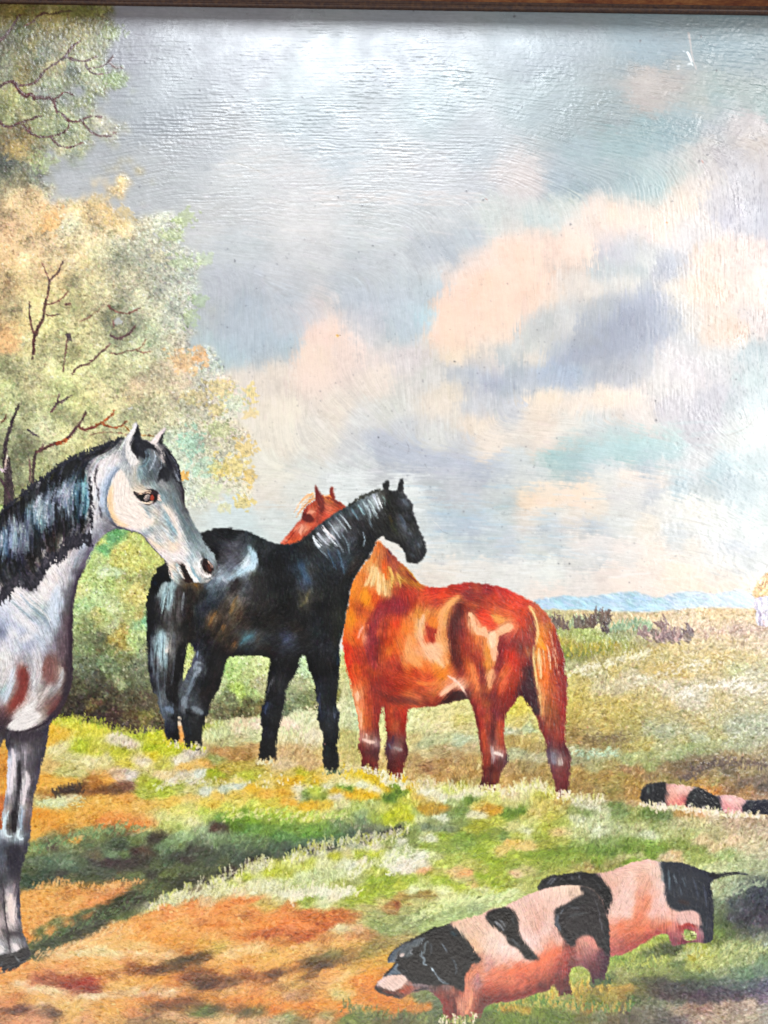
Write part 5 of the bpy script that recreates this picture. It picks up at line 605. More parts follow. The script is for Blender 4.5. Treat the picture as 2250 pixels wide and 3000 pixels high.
CHEST_P = '''1112 1595 c87038;1125 1620 b05c34;1135 1615 a05838;1150 1630 8c3420;1140 1625 5c1c20;1100 1640 d88c48;1110 1640 a86840;1120 1650 c0501c;1090 1680 e8b878;1100 1670 e0a868;1110 1690 e8b870;1130 1680 d0701c;1125 1665 d85828;1155 1660 9c4830;1140 1640 8c3c34;1155 1675 a05030;1180 1670 b0682c;1180 1690 98482c;1200 1690 6c2818;1210 1695 b07024;1215 1705 b87828;1160 1690 c87838;1175 1700 b08030;1085 1705 e0b078;1110 1720 e8b87c;1120 1730 e8c080;1130 1720 d8a868;1135 1740 d8a868;1150 1710 c89048;1160 1700 b88440;1150 1730 a84020;1170 1720 8c2c20;1070 1700 d87038;1060 1690 d07838;1050 1720 e08430;1040 1740 e08428;1050 1740 d87028;1065 1740 e8901c;1075 1755 ec9418;1090 1735 d86828;1080 1740 e06c2c;1090 1760 c85020;1045 1780 a84820;1035 1775 c86424;1055 1790 9c3c20;1070 1790 b84820;1080 1775 e08028;1030 1800 e0801c;1035 1820 ec901c;1030 1840 e08024;1060 1810 d86824;1050 1830 e07030;1065 1840 e88050;1045 1850 d85c20;1025 1850 d86c28;1050 1870 d04c18;1070 1870 f0a078;1020 1900 d03818;1030 1880 c86020;1030 1920 d04020;1045 1910 a83820;1020 1950 c83820;1040 1960 c85020;1050 1940 a83020;1100 1750 d0501c;1110 1770 98241c;1130 1770 802018;1150 1760 88201c;1160 1770 78181c;1200 1740 b03420;1180 1750 982820;1200 1770 a02c18;1180 1770 8c2418;1250 1750 d04824;1270 1735 b83020;1300 1745 d8401c;1330 1740 b83820;1330 1725 a03020;1280 1770 a83020;1250 1775 b04420;1310 1770 c85828;1110 1810 b84820;1100 1800 8c2820;1130 1800 a03820;1140 1830 b84820;1130 1830 802420;1080 1850 74201c;1090 1830 8c2418;1100 1880 64181c;1110 1850 c05030;1120 1870 902c18;1090 1910 8c2818;1100 1920 601818;1120 1920 b04820;1130 1950 a03820;1090 1960 b04820;1070 1940 98301c;1080 1980 8c2818;1150 1850 d05020;1155 1830 d8401c;1140 1880 b03c18;1160 1900 d0581c;1140 1910 d06820;1150 1930 b83c20;1180 1870 d86828;1170 1890 d87430;1170 1960 8c2418;1160 1980 a83820;1190 1850 e88030;1200 1840 e88038;1210 1880 f09048;1200 1900 f4a468;1215 1915 f8ac78;1230 1800 d8883c;1250 1795 d8904c;1240 1830 e8b884;1235 1850 e8b074;1230 1870 f0b484;1200 1930 e89c60;1190 1950 e07c3c;1200 1970 c85020;1220 1940 f09850;1220 1970 b03818;1240 1960 e06c28;1250 1900 f4b888;1245 1880 e8684 0;1270 1920 f8c498;1260 1910 f4c098;1280 1900 f8b888;1300 1880 f0a868;1290 1870 f4b078;1290 1830 e8a05c;1300 1830 f0b070;1270 1830 e07c2c;1260 1840 a83020;1270 1860 982c20;1265 1880 b03828;1280 1850 a83828;1270 1810 c86424;1290 1810 d87834;1275 1800 d88840;1300 1800 e8a454;1320 1775 e09c54;1340 1760 dc9850;1330 1790 d07838;1305 1860 e89850;1310 1900 f4b478;1320 1930 e88030;1290 1950 f4a050;1310 1960 ec8028;1300 1980 e88420;1280 1970 e07828;1260 1990 c84820;1240 2000 d05828;1200 2010 b84820;1180 2010 982c18;1200 2040 c06030;1230 2030 a84020;1150 2020 8c2818;1100 2010 802018;1130 2000 8c2418;1070 2000 c05020;1050 2010 d86c3c;1040 1990 d04c24;1100 2040 802418;1150 2050 8c2c20;1180 2060 a03c20;1220 2055 c06840;1250 2060 7c2c1c;1260 2040 a84824;1280 2030 d07038;1300 2010 e08448;1280 2010 c86030;1330 1990 ec986c;1320 2000 e89060;1345 2000 f4b090;1340 2010 f4b894;1355 2015 f4b898;1320 2020 f0a080;1300 2035 dc8c68;1320 1970 e07838;1335 1975 d06c40;1340 2030 6c2418;1325 2035 301010;1340 2045 3c1814;1310 2050 4c2018;1300 2060 5c2018;1370 2050 401810;1365 2035 4c1818;1290 2045 902c18
1350 1790 602018;1345 1770 802c20;1340 1800 3c1410;1330 1830 480f10;1325 1860 4c1818;1335 1880 5c2018;1340 1910 6c2c20;1330 1930 481818;1345 1950 6c2018;1350 1980 882820;1350 1840 5c1818;1360 1860 78201c;1365 1820 982c18;1375 1740 702020;1360 1720 b02c24;1400 1725 a04028;1430 1730 802028;1385 1750 882820;1400 1760 7c2418;1450 1740 a83028;1450 1750 b83c20;1480 1740 b82c20;1500 1770 d04020;1470 1765 b03420;1540 1790 c43c1c;1560 1790 a83020;1520 1770 d83c20;1550 1775 c83820;1370 1780 983820;1390 1775 a85030;1400 1790 883020;1380 1790 702018;1430 1780 b03c20;1430 1810 e04020;1415 1800 d02c18;1440 1830 d83c1c;1425 1830 e84c30;1450 1800 c8602c;1460 1810 e08840;1470 1815 e89048;1450 1815 d87030;1475 1800 c85028;1385 1800 e0a070;1385 1815 e8a878;1380 1825 e8a878;1395 1840 f0b488;1390 1850 e8a070;1410 1845 f0b080;1420 1850 f0a878;1425 1845 e89468;1435 1860 f4b88c;1450 1855 f8c498;1440 1870 f4bc90;1430 1875 e89858;1450 1880 f4c094;1450 1900 f4c094;1452 1920 f0b484;1445 1930 e8a878;1450 1945 e09048;1480 1845 f4b484;1465 1850 f4b888;1490 1840 f0a878;1500 1835 e89868;1510 1840 d87048;1540 1830 b83c24;1520 1820 c84020;1560 1820 8c2818;1440 1845 d84c2c;1370 1850 902c18;1380 1880 a83820;1365 1900 8c2818;1400 1870 d07838;1385 1870 a84820;1410 1860 e88048;1420 1880 e08040;1410 1890 c06030;1430 1900 d88038;1430 1920 d08030;1430 1950 cc7c28;1400 1910 a84420;1410 1930 a83820;1395 1930 802418;1370 1920 8c2c18;1385 1960 cc6830;1380 1980 b85028;1375 1950 a84820;1390 1990 d07040;1400 1970 a83820;1415 1970 8c2418;1440 1970 cc7c34;1435 1990 e0986c;1445 1980 e8a878;1445 2000 dc8848;1435 2020 d07830;1415 2000 882418;1400 2020 b85830;1405 2040 a84824;1425 2040 702018;1470 1880 8c2820;1480 1900 7c1c1c;1465 1900 6c181c;1510 1880 7c201c;1550 1880 8c2820;1530 1860 a03828;1500 1860 b84838;1480 1865 c87060;1470 1940 7c201c;1460 1920 801c20;1500 1930 c02c18;1490 1920 b82818;1510 1950 c03420;1490 1960 c85028;1480 1980 c86030;1475 2000 b85028;1460 1960 8c241c;1520 1970 a83020;1500 1990 b03820;1545 1940 882018;1530 1900 702018;1470 2030 b84828;1480 2015 c85838;1455 2040 6c1c18;1440 2050 5c1818;1430 2065 a05028;1480 2050 7c241c;1500 2030 802018;1510 2010 982c18;1550 1970 3c1014;1560 1940 48101c;1545 2020 38141c;1560 2010 3c1420;1530 2030 4c1c1c;1555 1830 8c2818;1560 1860 7c1c18;1563 1900 70201c;1555 2050 481820;1570 2080 5c1c1c
1558 1780 b84c28;1565 1790 c87838;1580 1790 b85c30;1580 1830 c87840;1600 1820 a8482c;1590 1850 d07830;1610 1840 b06828;1620 1860 a04020;1570 1850 c8a060;1585 1880 e88c20;1585 1895 f0981c;1600 1870 d07028;1615 1890 c8581c;1600 1900 d86c28;1625 1880 98301c;1640 1900 802018;1575 1930 d8a860;1565 1920 c09458;1570 1900 c87828;1590 1950 e0904c;1600 1940 e88840;1610 1950 d86824;1590 1920 e88838;1605 1970 d86c28;1625 1940 a84824;1640 1960 7c241c;1630 1920 8c3020;1650 1970 802828;1600 2000 e06c28;1595 1990 ec7820;1620 1990 a84020;1580 2010 c89060;1590 2010 d88850;1610 2020 b85820;1630 2020 b04c28;1645 2010 882824;1590 2050 b87840;1580 2050 c89058;1600 2060 a85828;1620 2060 9c4820;1640 2050 a84028;1655 2050 8c2420;1590 2090 b07848;1610 2080 8c5020;1630 2090 904020;1650 2090 8c2820;1610 2120 9c5030;1600 2110 80381c;1630 2110 6c3018;1620 2130 7c3418;1640 2130 842c20;1650 2140 902820;1580 2100 6c2420;1590 2130 702820
1045 2030 e08c58;1050 2050 f0b488;1045 2045 e8a070;1060 2060 c86038;1055 2080 e88c58;1050 2070 e8a070;1075 2050 a84020;1090 2060 a83820;1080 2080 b04828;1105 2080 802820;1110 2060 902c20;1060 2110 d88048;1058 2130 e08850;1055 2150 c88070;1070 2120 b85828;1080 2110 b04820;1080 2140 9c3c20;1100 2110 8c2c20;1100 2140 6c2820;1110 2160 5c2420;1070 2165 a8705c;1065 2170 c89888;1080 2175 d0a898;1090 2165 7c4c40;1100 2178 c0a49c;1105 2170 a08078;1060 2190 6c2820;1070 2200 4c1c18;1090 2200 4c1818;1100 2210 401818;1075 2230 682420;1085 2250 5c1c18;1095 2240 6c2c20;1070 2250 4c1818;1100 2260 5c2018
1150 2080 b04824;1140 2090 a84020;1130 2080 8c2c20;1130 2110 902c20;1160 2090 902820;1180 2090 b03820;1190 2100 9c2c20;1145 2120 a84428;1160 2130 a85030;1180 2130 8c2c20;1150 2150 903820;1140 2160 602828;1155 2165 6c3030;1145 2185 50303c;1160 2185 685050;1155 2195 80605c;1165 2195 90746c;1170 2190 7c544c;1180 2195 7c5048;1190 2190 4c2020;1135 2190 3c1c2c;1140 2210 4c2428;1170 2210 5c2828;1185 2200 4c2020;1155 2230 4c1c1c;1170 2240 5c201c;1160 2265 6c2018;1150 2250 4c1c1c;1175 2260 70281c
1400 2090 902c20;1390 2070 882820;1420 2080 a84030;1430 2110 b04828;1420 2095 7c2018;1450 2080 6c2020;1460 2100 702028;1475 2090 702018;1410 2130 8c2820;1420 2160 b04828;1435 2150 7c2820;1440 2160 5c2020;1445 2130 802c20;1465 2130 a04428;1465 2160 a85438;1475 2170 8c3820;1420 2190 b04c2c;1430 2190 8c3020;1445 2185 98685c;1443 2200 a87c70;1450 2200 a05040;1470 2190 98381c;1480 2190 802818;1425 2210 a04028;1435 2220 782818;1450 2215 c0a098;1460 2212 d8b8ac;1470 2215 c0a098;1470 2225 604044;1480 2220 80483c;1488 2225 34202c;1450 2230 5c2c30;1465 2240 4c201c;1430 2250 702818;1425 2240 8c3420;1440 2260 4c1c18;1460 2250 5c201c;1420 2270 5c1c18;1430 2290 5c1c18;1425 2300 40141c;1450 2280 6c2c18;1445 2305 5c2018
1560 2080 5c1c1c;1590 2120 6c2420;1600 2150 7c2c20;1620 2150 7c2820;1640 2160 8c3828;1650 2170 802420;1610 2180 5c2028;1620 2200 504048;1615 2190 60383c;1630 2190 6c2c28;1650 2190 4c1820;1625 2215 70646c;1620 2225 64585c;1635 2225 685860;1640 2240 a08c84;1645 2230 a88c84;1655 2230 806058;1660 2215 4c1c20;1665 2240 5c2020;1615 2240 5c4448;1630 2250 6c3434;1625 2270 5c2c30;1640 2270 7c3838;1650 2260 60242 0;1650 2290 6c2424;1640 2290 682c2c;1660 2300 602020;1650 2320 5c2020;1635 2320 702c2c;1660 2320 602024'''.replace('\n', ';')
CHEST_P = _re.sub(r'([0-9a-f]{5}) (?=\d;)', r'\1', CHEST_P)
CHEST_M = '''
P 80202a .5 6 | 1120,1770 1170,1755 1200,1775 1180,1800 1140,1800 1110,1830 1100,1880 1098,1930 1110,1960 1090,1960 1072,1900 1080,1850 1100,1800
S e8b87c .85 1.5 9 | 1096,1650 1088,1680 1078,1705 1070,1718
S e8c084 .85 1.5 8 | 1104,1662 1098,1690 1088,1722
S ecc48c .9 1.5 10 | 1112,1670 1110,1700 1112,1725 1110,1745
S e8bc80 .85 1.2 7 | 1124,1680 1126,1710 1130,1748
S d0a050 .8 1.2 6 | 1140,1660 1150,1690 1146,1730
S c89848 .7 1.2 5 | 1164,1680 1172,1700 1174,1722
S c86c30 .7 1.2 6 | 1112,1600 1104,1630 1092,1660
S b86838 .7 1.2 6 | 1118,1600 1118,1640 1112,1680
S a0482c .8 1.5 7 | 1134,1612 1150,1640 1165,1670
S 7c2a20 .7 1.5 6 | 1190,1672 1208,1690 1222,1708
S c08428 .8 1.2 6 | 1190,1662 1206,1680 1222,1699
S 4a1420 .8 1.2 6 | 1138,1612 1150,1626
S e06020 .5 2 6 | 1118,1640 1124,1670 1136,1700
P e8881c .7 3 | 1058,1735 1078,1735 1086,1755 1076,1775 1062,1760
S f0a080 .8 1.2 5 | 1066,1836 1056,1852 1048,1872
P e89858 .55 3 | 1195,1860 1208,1880 1214,1910 1232,1935 1240,1955 1220,1950 1200,1935 1190,1910
P f0b488 .65 2.5 | 1240,1800 1246,1812 1238,1830 1236,1860 1242,1884 1256,1900 1276,1912 1284,1930 1272,1926 1262,1934 1246,1914 1234,1890 1230,1860 1232,1825
P e89c60 .6 3 | 1345,1745 1338,1765 1312,1785 1300,1815 1296,1850 1298,1885 1308,1910 1318,1935 1310,1950 1296,1930 1286,1905 1278,1880 1284,1840 1290,1800 1310,1768
P f4bc90 .6 3 | 1252,1890 1290,1885 1300,1905 1296,1930 1306,1960 1290,1950 1272,1930
P a03422 .6 3 | 1256,1838 1270,1845 1278,1860 1272,1885 1262,1878 1252,1860
P d87428 .7 2 | 1262,1812 1282,1812 1282,1840 1268,1838 1256,1830
P 48120f .6 7 | 1348,1760 1362,1790 1340,1820 1334,1860 1340,1900 1352,1950 1344,1975 1326,1930 1318,1880 1318,1830 1330,1790
S e09850 .5 3 9 | 1335,1752 1315,1775 1302,1810
S f2b490 .8 2.5 12 | 1290,2040 1320,2015 1345,2005
S f8c8b0 .85 1.5 6 | 1312,1980 1335,1995 1350,2010 1362,2030 1370,2045
P 38120f .85 2 | 1322,2032 1345,2026 1362,2030 1374,2048 1374,2056 1336,2055 1312,2064 1296,2060 1308,2044
S 5a1a14 .6 4 14 | 1230,2062 1190,2052 1150,2050 1110,2030
S e88438 .5 3 7 | 1220,2000 1260,2005 1300,1998
P f0b084 .92 1.2 | 1376,1796 1386,1800 1392,1826 1406,1842 1424,1838 1430,1856 1444,1852 1456,1854 1462,1862 1462,1876 1456,1895 1458,1915 1454,1935 1446,1938 1440,1915 1430,1894 1428,1880 1430,1872 1412,1862 1396,1858 1384,1836
P ecac80 .9 1.5 | 1456,1852 1470,1838 1490,1830 1506,1836 1496,1850 1478,1860 1464,1864
P f6cca4 .8 1.2 | 1434,1854 1452,1854 1454,1880 1448,1900 1440,1896 1432,1876
P d84020 .35 4 | 1396,1795 1420,1800 1450,1820 1458,1845 1444,1848 1425,1835 1402,1820
P e08c40 .75 2 | 1440,1802 1462,1806 1478,1816 1470,1826 1452,1822
S d88430 .6 3 12 | 1430,1885 1434,1920 1430,1960
P e49c68 .8 2 | 1432,1975 1446,1962 1454,1980 1446,2000 1438,2020 1428,2000
P cc6c38 .7 3 | 1378,1945 1396,1965 1404,2000 1402,2030 1392,2010 1380,1980
S 701a1c .55 4 14 | 1478,1860 1470,1900 1462,1950 1450,2000 1446,2050
S 601818 .5 4 10 | 1400,1940 1416,1980 1428,2030
S d8603c .5 3 8 | 1500,1955 1486,1985 1474,2010
P 341018 .85 3 | 1556,1950 1562,1980 1572,2020 1578,2060 1580,2095 1566,2090 1548,2058 1530,2030 1545,1990
S 701c1a .7 3 8 | 1562,1800 1568,1850 1562,1900 1558,1950
S dcb070 .85 1.5 7 | 1550,1775 1562,1792 1572,1820 1576,1860 1572,1890
S d0b070 .8 1.5 6 | 1564,1890 1564,1930 1570,1970 1576,2020
S e8c08c .8 1.2 6 | 1580,1900 1582,1940 1586,1990
S f0c8a0 .7 1 3 | 1592,1900 1598,1940 1602,1970
S ecc098 .7 1 3 | 1604,1890 1612,1930 1614,1965
S dca080 .6 1 3 | 1618,1900 1632,1950 1640,1980
S d09878 .6 1 3 | 1610,1850 1622,1890 1634,1930
S ec961c .8 2 9 | 1582,1870 1588,1890 1600,1905
S dc6c28 .6 3 12 | 1600,1930 1602,1980 1598,2030
S d88c50 .5 2 4 | 1588,2000 1592,2060 1594,2100
S d4b078 .6 1.2 3 | 1580,2010 1584,2060 1590,2110
S 7c241c .8 3 9 | 1622,1830 1638,1880 1648,1930 1654,1990 1656,2050
S 8c3c20 .5 2 6 | 1625,2060 1630,2110 1636,2150
S f0b48c .85 1.5 9 | 1048,2026 1050,2055
S ecb088 .7 1.5 6 | 1048,2070 1058,2100 1060,2140
S d8b0a0 .85 1.5 8 | 1064,2166 1082,2174 1100,2176
S e0b8a8 .7 1 3 | 1074,2150 1076,2168
S 907c78 .7 2 8 | 1154,2190 1168,2196 1178,2200
S 6c6c7c .6 2 5 | 1140,2180 1150,2196
S 2c1c34 .6 2 4 | 1156,2155 1150,2180
S dcc0b4 .9 1.5 8 | 1446,2208 1458,2208 1474,2216
S b09490 .7 1.5 5 | 1442,2186 1446,2215 1446,2240
S 7c747c .7 2.5 10 | 1622,2205 1622,2230 1630,2240
S a49088 .8 2 9 | 1642,2226 1644,2244
S 4c1418 .6 3 8 | 1384,2060 1396,2110 1406,2170 1414,2230
S 4c1818 .6 3 8 | 1448,2090 1446,2150 1444,2190
S 3c0f14 .6 3 7 | 1440,2250 1436,2300
S b04424 .5 3 8 | 1470,2110 1472,2170
'''
CHEST_ANG = '''1100 1680 105;1140 1680 85;1190 1690 50;1050 1750 100;1050 1900 75;1150 1780 110;1120 1900 95;1200 1880 75;1270 1920 55;1300 1820 105;1300 1740 170;1330 2000 140;1200 2030 20;1350 1850 95;1400 1740 20;1450 1790 25;1480 1850 150;1450 1900 95;1400 1950 75;1480 1980 120;1520 1900 100;1550 2000 80;1580 1850 75;1600 1950 88;1620 2050 92;1080 2120 90;1150 2150 90;1440 2150 88;1640 2200 85;1640 2300 90;1520 1770 25'''
HEAD_OUT = '''822,1597 836,1576 854,1555 869,1537 884,1522 886,1507 899,1486 918,1471 925,1462 924,1440 925,1422 936,1437 948,1453 966,1451 967,1437 972,1427 978,1430 982,1455 984,1466 996,1471 1012,1483 1016,1500 990,1530 950,1560 900,1585 860,1600'''
HEAD_P = '''835 1585 d07058;850 1570 c04c34;845 1590 c85838;865 1550 a03820;870 1570 b84428;885 1565 a03820;880 1550 d88c78;890 1545 e09c80;900 1540 c85c3c;910 1530 b04020;895 1510 581410;905 1520 601814;890 1530 b84028;900 1500 882818;910 1500 e08c6c;920 1490 d06848;905 1505 d87858;925 1500 b84c30;915 1475 a03820;930 1480 a03c20;935 1500 8c2c20;940 1530 6c2018;925 1540 c85030;935 1450 74261c;940 1470 7c281c;945 1490 682018;928 1430 682018;950 1465 6c2818;955 1455 e0803c;970 1460 d07838;960 1465 b86030;990 1475 702818;1000 1480 a84424;975 1440 802c1c;980 1455 6c2018;960 1485 c86040;970 1500 c85c3c;985 1490 b04424;1000 1490 983820;960 1510 c84830;950 1530 c04428;900 1560 e09870;880 1580 b84c28;860 1590 a03818;910 1570 6c2018'''
HEAD_M = '''
P 6c241a .9 1.2 | 925,1424 936,1437 948,1455 951,1480 946,1505 938,1500 934,1480 926,1460 924,1440
P 7c2a1c .9 1.2 | 968,1437 973,1427 978,1431 983,1455 982,1466 972,1458
S d07a5c .6 1 2 | 978,1430 982,1448
P 5a1812 .9 1.5 | 886,1510 898,1504 914,1512 920,1524 910,1532 896,1528 888,1522
S d8886c .8 1.5 6 | 900,1506 912,1500 924,1502
S e0987c .8 1.5 6 | 886,1540 880,1556 884,1570
S d07c60 .7 1.5 5 | 870,1545 862,1562
S e09070 .6 1.5 7 | 836,1582 846,1588
S 6c1c14 .6 1.5 4 | 868,1555 850,1580 834,1596
S 8c2818 .6 2 6 | 928,1540 905,1560 885,1580
S 6a2016 .8 1.5 5 | 956,1458 975,1466 990,1474 1004,1486
S e08848 .8 1.5 5 | 945,1455 960,1452 972,1462
S 8a2c1c .5 2 6 | 940,1480 930,1510 918,1535
'''
FORELOCK = '''
S e8b47c .9 1 5:1 | 922,1446 905,1455 886,1470 870,1496
S d88c4c .9 1 5:1 | 922,1452 905,1470 888,1490 872,1508
S e09c60 .9 1 4:1 | 918,1446 896,1456 876,1482 862,1504
S f0c090 .8 1 2:.8 | 922,1442 898,1462 882,1488 878,1506
S c8702c .9 1 4:1 | 924,1458 908,1472 892,1488 882,1506
S e0a068 .8 1 3:1 | 916,1450 890,1480 874,1514
S d88850 .8 1 2:.8 | 886,1490 876,1506 868,1518
S f0c8a4 .7 1 2:.8 | 905,1448 884,1466 866,1494
'''
HEAD_ANG = '850 1580 130;900 1520 120;960 1490 30;935 1450 80'
PIG1_OUT = '''1099,2894 1104,2883 1122,2865 1126,2858 1144,2840 1158,2822 1139,2822 1137,2807 1151,2789 1169,2771 1206,2753 1242,2735 1267,2721 1300,2713 1325,2703 1368,2692 1412,2679 1441,2664 1473,2659 1502,2645 1538,2627 1574,2612 1613,2601 1654,2595 1694,2595 1726,2601 1749,2617 1767,2644 1776,2676 1787,2712 1788,2757 1789,2803 1778,2848 1771,2870 1748,2886 1735,2884 1732,2860 1722,2842 1703,2832 1682,2835 1669,2855 1668,2880 1676,2902 1674,2922 1660,2928 1645,2924 1634,2905 1622,2886 1611,2901 1574,2912 1520,2930 1466,2939 1430,2945 1415,2967 1404,2985 1386,2992 1361,2992 1340,3000 1310,3000 1300,2967 1292,2934 1267,2912 1256,2903 1231,2905 1202,2912 1177,2926 1148,2922 1115,2911 1101,2901'''
PIG1_P = '''1200 2760 303438;1220 2765 5c686c;1240 2755 28262a;1170 2785 30302e;1150 2805 484c50;1145 2815 585c60;1180 2795 c0b0a8;1175 2800 a09894;1200 2780 4c5458;1190 2810 282c30;1210 2800 14161a;1260 2780 14100f;1290 2730 14100f;1260 2740 1c1614;1310 2725 14100f;1330 2740 24404c;1345 2750 1c2c34;1320 2760 1c1614;1260 2820 14100f;1300 2800 1c100c;1350 2780 1c140f;1360 2760 181410;1380 2810 100c0c;1320 2830 180f0a;1400 2815 181010;1370 2840 140c0a;1160 2840 5c6470;1165 2830 889098;1150 2850 20242c;1170 2850 181c20;1190 2850 14161a;1200 2870 14141a;1240 2860 0c0a0c;1280 2880 14100f;1330 2870 0f0a08;1345 2895 1a0f0c;1220 2880 1c1a1c;1230 2830 0f0e10
1130 2880 ecc8bc;1110 2882 e0b8ac;1120 2870 e8c8bc;1160 2880 f4dcd0;1145 2870 ecd0c4;1150 2890 e8c4b8;1180 2870 d8b4a8;1170 2860 e0c0b4;1190 2880 b09488;1195 2895 9c4028;1200 2885 8c5c50;1185 2890 b86c50;1110 2900 301810;1105 2893 40201a;1130 2908 4c2418;1150 2915 3c1c14;1180 2915 5c2c1c;1170 2905 7c3c28;1190 2908 983c20;1205 2892 a86050;1225 2892 7c6464;1225 2900 a06858;1250 2890 5c4c4c;1240 2898 3c2c2c;1260 2895 6c5450;1280 2895 4c3430
1340 2715 e0b090;1350 2725 e4b898;1400 2700 e4b89c;1380 2710 dcb090;1380 2700 e0b494;1400 2740 dcb090;1370 2750 e0b490;1390 2770 dca880;1400 2790 e0ac84;1380 2730 e4b498;1420 2690 e0b098;1440 2740 f0ccb4;1430 2720 dcac94;1440 2710 d8b098;1420 2760 e8bca0;1430 2780 ecc4ac;1450 2760 f0ccb8;1470 2780 f4d4c4;1450 2800 ecbca4;1470 2750 ecc4b0;1500 2790 f4d0c0;1520 2810 f0c0ac;1500 2660 e4b8a4;1530 2640 e0b4a0;1520 2680 e4b8a4;1540 2700 e4b4a0;1560 2630 e8b8a4;1600 2620 ecc0ac;1650 2610 f0c8b0;1700 2605 e8c0a4;1690 2615 c8a48c;1580 2650 e4b09c;1620 2650 e8b8a4;1640 2640 e8bca8;1560 2700 d8a490;1580 2690 d49c88;1600 2680 dca894;1550 2670 e0ac98;1580 2720 d89c88;1550 2730 e0b0a0;1540 2750 ecc4b8;1600 2730 e4b8a8;1620 2700 e0b4a4;1560 2770 ecc4b8;1550 2790 e8c4b8;1580 2760 e8bcb0;1600 2760 e4a890;1590 2780 ecb8a4;1560 2800 f0c4b0;1570 2810 e8a890;1410 2810 dc9070;1395 2820 dc7c58;1430 2810 d8a090;1440 2820 c48074;1430 2840 c08074;1460 2820 e8a890;1480 2815 f0b8a8;1500 2825 e8987c;1480 2835 dc7850;1390 2850 d87850;1375 2860 d87048;1420 2860 e08460;1410 2840 e08058;1400 2870 b07468;1400 2885 986468;1390 2890 c87058;1380 2870 dc7c58;1450 2850 e07048;1440 2870 dc6844;1480 2860 d86440;1500 2850 e46c40;1520 2830 d86038;1550 2840 e06840;1530 2860 c85438;1580 2820 e4643c;1600 2800 e87048;1620 2800 e86c44;1610 2780 e88464;1600 2830 dc6440;1640 2790 e06840;1630 2770 e48868;1640 2760 e4a890;1650 2820 9c3828;1630 2840 a84030;1590 2860 c05438;1620 2830 d06040;1440 2890 c85438;1430 2910 98301f;1450 2910 a03820;1500 2880 d86844;1500 2900 b84830;1530 2890 c85438;1560 2880 c05034;1560 2890 8c3020;1600 2870 a04430;1590 2890 5c1c18;1610 2885 6c2418;1480 2925 7c2820;1520 2915 843020;1550 2905 803020;1450 2930 702018;1430 2935 602018;1420 2950 5c1c14;1370 2920 e08060;1370 2900 d87858;1380 2940 dc8460;1355 2915 a84c38;1340 2920 5c1c18;1330 2910 a05c48;1310 2900 7c5c58;1290 2905 6c3830;1300 2920 7c3020;1320 2930 5c1c18;1290 2930 842820;1310 2945 7c2018;1330 2960 6c1c14;1310 2980 802018;1320 2995 70180f;1350 2950 d08060;1345 2930 b86850;1360 2970 c07858;1380 2980 a85838;1385 2960 b86048;1395 2950 8c3824;1400 2970 80301f;1410 2960 6c2018;1345 2980 8c4030;1350 2995 c89070
1680 2790 8c4038;1670 2770 7c3830;1720 2760 c88870;1710 2750 b87868;1740 2755 cc7868;1750 2770 c06c5c;1700 2780 b06858;1700 2800 a85c54;1720 2790 b06c64;1740 2790 b06860;1700 2815 8c4c48;1680 2820 70302c;1650 2850 802c2c;1640 2870 702420;1660 2880 5c1c18;1650 2900 64201c;1660 2910 501c18;1650 2915 602420;1740 2810 8c4448;1720 2820 784044;1740 2830 60282c;1760 2810 5c2c38;1770 2800 4c2030;1760 2850 54202c;1745 2870 4c1c28;1770 2860 44202c;1780 2830 3c1c28;1750 2880 40202c;1640 2745 c89484;1655 2800 b85040;1785 2780 1c141a'''.replace('\n', ';')
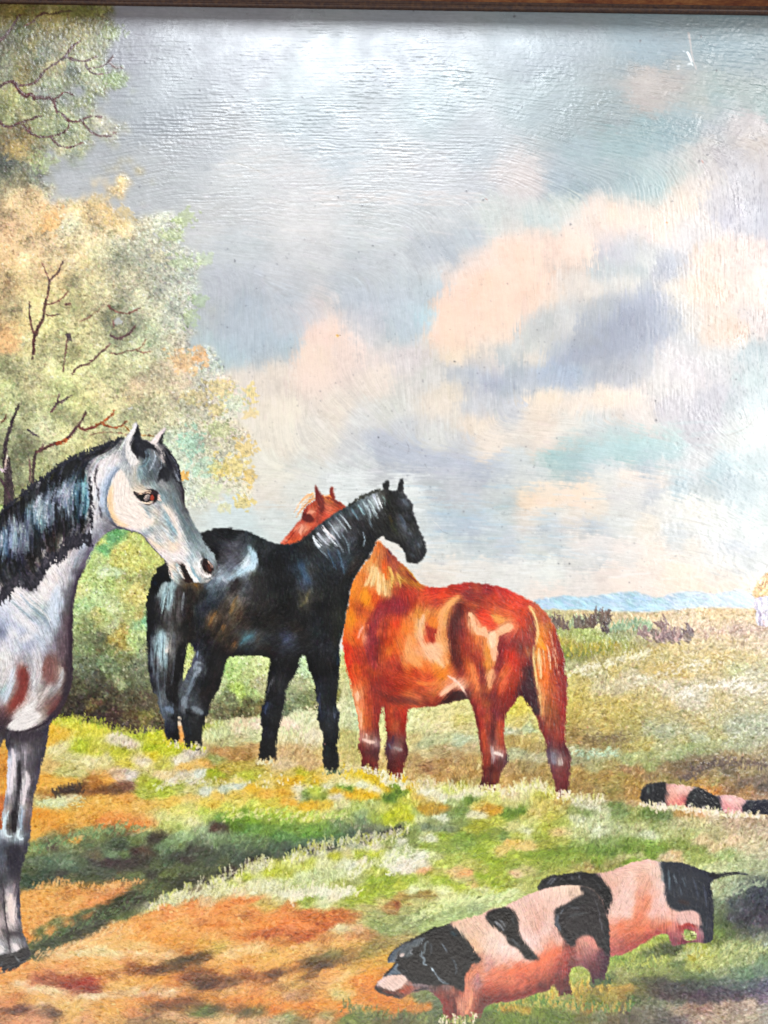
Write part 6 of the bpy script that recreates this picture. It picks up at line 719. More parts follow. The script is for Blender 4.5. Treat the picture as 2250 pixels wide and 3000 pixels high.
PIG1_M = '''
P 120d0d .92 2.5 | 1126,2858 1144,2840 1160,2818 1166,2800 1176,2780 1206,2753 1242,2735 1267,2720 1300,2713 1325,2716 1345,2732 1356,2752 1372,2762 1386,2780 1398,2800 1408,2812 1400,2820 1384,2826 1372,2842 1364,2860 1362,2880 1358,2905 1345,2898 1330,2888 1305,2884 1270,2886 1240,2884 1215,2880 1200,2868 1186,2855 1170,2857 1150,2858 1135,2862
P 4a5054 .85 1.2 | 1137,2820 1138,2804 1152,2790 1170,2777 1192,2766 1180,2776 1168,2790 1156,2806 1146,2816
S 1a181a .8 1 3 | 1150,2788 1142,2804 1138,2818
P 565e62 .85 1.5 | 1180,2776 1204,2760 1236,2748 1246,2750 1236,2762 1228,2774 1214,2776 1204,2790 1210,2796 1196,2806 1184,2806 1170,2804 1172,2790
S 9a9ca0 .7 1 3 | 1210,2782 1204,2792 1212,2796
P cab4ac .9 1 | 1171,2800 1176,2794 1186,2794 1184,2802 1174,2804
S 22282c .7 1.5 5 | 1196,2786 1188,2802 1200,2810
P 707c86 .85 1.5 | 1164,2822 1168,2830 1164,2842 1176,2854 1160,2856 1144,2858 1134,2858 1150,2842
S 24282e .6 1.2 4 | 1168,2832 1172,2846 1180,2852
S 5a6468 .9 1.5 7 | 1256,2758 1246,2770 1244,2790 1236,2796
S 707c84 .9 1.2 6 | 1236,2786 1236,2802 1244,2812 1242,2824 1254,2830
S 6a747c .9 1.2 5 | 1262,2834 1272,2846 1282,2862 1296,2878 1318,2884
S b4c0c8 .9 1 3 | 1264,2836 1272,2846
S 848c94 .7 1 2 | 1290,2868 1306,2878
S 5c6670 .8 1.5 5 | 1292,2764 1304,2778 1310,2792
S 4c565f .8 1.5 4 | 1324,2806 1336,2824 1340,2844 1334,2858
S 24505e .6 3 10 | 1322,2730 1340,2742
S 404c54 .6 2 5 | 1260,2762 1266,2780 1262,2800
S 303a44 .6 2 6 | 1178,2840 1196,2850
P f0d4c8 .9 1.5 | 1108,2886 1118,2870 1136,2860 1158,2858 1180,2862 1192,2872 1184,2884 1172,2896 1150,2904 1134,2898 1118,2892
S 2c1610 .85 1.5 7 | 1100,2894 1114,2904 1134,2914 1154,2920 1172,2922
S 9c4a34 .7 2 9 | 1172,2908 1188,2902 1206,2892
S 6a2c1c .6 2 6 | 1120,2904 1142,2910 1162,2912
S 7a6868 .7 2 6 | 1206,2886 1230,2886 1254,2890
S 2c2426 .8 1.2 4 | 1210,2906 1234,2900 1254,2896
P 14110f .9 3 | 1424,2688 1432,2674 1452,2664 1474,2659 1494,2664 1512,2680 1518,2700 1520,2730 1530,2750 1542,2770 1560,2788 1574,2806 1580,2812 1550,2812 1536,2802 1520,2780 1504,2772 1492,2766 1484,2744 1468,2730 1452,2718 1438,2708
S 8c8c90 .75 1.5 7 | 1450,2700 1466,2712 1478,2730
S 6c6e72 .7 1.5 6 | 1462,2694 1474,2704 1484,2722
S 54585c .7 1.5 6 | 1500,2750 1512,2764 1526,2778
S 5c6064 .5 1.5 5 | 1500,2690 1508,2710
S 484c50 .5 1.5 4 | 1556,2790 1570,2806
P 1c191b .88 3.5 | 1632,2664 1660,2650 1690,2632 1710,2620 1700,2598 1730,2602 1750,2618 1768,2646 1777,2678 1788,2714 1789,2757 1790,2790 1778,2800 1770,2780 1752,2772 1748,2760 1735,2744 1716,2740 1700,2744 1688,2756 1684,2772 1664,2766 1652,2750 1640,2730 1630,2705 1628,2680
S 5c6068 .8 2 10 | 1636,2680 1634,2705 1644,2728
S 7c8088 .7 1.5 6 | 1652,2664 1644,2680
S 484a4e .7 2 8 | 1664,2656 1684,2660 1700,2662
S 383a3c .7 2 8 | 1660,2690 1690,2680 1720,2676
S 0c0b0d .8 2 5 | 1646,2674 1690,2652 1740,2640
S 5a5a60 .6 1.2 3 | 1742,2630 1752,2660 1762,2700 1772,2750
S 302e32 .6 2 6 | 1656,2740 1666,2760
S 9c4038 .5 3 10 | 1665,2775 1660,2820 1650,2870
S c88074 .6 3 14 | 1710,2752 1740,2760 1744,2780
S 3c1828 .6 3 9 | 1780,2790 1770,2840 1752,2880
S e87048 .5 4 16 | 1640,2780 1600,2810 1550,2840 1480,2855
S 6c2018 .6 4 12 | 1610,2893 1550,2912 1480,2930 1430,2940
S b06868 .6 2 6 | 1402,2850 1400,2880
S e89870 .6 2 7 | 1384,2900 1380,2940 1366,2975
S 541814 .7 2 8 | 1330,2920 1334,2950 1330,2990
S f0d8cc .8 1 3 | 1350,2984 1358,2996
S f0e0d0 .8 1 3 | 1338,2990 1342,2998
'''
PIG1_ANG = '''1200 2780 130;1260 2800 80;1330 2760 60;1150 2880 40;1400 2720 50;1480 2700 60;1450 2780 110;1550 2700 70;1600 2750 70;1650 2700 110;1740 2700 95;1450 2870 150;1550 2870 150;1620 2820 120;1380 2940 95;1320 2960 90;1660 2880 85;1760 2830 80;1700 2790 70'''
PIG2_OUT = '''1577,2608 1584,2586 1604,2570 1636,2563 1681,2558 1703,2555 1740,2560 1789,2554 1826,2538 1862,2525 1907,2521 1939,2526 1975,2526 2011,2531 2047,2545 2079,2556 2110,2558 2155,2555 2188,2560 2194,2565 2155,2563 2124,2569 2094,2578 2083,2595 2090,2631 2092,2676 2092,2721 2088,2757 2067,2764 2029,2762 2002,2767 1972,2773 1965,2756 1957,2739 1934,2739 1907,2753 1862,2780 1835,2794 1789,2802 1740,2780 1700,2700 1640,2640'''
PIG2_P = '''1600 2585 14120f;1620 2580 484a4c;1640 2575 1a1818;1680 2570 30302f;1700 2570 505050;1720 2575 18161a;1750 2590 141214;1770 2610 101012;1780 2640 141214;1775 2660 1c181c;1650 2590 181614;1790 2560 dca894;1800 2570 e0ac94;1780 2565 d8a890;1850 2540 e8b49c;1830 2560 e4b09c;1910 2530 ecbca4;1870 2530 e4b098;1930 2550 ecc0ac;1800 2620 e4b09c;1790 2590 dca48c;1850 2600 ecb8a4;1880 2580 e4a88c;1850 2575 f0c0ac;1900 2590 e09c80;1920 2580 ecb8a4;1940 2600 f0c4b4;1920 2620 e8ac98;1880 2620 dc9478;1800 2680 ecbca8;1790 2650 e4b4a0;1820 2640 ecbcac;1850 2650 f0c0b0;1840 2620 ecc0b0;1840 2680 f0c0b0;1870 2660 e4845c;1890 2660 e07c54;1880 2640 e08868;1895 2640 dc7c58;1920 2650 f0b8a8;1910 2680 ecb0a0;1940 2640 f0c4b8;1940 2680 f0b4a4;1950 2660 ecb8a8;1820 2720 e06c44;1800 2700 e09880;1790 2730 d87858;1840 2710 e07850;1870 2690 e07048;1860 2720 d86840;1890 2700 e47c54;1930 2700 dc8c70;1920 2710 d07050;1960 2690 ecac98;1980 2670 f0b8a8;1960 2710 e47448;1940 2720 d86844;1800 2760 c0604c;1790 2790 a85048;1820 2780 a84c40;1850 2750 c4583c;1850 2770 a84438;1870 2750 a84834;1880 2730 d86840;1900 2730 d06040;1900 2745 a03c30;1930 2730 a84438;1950 2720 b85440;1970 2720 d07060;2000 2680 dca898;1990 2700 c88c80;2020 2670 d8a89c;2040 2680 d0a498;2050 2690 c89890;2030 2700 c08c84;1980 2690 e0a090;1975 2670 e8a890;1960 2740 a04848;1975 2750 904448;1980 2760 7c3c44;1990 2740 a85858;2000 2720 a03430;2000 2715 a02c24;2020 2712 903030;2040 2720 b04c4c;2050 2715 c08880;2050 2740 a86068;2060 2730 b08084;2055 2755 8c585c;2020 2760 a04448;2030 2765 703038;2010 2765 6c2c34
1960 2540 344850;1970 2560 3c5058;1960 2580 405860;1980 2560 5c7078;1990 2550 2c3844;2000 2545 1c2028;2020 2545 18161c;2040 2560 20202a;2060 2570 1c1a24;2075 2580 242434;1990 2590 607078;2000 2600 3c4854;2010 2580 505c68;2030 2590 38404c;2050 2600 34384a;2070 2600 3c404c;1970 2620 303c44;1970 2640 2c3030;1990 2640 201c20;2010 2640 301c18;2030 2630 2c2830;2050 2640 241c24;2070 2640 302c34;2080 2660 28242f;2000 2660 241c1c;2040 2665 201a20;2060 2680 241c28;2070 2700 1e1a28;2080 2700 282434;2060 2720 201c28;2080 2740 2c242f;2075 2755 241f28;2110 2565 181820;2150 2559 181820;2185 2561 3c4044'''.replace('\n', ';')
PIG2_M = '''
P 141214 .9 3 | 1577,2610 1582,2588 1600,2572 1636,2563 1681,2558 1703,2554 1740,2560 1756,2574 1774,2590 1786,2608 1792,2632 1788,2650 1780,2662 1776,2680 1760,2660 1745,2625 1725,2602 1690,2594 1650,2596 1612,2602
S 5c5e60 .75 1.5 6 | 1604,2592 1614,2580 1626,2570
S 74787c .7 1.2 4 | 1612,2594 1622,2582 1632,2572
S 505254 .7 1.5 7 | 1676,2566 1680,2580
S 606264 .7 1.2 5 | 1696,2562 1700,2578
S 34363a .6 1.5 5 | 1750,2590 1764,2606
P 23262e .88 3.5 | 1940,2526 1975,2526 2011,2531 2047,2545 2082,2556 2086,2580 2084,2600 2090,2631 2093,2676 2092,2721 2088,2760 2070,2764 2064,2740 2056,2715 2052,2690 2044,2674 2020,2668 2000,2670 1984,2668 1968,2660 1958,2645 1952,2620 1950,2590 1946,2560
S 7c949c .5 2 5 | 1960,2550 1962,2580 1964,2610
S 94a4ac .5 1.5 4 | 1976,2560 1982,2590
S 60707c .5 2 5 | 2000,2570 2008,2600
S 58646f .5 1.5 4 | 1992,2600 2000,2625
S 4c5468 .5 1.5 4 | 2030,2570 2040,2600 2046,2640
S 50566a .5 1.5 4 | 2060,2590 2068,2620 2072,2660
S 3a1f18 .5 3 10 | 1990,2640 2020,2650
S 16161c .95 1.2 9:4 | 2076,2566 2105,2564 2140,2557 2165,2556
S 2c3034 .85 1 4:1.5 | 2160,2556 2180,2560 2196,2568
P d2a69c .8 2.5 | 1985,2682 2010,2670 2040,2672 2052,2690 2056,2712 2040,2708 2016,2704 1996,2712
S a03028 .6 2 6 | 1996,2716 2014,2708 2036,2716
S 7c3840 .6 2 5 | 1964,2750 1980,2766 2004,2762
'''
PIG2_ANG = '''1620 2580 140;1700 2575 95;1770 2620 60;1850 2550 10;1850 2620 110;1880 2680 120;1850 2740 150;1930 2640 100;1980 2580 85;2040 2600 75;2070 2700 90;2030 2700 60;2150 2558 0;1970 2720 80'''
PIG3_OUT = '''1877,2335 1880,2318 1889,2306 1900,2298 1925,2294 1948,2291 1956,2296 1985,2298 2010,2303 2035,2307 2048,2308 2065,2314 2080,2324 2092,2331 2106,2333 2125,2330 2150,2333 2175,2340 2188,2345 2205,2346 2240,2345 2300,2348 2340,2356 2340,2385 2260,2388 2210,2388 2170,2384 2130,2386 2112,2378 2080,2374 2050,2370 2020,2366 1990,2362 1955,2362 1930,2362 1895,2358 1882,2350'''
PIG3_P = '''1885 2340 1c1c1c;1890 2325 202020;1900 2310 3c403c;1910 2310 505450;1925 2310 303030;1940 2300 141414;1920 2340 18181c;1940 2340 20202a;1950 2320 14141a;1935 2355 303434;1960 2310 e0a090;1970 2320 e8ac98;1965 2340 e09c88;1980 2350 dc8070;1990 2310 e8b4a4;2000 2320 f0c0b0;2020 2310 ecb8a8;1990 2340 e09080;2000 2355 d87068;2010 2340 c06058;2020 2330 dc9c8c;2005 2345 a84c50;1975 2358 d88878;2020 2345 181820;2030 2330 3c403c;2050 2320 202424;2045 2340 303434;2070 2330 181820;2080 2350 181820;2060 2360 14141a;2100 2345 181820;2095 2365 20202a;2110 2375 282830;2120 2340 e8b0a8;2140 2345 ecb8b0;2160 2350 e8b4a8;2180 2355 e0a8a0;2130 2370 dc8480;2150 2375 e09c98;2170 2375 c89490;2120 2365 e8a0a0;2195 2355 2c2c34;2185 2370 302c34;2210 2365 34383c;2230 2370 20202c;2250 2360 14141c;2240 2350 28282f;2280 2370 20202c;2320 2370 d8a0a0'''
PIG3_M = '''
P 17171b .9 1.5 | 1877,2335 1884,2310 1900,2298 1948,2291 1953,2300 1950,2320 1946,2340 1948,2362 1926,2362 1895,2357 1882,2350
P 17171b .9 1.5 | 2012,2350 2018,2330 2036,2312 2050,2308 2070,2316 2092,2331 2108,2348 2114,2376 2080,2374 2050,2368 2016,2364
P 20202a .85 1.5 | 2180,2362 2192,2348 2220,2346 2270,2346 2280,2386 2240,2386 2200,2386 2176,2376
S 505650 .7 1.5 7 | 1898,2306 1902,2326
S 5c605c .6 1.2 4 | 1912,2300 1916,2318
S 3c403e .6 1.5 6 | 2040,2322 2034,2345
S 404440 .6 1.5 5 | 2204,2352 2200,2370
'''
HILLS = '''1540,1775 1575,1762 1600,1756 1664,1749 1700,1752 1731,1751 1760,1746 1803,1739 1837,1735 1879,1740 1930,1753 1972,1741 2014,1734 2060,1738 2098,1739 2162,1730 2208,1741 2300,1738 2420,1748 2540,1744 2540,1790 2200,1782 2060,1785 1972,1788 1909,1797 1860,1796 1803,1795 1700,1790 1600,1790 1540,1790'''
HILLS_P = '''1600 1770 98c0d8;1650 1760 90bcd4;1700 1765 88b8d0;1750 1755 8cb4cc;1780 1770 90bcd4;1830 1750 8cb4cc;1880 1755 88b0c8;1850 1780 88b8d0;1900 1775 90c4d8;1800 1785 a0c4d4;1700 1780 9cc8dc;1920 1785 a8ccd8;1960 1765 90b4cc;2000 1755 98b8c8;2050 1750 98b4c4;2100 1760 a8bccc;2000 1775 a8c4d0;2160 1750 b0c4d0;2200 1760 b0c4d4;2150 1775 b8ccd8;2300 1760 a8c0d0;2400 1770 a8c0d0'''
# branches: colour, start width, end width, line
BRANCH = '''
463030 11 4 | -10,122 12,112 30,90 46,64 60,44
5a3a34 4 3 | 70,78 95,66 115,48 135,40
4a3c2c 4 2 | 120,38 150,42 180,36 210,34
4a2e2c 9 8 | 0,258 14,246 40,240 50,256
4a2826 12 14 | 36,238 48,252 62,272 78,282 92,278 104,292
4a2826 12 8 | 100,290 116,286 132,290 148,288 160,298
4a2826 9 7 | 158,296 163,312 168,326 186,340 200,354 214,358
4a2826 6 3 | 212,358 232,356 250,348 266,342
4a2826 4 2 | 280,342 292,344
4a2826 6 2 | 242,352 252,370 268,386 286,396 310,400 334,394
4a2e2c 7 6 | 50,252 80,250 102,244 118,228 130,210 150,196 172,182 192,168
4a2826 10 5 | 190,170 202,152 216,136 232,122
4a2826 8 2 | 196,168 212,174 236,180 262,176 276,170
4a2c2a 4 2 | 250,186 258,200 280,200 306,192 322,180 332,168
4a2c2a 3 1.5 | 256,200 268,212 288,218 308,216
5a3c38 3 1.5 | 320,184 336,196 358,200
4a2826 5 3 | 158,294 176,282 192,272 208,276
4a2826 9 5 | 0,356 12,370 34,372 60,360 88,352 112,344
4a2826 7 5 | 68,366 84,384 104,398 128,402 152,400
4a2826 5 2 | 150,400 176,394 194,384 204,368
4a2826 5 2 | 150,402 162,418 182,430 204,432 226,426 240,420
5c3834 5 3 | 90,374 86,386
4c2c28 6 13 | 146,820 142,862 136,880 130,910 126,935 112,965 104,985
4c2c28 10 10 | 104,984 100,1000 100,1022 98,1042
55332e 6 7 | 86,884 88,900 88,920 92,950 100,980
4c2c28 7 2 | 144,826 158,812 172,796 182,776
7c4c40 3 1.5 | 146,822 136,800 128,780
7c4c40 3 1.5 | 136,894 155,890 180,878 196,860
6c4438 4 2 | 130,920 148,926 168,922
6c4438 5 2 | 316,894 334,910 356,918 380,918 404,908
5c3c38 3 2 | 334,962 334,946
4c3030 8 6 | 322,982 344,992 366,986 384,974 396,958
7c5844 3 1.5 | 322,1036 350,1038 372,1030 400,1026 416,1016 424,1004
7c5844 3 1.5 | 400,1026 420,1034 444,1030
5c3c34 6 6 | 212,1098 226,1080 240,1072 258,1068
5c3c34 6 4 | 256,1070 276,1054 290,1040 306,1026 320,1014
8c6a50 4 2 | 234,944 256,934 272,922 290,910
5c3834 3 4 | 200,984 196,1010 192,1040 186,1090
3c2c30 14 12 | 198,978 204,992
4a3838 7 8 | 156,1204 168,1184 186,1176 204,1164
5c4040 4 3 | 168,1184 172,1164
4a3838 4 3 | 152,1210 160,1196
6c4438 6 3 | 192,894 200,892
2e2228 16 8 | 18,1500 20,1400 14,1350 18,1300 26,1270 40,1230 56,1190
2e2228 20 16 | 28,1505 34,1450 30,1400 22,1340
c8b0a0 5 4 | 16,1372 20,1350 22,1332
3c2a30 8 6 | -5,1395 6,1410 18,1432 30,1460
c0a8b0 4 3 | 0,1370 8,1380 16,1374
3c2c2c 10 9 | 98,1425 98,1390 102,1350 108,1320
5c4440 6 5 | 88,1415 90,1380 88,1345
4c2a24 8 12 | 106,1326 130,1316 150,1306 172,1300
8c4420 14 12 | 165,1302 184,1296 200,1284
4c3034 10 9 | 198,1286 214,1268 226,1252
4c2c2c 8 2 | 226,1254 236,1240 246,1224 250,1210
5c3028 10 9 | 230,1250 246,1260 264,1256 282,1250
8c4820 8 2 | 280,1250 298,1240 316,1228 328,1216 334,1200
84401f 7 2 | 302,1242 318,1250 336,1254 352,1250 370,1238
7c5844 2 1 | 260,1276 300,1268 340,1268 370,1274
84501f 2 1.5 | 366,1250 378,1262
84501f 2 1.5 | 414,1276 440,1278
5c403c 4 3 | 130,1300 124,1316 114,1322
3c3038 5 3 | 80,1258 96,1270 104,1276
6c5048 4 2 | 148,1210 160,1200
5c4030 3 1.5 | 2,1240 14,1230 20,1214
'''

SKY_M = '''
P 8ca4ac .45 14 | 1610,470 1600,540 1620,580 1680,568 1740,578 1800,592 1860,588 1930,592 1950,555 1965,500 2000,452 2050,405 2110,360 2180,335 2100,290 1950,330 1800,370 1680,400
P e0bca6 .55 12 | 1272,1010 1262,960 1280,890 1330,820 1400,752 1470,705 1520,700 1580,760 1600,860 1560,930 1480,960 1400,1010 1340,1030
P e2c6b6 .4 14 | 1700,600 1790,612 1860,604 1940,620 1985,680 1960,720 1860,700 1780,720 1720,760 1660,740 1650,660
P e6c8b8 .45 16 | 880,985 905,940 960,925 1010,950 1050,1000 1060,1080 1000,1130 900,1140 850,1100 860,1040
P 80879a .6 12 | 1850,860 1900,845 1950,880 1960,930 1950,990 1900,1030 1840,1050 1760,1040 1700,1060 1640,1100 1600,1080 1660,1030 1740,1010 1750,950 1800,910
P 98a0b0 .45 12 | 1350,1065 1420,1050 1500,1075 1600,1090 1700,1090 1760,1120 1680,1140 1560,1120 1470,1145 1400,1120
P e2cab8 .35 10 | 1700,1160 1800,1150 1880,1160 1900,1190 1820,1200 1720,1195
P 98a0b4 .4 12 | 1060,1270 1130,1260 1200,1290 1300,1320 1420,1350 1500,1385 1420,1400 1300,1390 1180,1370 1090,1330
P 8cb0b4 .45 10 | 1600,1320 1680,1310 1760,1300 1850,1290 1960,1280 2010,1310 1970,1345 1860,1360 1780,1365 1700,1370 1630,1355
P 9aa6b4 .4 10 | 1740,1365 1860,1365 1960,1350 2000,1370 1930,1395 1800,1390 1700,1385
P e6c8ae .5 10 | 1530,1475 1580,1465 1660,1445 1720,1430 1760,1450 1720,1480 1620,1490 1560,1495
P dec8b8 .4 8 | 1800,1385 1860,1378 1920,1392 1960,1410 1880,1412 1820,1405
P a0a8b8 .4 7 | 1250,1540 1400,1530 1560,1545 1700,1535 1800,1545 1680,1560 1480,1562 1320,1560
P 98acc0 .4 7 | 1240,1500 1320,1490 1400,1500 1460,1520 1380,1530 1280,1522
P e4d0c4 .35 8 | 1650,1580 1760,1572 1880,1590 1960,1620 1860,1630 1720,1615
P b0b8c4 .4 6 | 2050,1600 2120,1590 2200,1600 2240,1620 2160,1625 2090,1620
P 9aa8b6 .35 16 | 700,870 800,850 900,880 960,930 900,950 850,990 800,1030 700,1060 640,1000
P a8b0be .35 16 | 980,870 1080,850 1180,860 1250,880 1270,930 1240,990 1180,1000 1090,960
'''
GREY_M = GREY_M.replace('P 2a1a20 .9 1.2', '''P f0e0d4 .75 3 | 352,1378 366,1392 378,1420 392,1448 404,1480 430,1500 452,1520 440,1540 410,1548 372,1545 345,1525 330,1490 328,1450 334,1410
P eac698 .6 3 | 322,1440 330,1420 334,1460 336,1500 350,1525 380,1540 360,1545 336,1530 322,1500 318,1470
S 8a96a6 .75 2 6 | 350,1375 334,1392 322,1414 315,1442 313,1475 318,1505 328,1528
S 5a5a64 .7 1.5 4 | 318,1500 328,1526 342,1542 366,1552
S 44464e .75 1.5 4 | 316,1562 345,1549 392,1560 418,1570 436,1592 460,1618 486,1646
P 2a1a20 .9 1.2''', 1)
GREY_M += '''
S 3a3036 .85 4 20 | 250,1668 232,1710 222,1760 216,1810
S 2c2228 .85 4 16 | 212,1800 207,1860 207,1930 204,1985 194,2030 176,2068
S 5c4a50 .5 6 26 | 196,1800 188,1850 186,1900 182,1940
S c8d0dc .6 6 20 | 170,1720 160,1770 150,1800 165,1840
S e4dedc .6 5 26 | 60,1880 100,1850 70,1820 40,1800
S d8d4d4 .55 3 9 | 98,1900 104,1950 100,2000 104,2050
S dcd8d8 .5 3 8 | 10,1880 20,1930 30,1980
S b8b8c4 .5 3 8 | 120,1880 128,1920 120,1960
S 8a9aa0 .6 1.5 3.5 | 30,1760 60,1785 95,1815 120,1835
S eee4e0 .7 1.5 4 | 66,1748 100,1770 130,1795 150,1820
'''

GROUND_M = '''
P 3a4c3a .42 14 | 80,2590 100,2540 200,2530 300,2515 420,2500 520,2480 640,2480 760,2470 900,2470 1020,2450 1140,2435 1160,2445 1040,2475 920,2495 800,2520 700,2550 600,2580 480,2600 360,2600 250,2590 150,2595
S 2c1c1c .6 5 14 | 280,2532 360,2530 430,2520
S 2c1c18 .55 5 12 | 600,2572 680,2552 740,2530 790,2518
S 281c18 .6 4 8 | 1090,2455 1150,2442 1180,2432
S 2c2418 .5 5 12 | 500,2595 560,2585 620,2572
P 2e3622 .55 9 | 80,2800 120,2765 200,2720 270,2680 330,2640 400,2605 500,2575 560,2585 480,2630 400,2670 300,2710 200,2760 110,2800
S f0c890 .6 4 12 | 130,2830 200,2795 300,2790 380,2800 440,2792
S e8b878 .6 4 10 | 240,2760 330,2745 400,2735
S ecbc84 .6 3 9 | 640,2810 700,2785 770,2775
S e8b070 .5 3 8 | 500,2695 600,2690 700,2700
S 7c4420 .55 4 10 | 370,2850 440,2838 500,2832 560,2822
S 38200f .6 3 7 | 440,2845 500,2848 540,2832 600,2812
S 4c2814 .6 4 12 | 530,2885 600,2892 640,2885
S 5c3418 .5 5 14 | 560,2865 640,2875 700,2870
S 38200f .65 3 8 | 800,2862 850,2845 900,2832 950,2820
S 7c2a1a .75 3 16 | 205,2893 240,2898 272,2905
S a04c28 .5 4 12 | 700,2745 800,2735 900,2745
S b05c2c .5 5 16 | 900,2700 960,2695 1030,2688
S e89c50 .5 3 8 | 560,2725 680,2722 800,2712
S f0cca0 .7 3 8 | 150,2912 200,2905 240,2915 300,2920
S ecc49c .6 3 7 | 60,2900 110,2895 150,2898
S 5c3424 .6 4 12 | 20,2965 90,2962 150,2975
S 6c3c20 .5 4 12 | 450,2945 540,2935 620,2950
S 3c4420 .55 4 12 | 560,2955 620,2970 660,2985
S e8a458 .5 3 8 | 660,2925 740,2915
S f0c080 .6 3 9 | 960,2895 1010,2862 1040,2850
S 302418 .6 3 7 | 150,2335 190,2322 230,2315
S 6c4424 .6 3 8 | 230,2322 300,2318 350,2305 390,2298
S 8cb050 .4 6 18 | 1180,2590 1300,2590 1450,2575
S 44702c .45 6 16 | 1780,2495 1900,2490 1990,2480
S 44702c .4 6 12 | 1500,2385 1540,2378
S 3c6c30 .5 3 10 | 1140,2310 1180,2318
S 3c6c30 .5 3 8 | 1010,2316 1030,2310
'''

GREY_M += '''
S cfd0da .6 3 12 | 40,1960 30,2010 14,2060
S d6d2d2 .6 3 10 | 112,1900 118,1960 112,2010
S c8b8b4 .5 3 12 | 150,2000 130,2040 110,2075
S b4bccc .5 4 12 | 90,1850 120,1880 140,1920
S 6c4a48 .5 3 10 | 150,1940 146,1980 140,2010
S 2a2228 .8 3 10 | 200,2000 190,2045 165,2085 140,2112
S a8a2a4 .6 2 8 | 185,1960 180,1990 172,2015
'''
PIG1_M = PIG1_M.replace('f0d4c8', 'd8b8aa')
def ids_from(idm, mask, val, thr=.5):
    idm[mask > thr] = val

FIGA = []
def figure(cv, idm, out, pts, mk, ang, val, gap=None, eps=7., power=2.3, warp=3., dr=6, tone=0, dk=1., sat=.93, n=9000, ln=15, wd=4.5, jit=.042, seed=11, soft=1.6, wob=.9, thick=1.0, fine=1):
    p = xy(out); pad = 14
    m = mask_poly(out, soft=soft, wob=wob)
    if gap is not None: m *= 1 - mask_poly(gap, soft=1.6, wob=.6)
    q, v = cps(pts)
    bx = (max(PX0, p[:, 0].min() - pad), min(PX1, p[:, 0].max() + pad), max(PY0, p[:, 1].min() - pad), min(PY1, p[:, 1].max() + pad))
    f, (r0, r1, c0, c1) = idw(q, v, eps=eps, power=power, step=4, warp=warp, seed=seed, box=bx)
    f = satur(f, sat) * dk
    if tone: lm = f.mean(2, keepdims=True); f = f * (tone + (1 - tone) * np.clip(lm * 1.6, 0, 1))
    f = f * .75 + blur(f, 5) * .25
    L = cv.C.copy(); L[r0:r1, c0:c1] = f
    A = angfield(ang, eps=14, jitter=.12, seed=seed + 1, warp=6)
    if dr: L = drag(L, A, dr, (r0, r1, c0, c1))
    marks(L, mk)
    sub = Canvas.__new__(Canvas); sub.C = L; sub.T = cv.T * .5
    mm = np.clip(m * 1.4, 0, 1)
    ref = L.copy()
    strokepass(sub, mm, n, ln * 1.2, wd * 1.3, A, jit=jit, angj=.3, curve=.3, al=.42, thick=thick, seed=seed, ref=ref)
    strokepass(sub, mm, int(n * 1.6), ln, wd * .8, A, jit=jit * 1.3, angj=.28, curve=.3, al=.38, thick=thick * .8, seed=seed + 2, ref=ref)
    if fine: strokepass(sub, mm, int(n * 1.6), ln * .7, 2.6, A, jit=jit * 2.2, angj=.4, curve=.3, al=.30, thick=thick * .5, seed=seed + 3, ref=ref)
    sub.C = sub.C * .6 + ref * .4
    marks(sub.C, mk, k=.8)
    cv.over(sub.C, m)
    cv.T = cv.T * (1 - m) + (sub.T + .9) * m
    idm[m > .5] = val
    FIGA.append((m, A))
    return m, A

def hairs_edge(cv, idm, line, n, ln, wd, cols, deg, val=None, spread=4., angj=.25, seed=1, al=.9, thick=1., off=0.):
    """short hairs / grass blades rooted along a line"""
    g = np.random.default_rng(seed)
    p = spline(xy(line), False, 10)
    i = g.integers(0, len(p) - 1, n); t = g.random(n)[:, None]
    q = p[i] * (1 - t) + p[i + 1] * t + g.standard_normal((n, 2)) * spread
    a = np.radians(deg) + g.standard_normal(n) * angj
    c = np.array([hexc(h) for h in cols.split()])[g.integers(0, len(cols.split()), n)] * (1 + g.standard_normal((n, 1)) * .05)
    L = ln * (.5 + g.random(n))
    q = q + off * np.stack([np.cos(a), np.sin(a)], 1)
    splat(cv, q[:, 0].astype(F), q[:, 1].astype(F), a.astype(F), L, wd * (.6 + .7 * g.random(n)), np.clip(c, 0, 1).astype(F), al, g.standard_normal(n) * .4, thick,
          idmap=idm if val is not None else None, idval=val or 0, taper=(.1, .8))

def curls(cv, mask, n, size, wd, seed, jit=.1, light=0., al=.8, thick=1.4, pal=None, palw=.3):
    """hooked dabs that read as leaf clumps"""
    g = np.random.default_rng(seed)
    c = np.cumsum(mask.ravel().astype(np.float64)); idx = np.clip(np.searchsorted(c, g.random(n) * c[-1]), 0, H * W - 1)
    yi, xi = np.divmod(idx, W)
    col = cv.C[yi, xi].copy()
    if pal is not None:
        P = np.array([hexc(h) for h in pal.split()]); k = g.integers(0, len(P), n)
        col = col * (1 - palw) + P[k] * palw
    col = np.clip(col * (1 + g.standard_normal((n, 1)) * jit + light) + g.standard_normal((n, 3)) * .018, .02, 1)
    a = g.random(n) * 6.283
    splat(cv, (PX0 + (xi + g.random(n)) * ST).astype(F), (PY0 + (yi + g.random(n)) * ST).astype(F), a.astype(F), size * (.5 + g.random(n)), wd * (.6 + .8 * g.random(n)),
          col.astype(F), al, (g.random(n) - .5) * 4.5, thick * (.5 + g.random(n)), clip=np.clip(mask * 2, 0, 1), taper=(.25, .4))

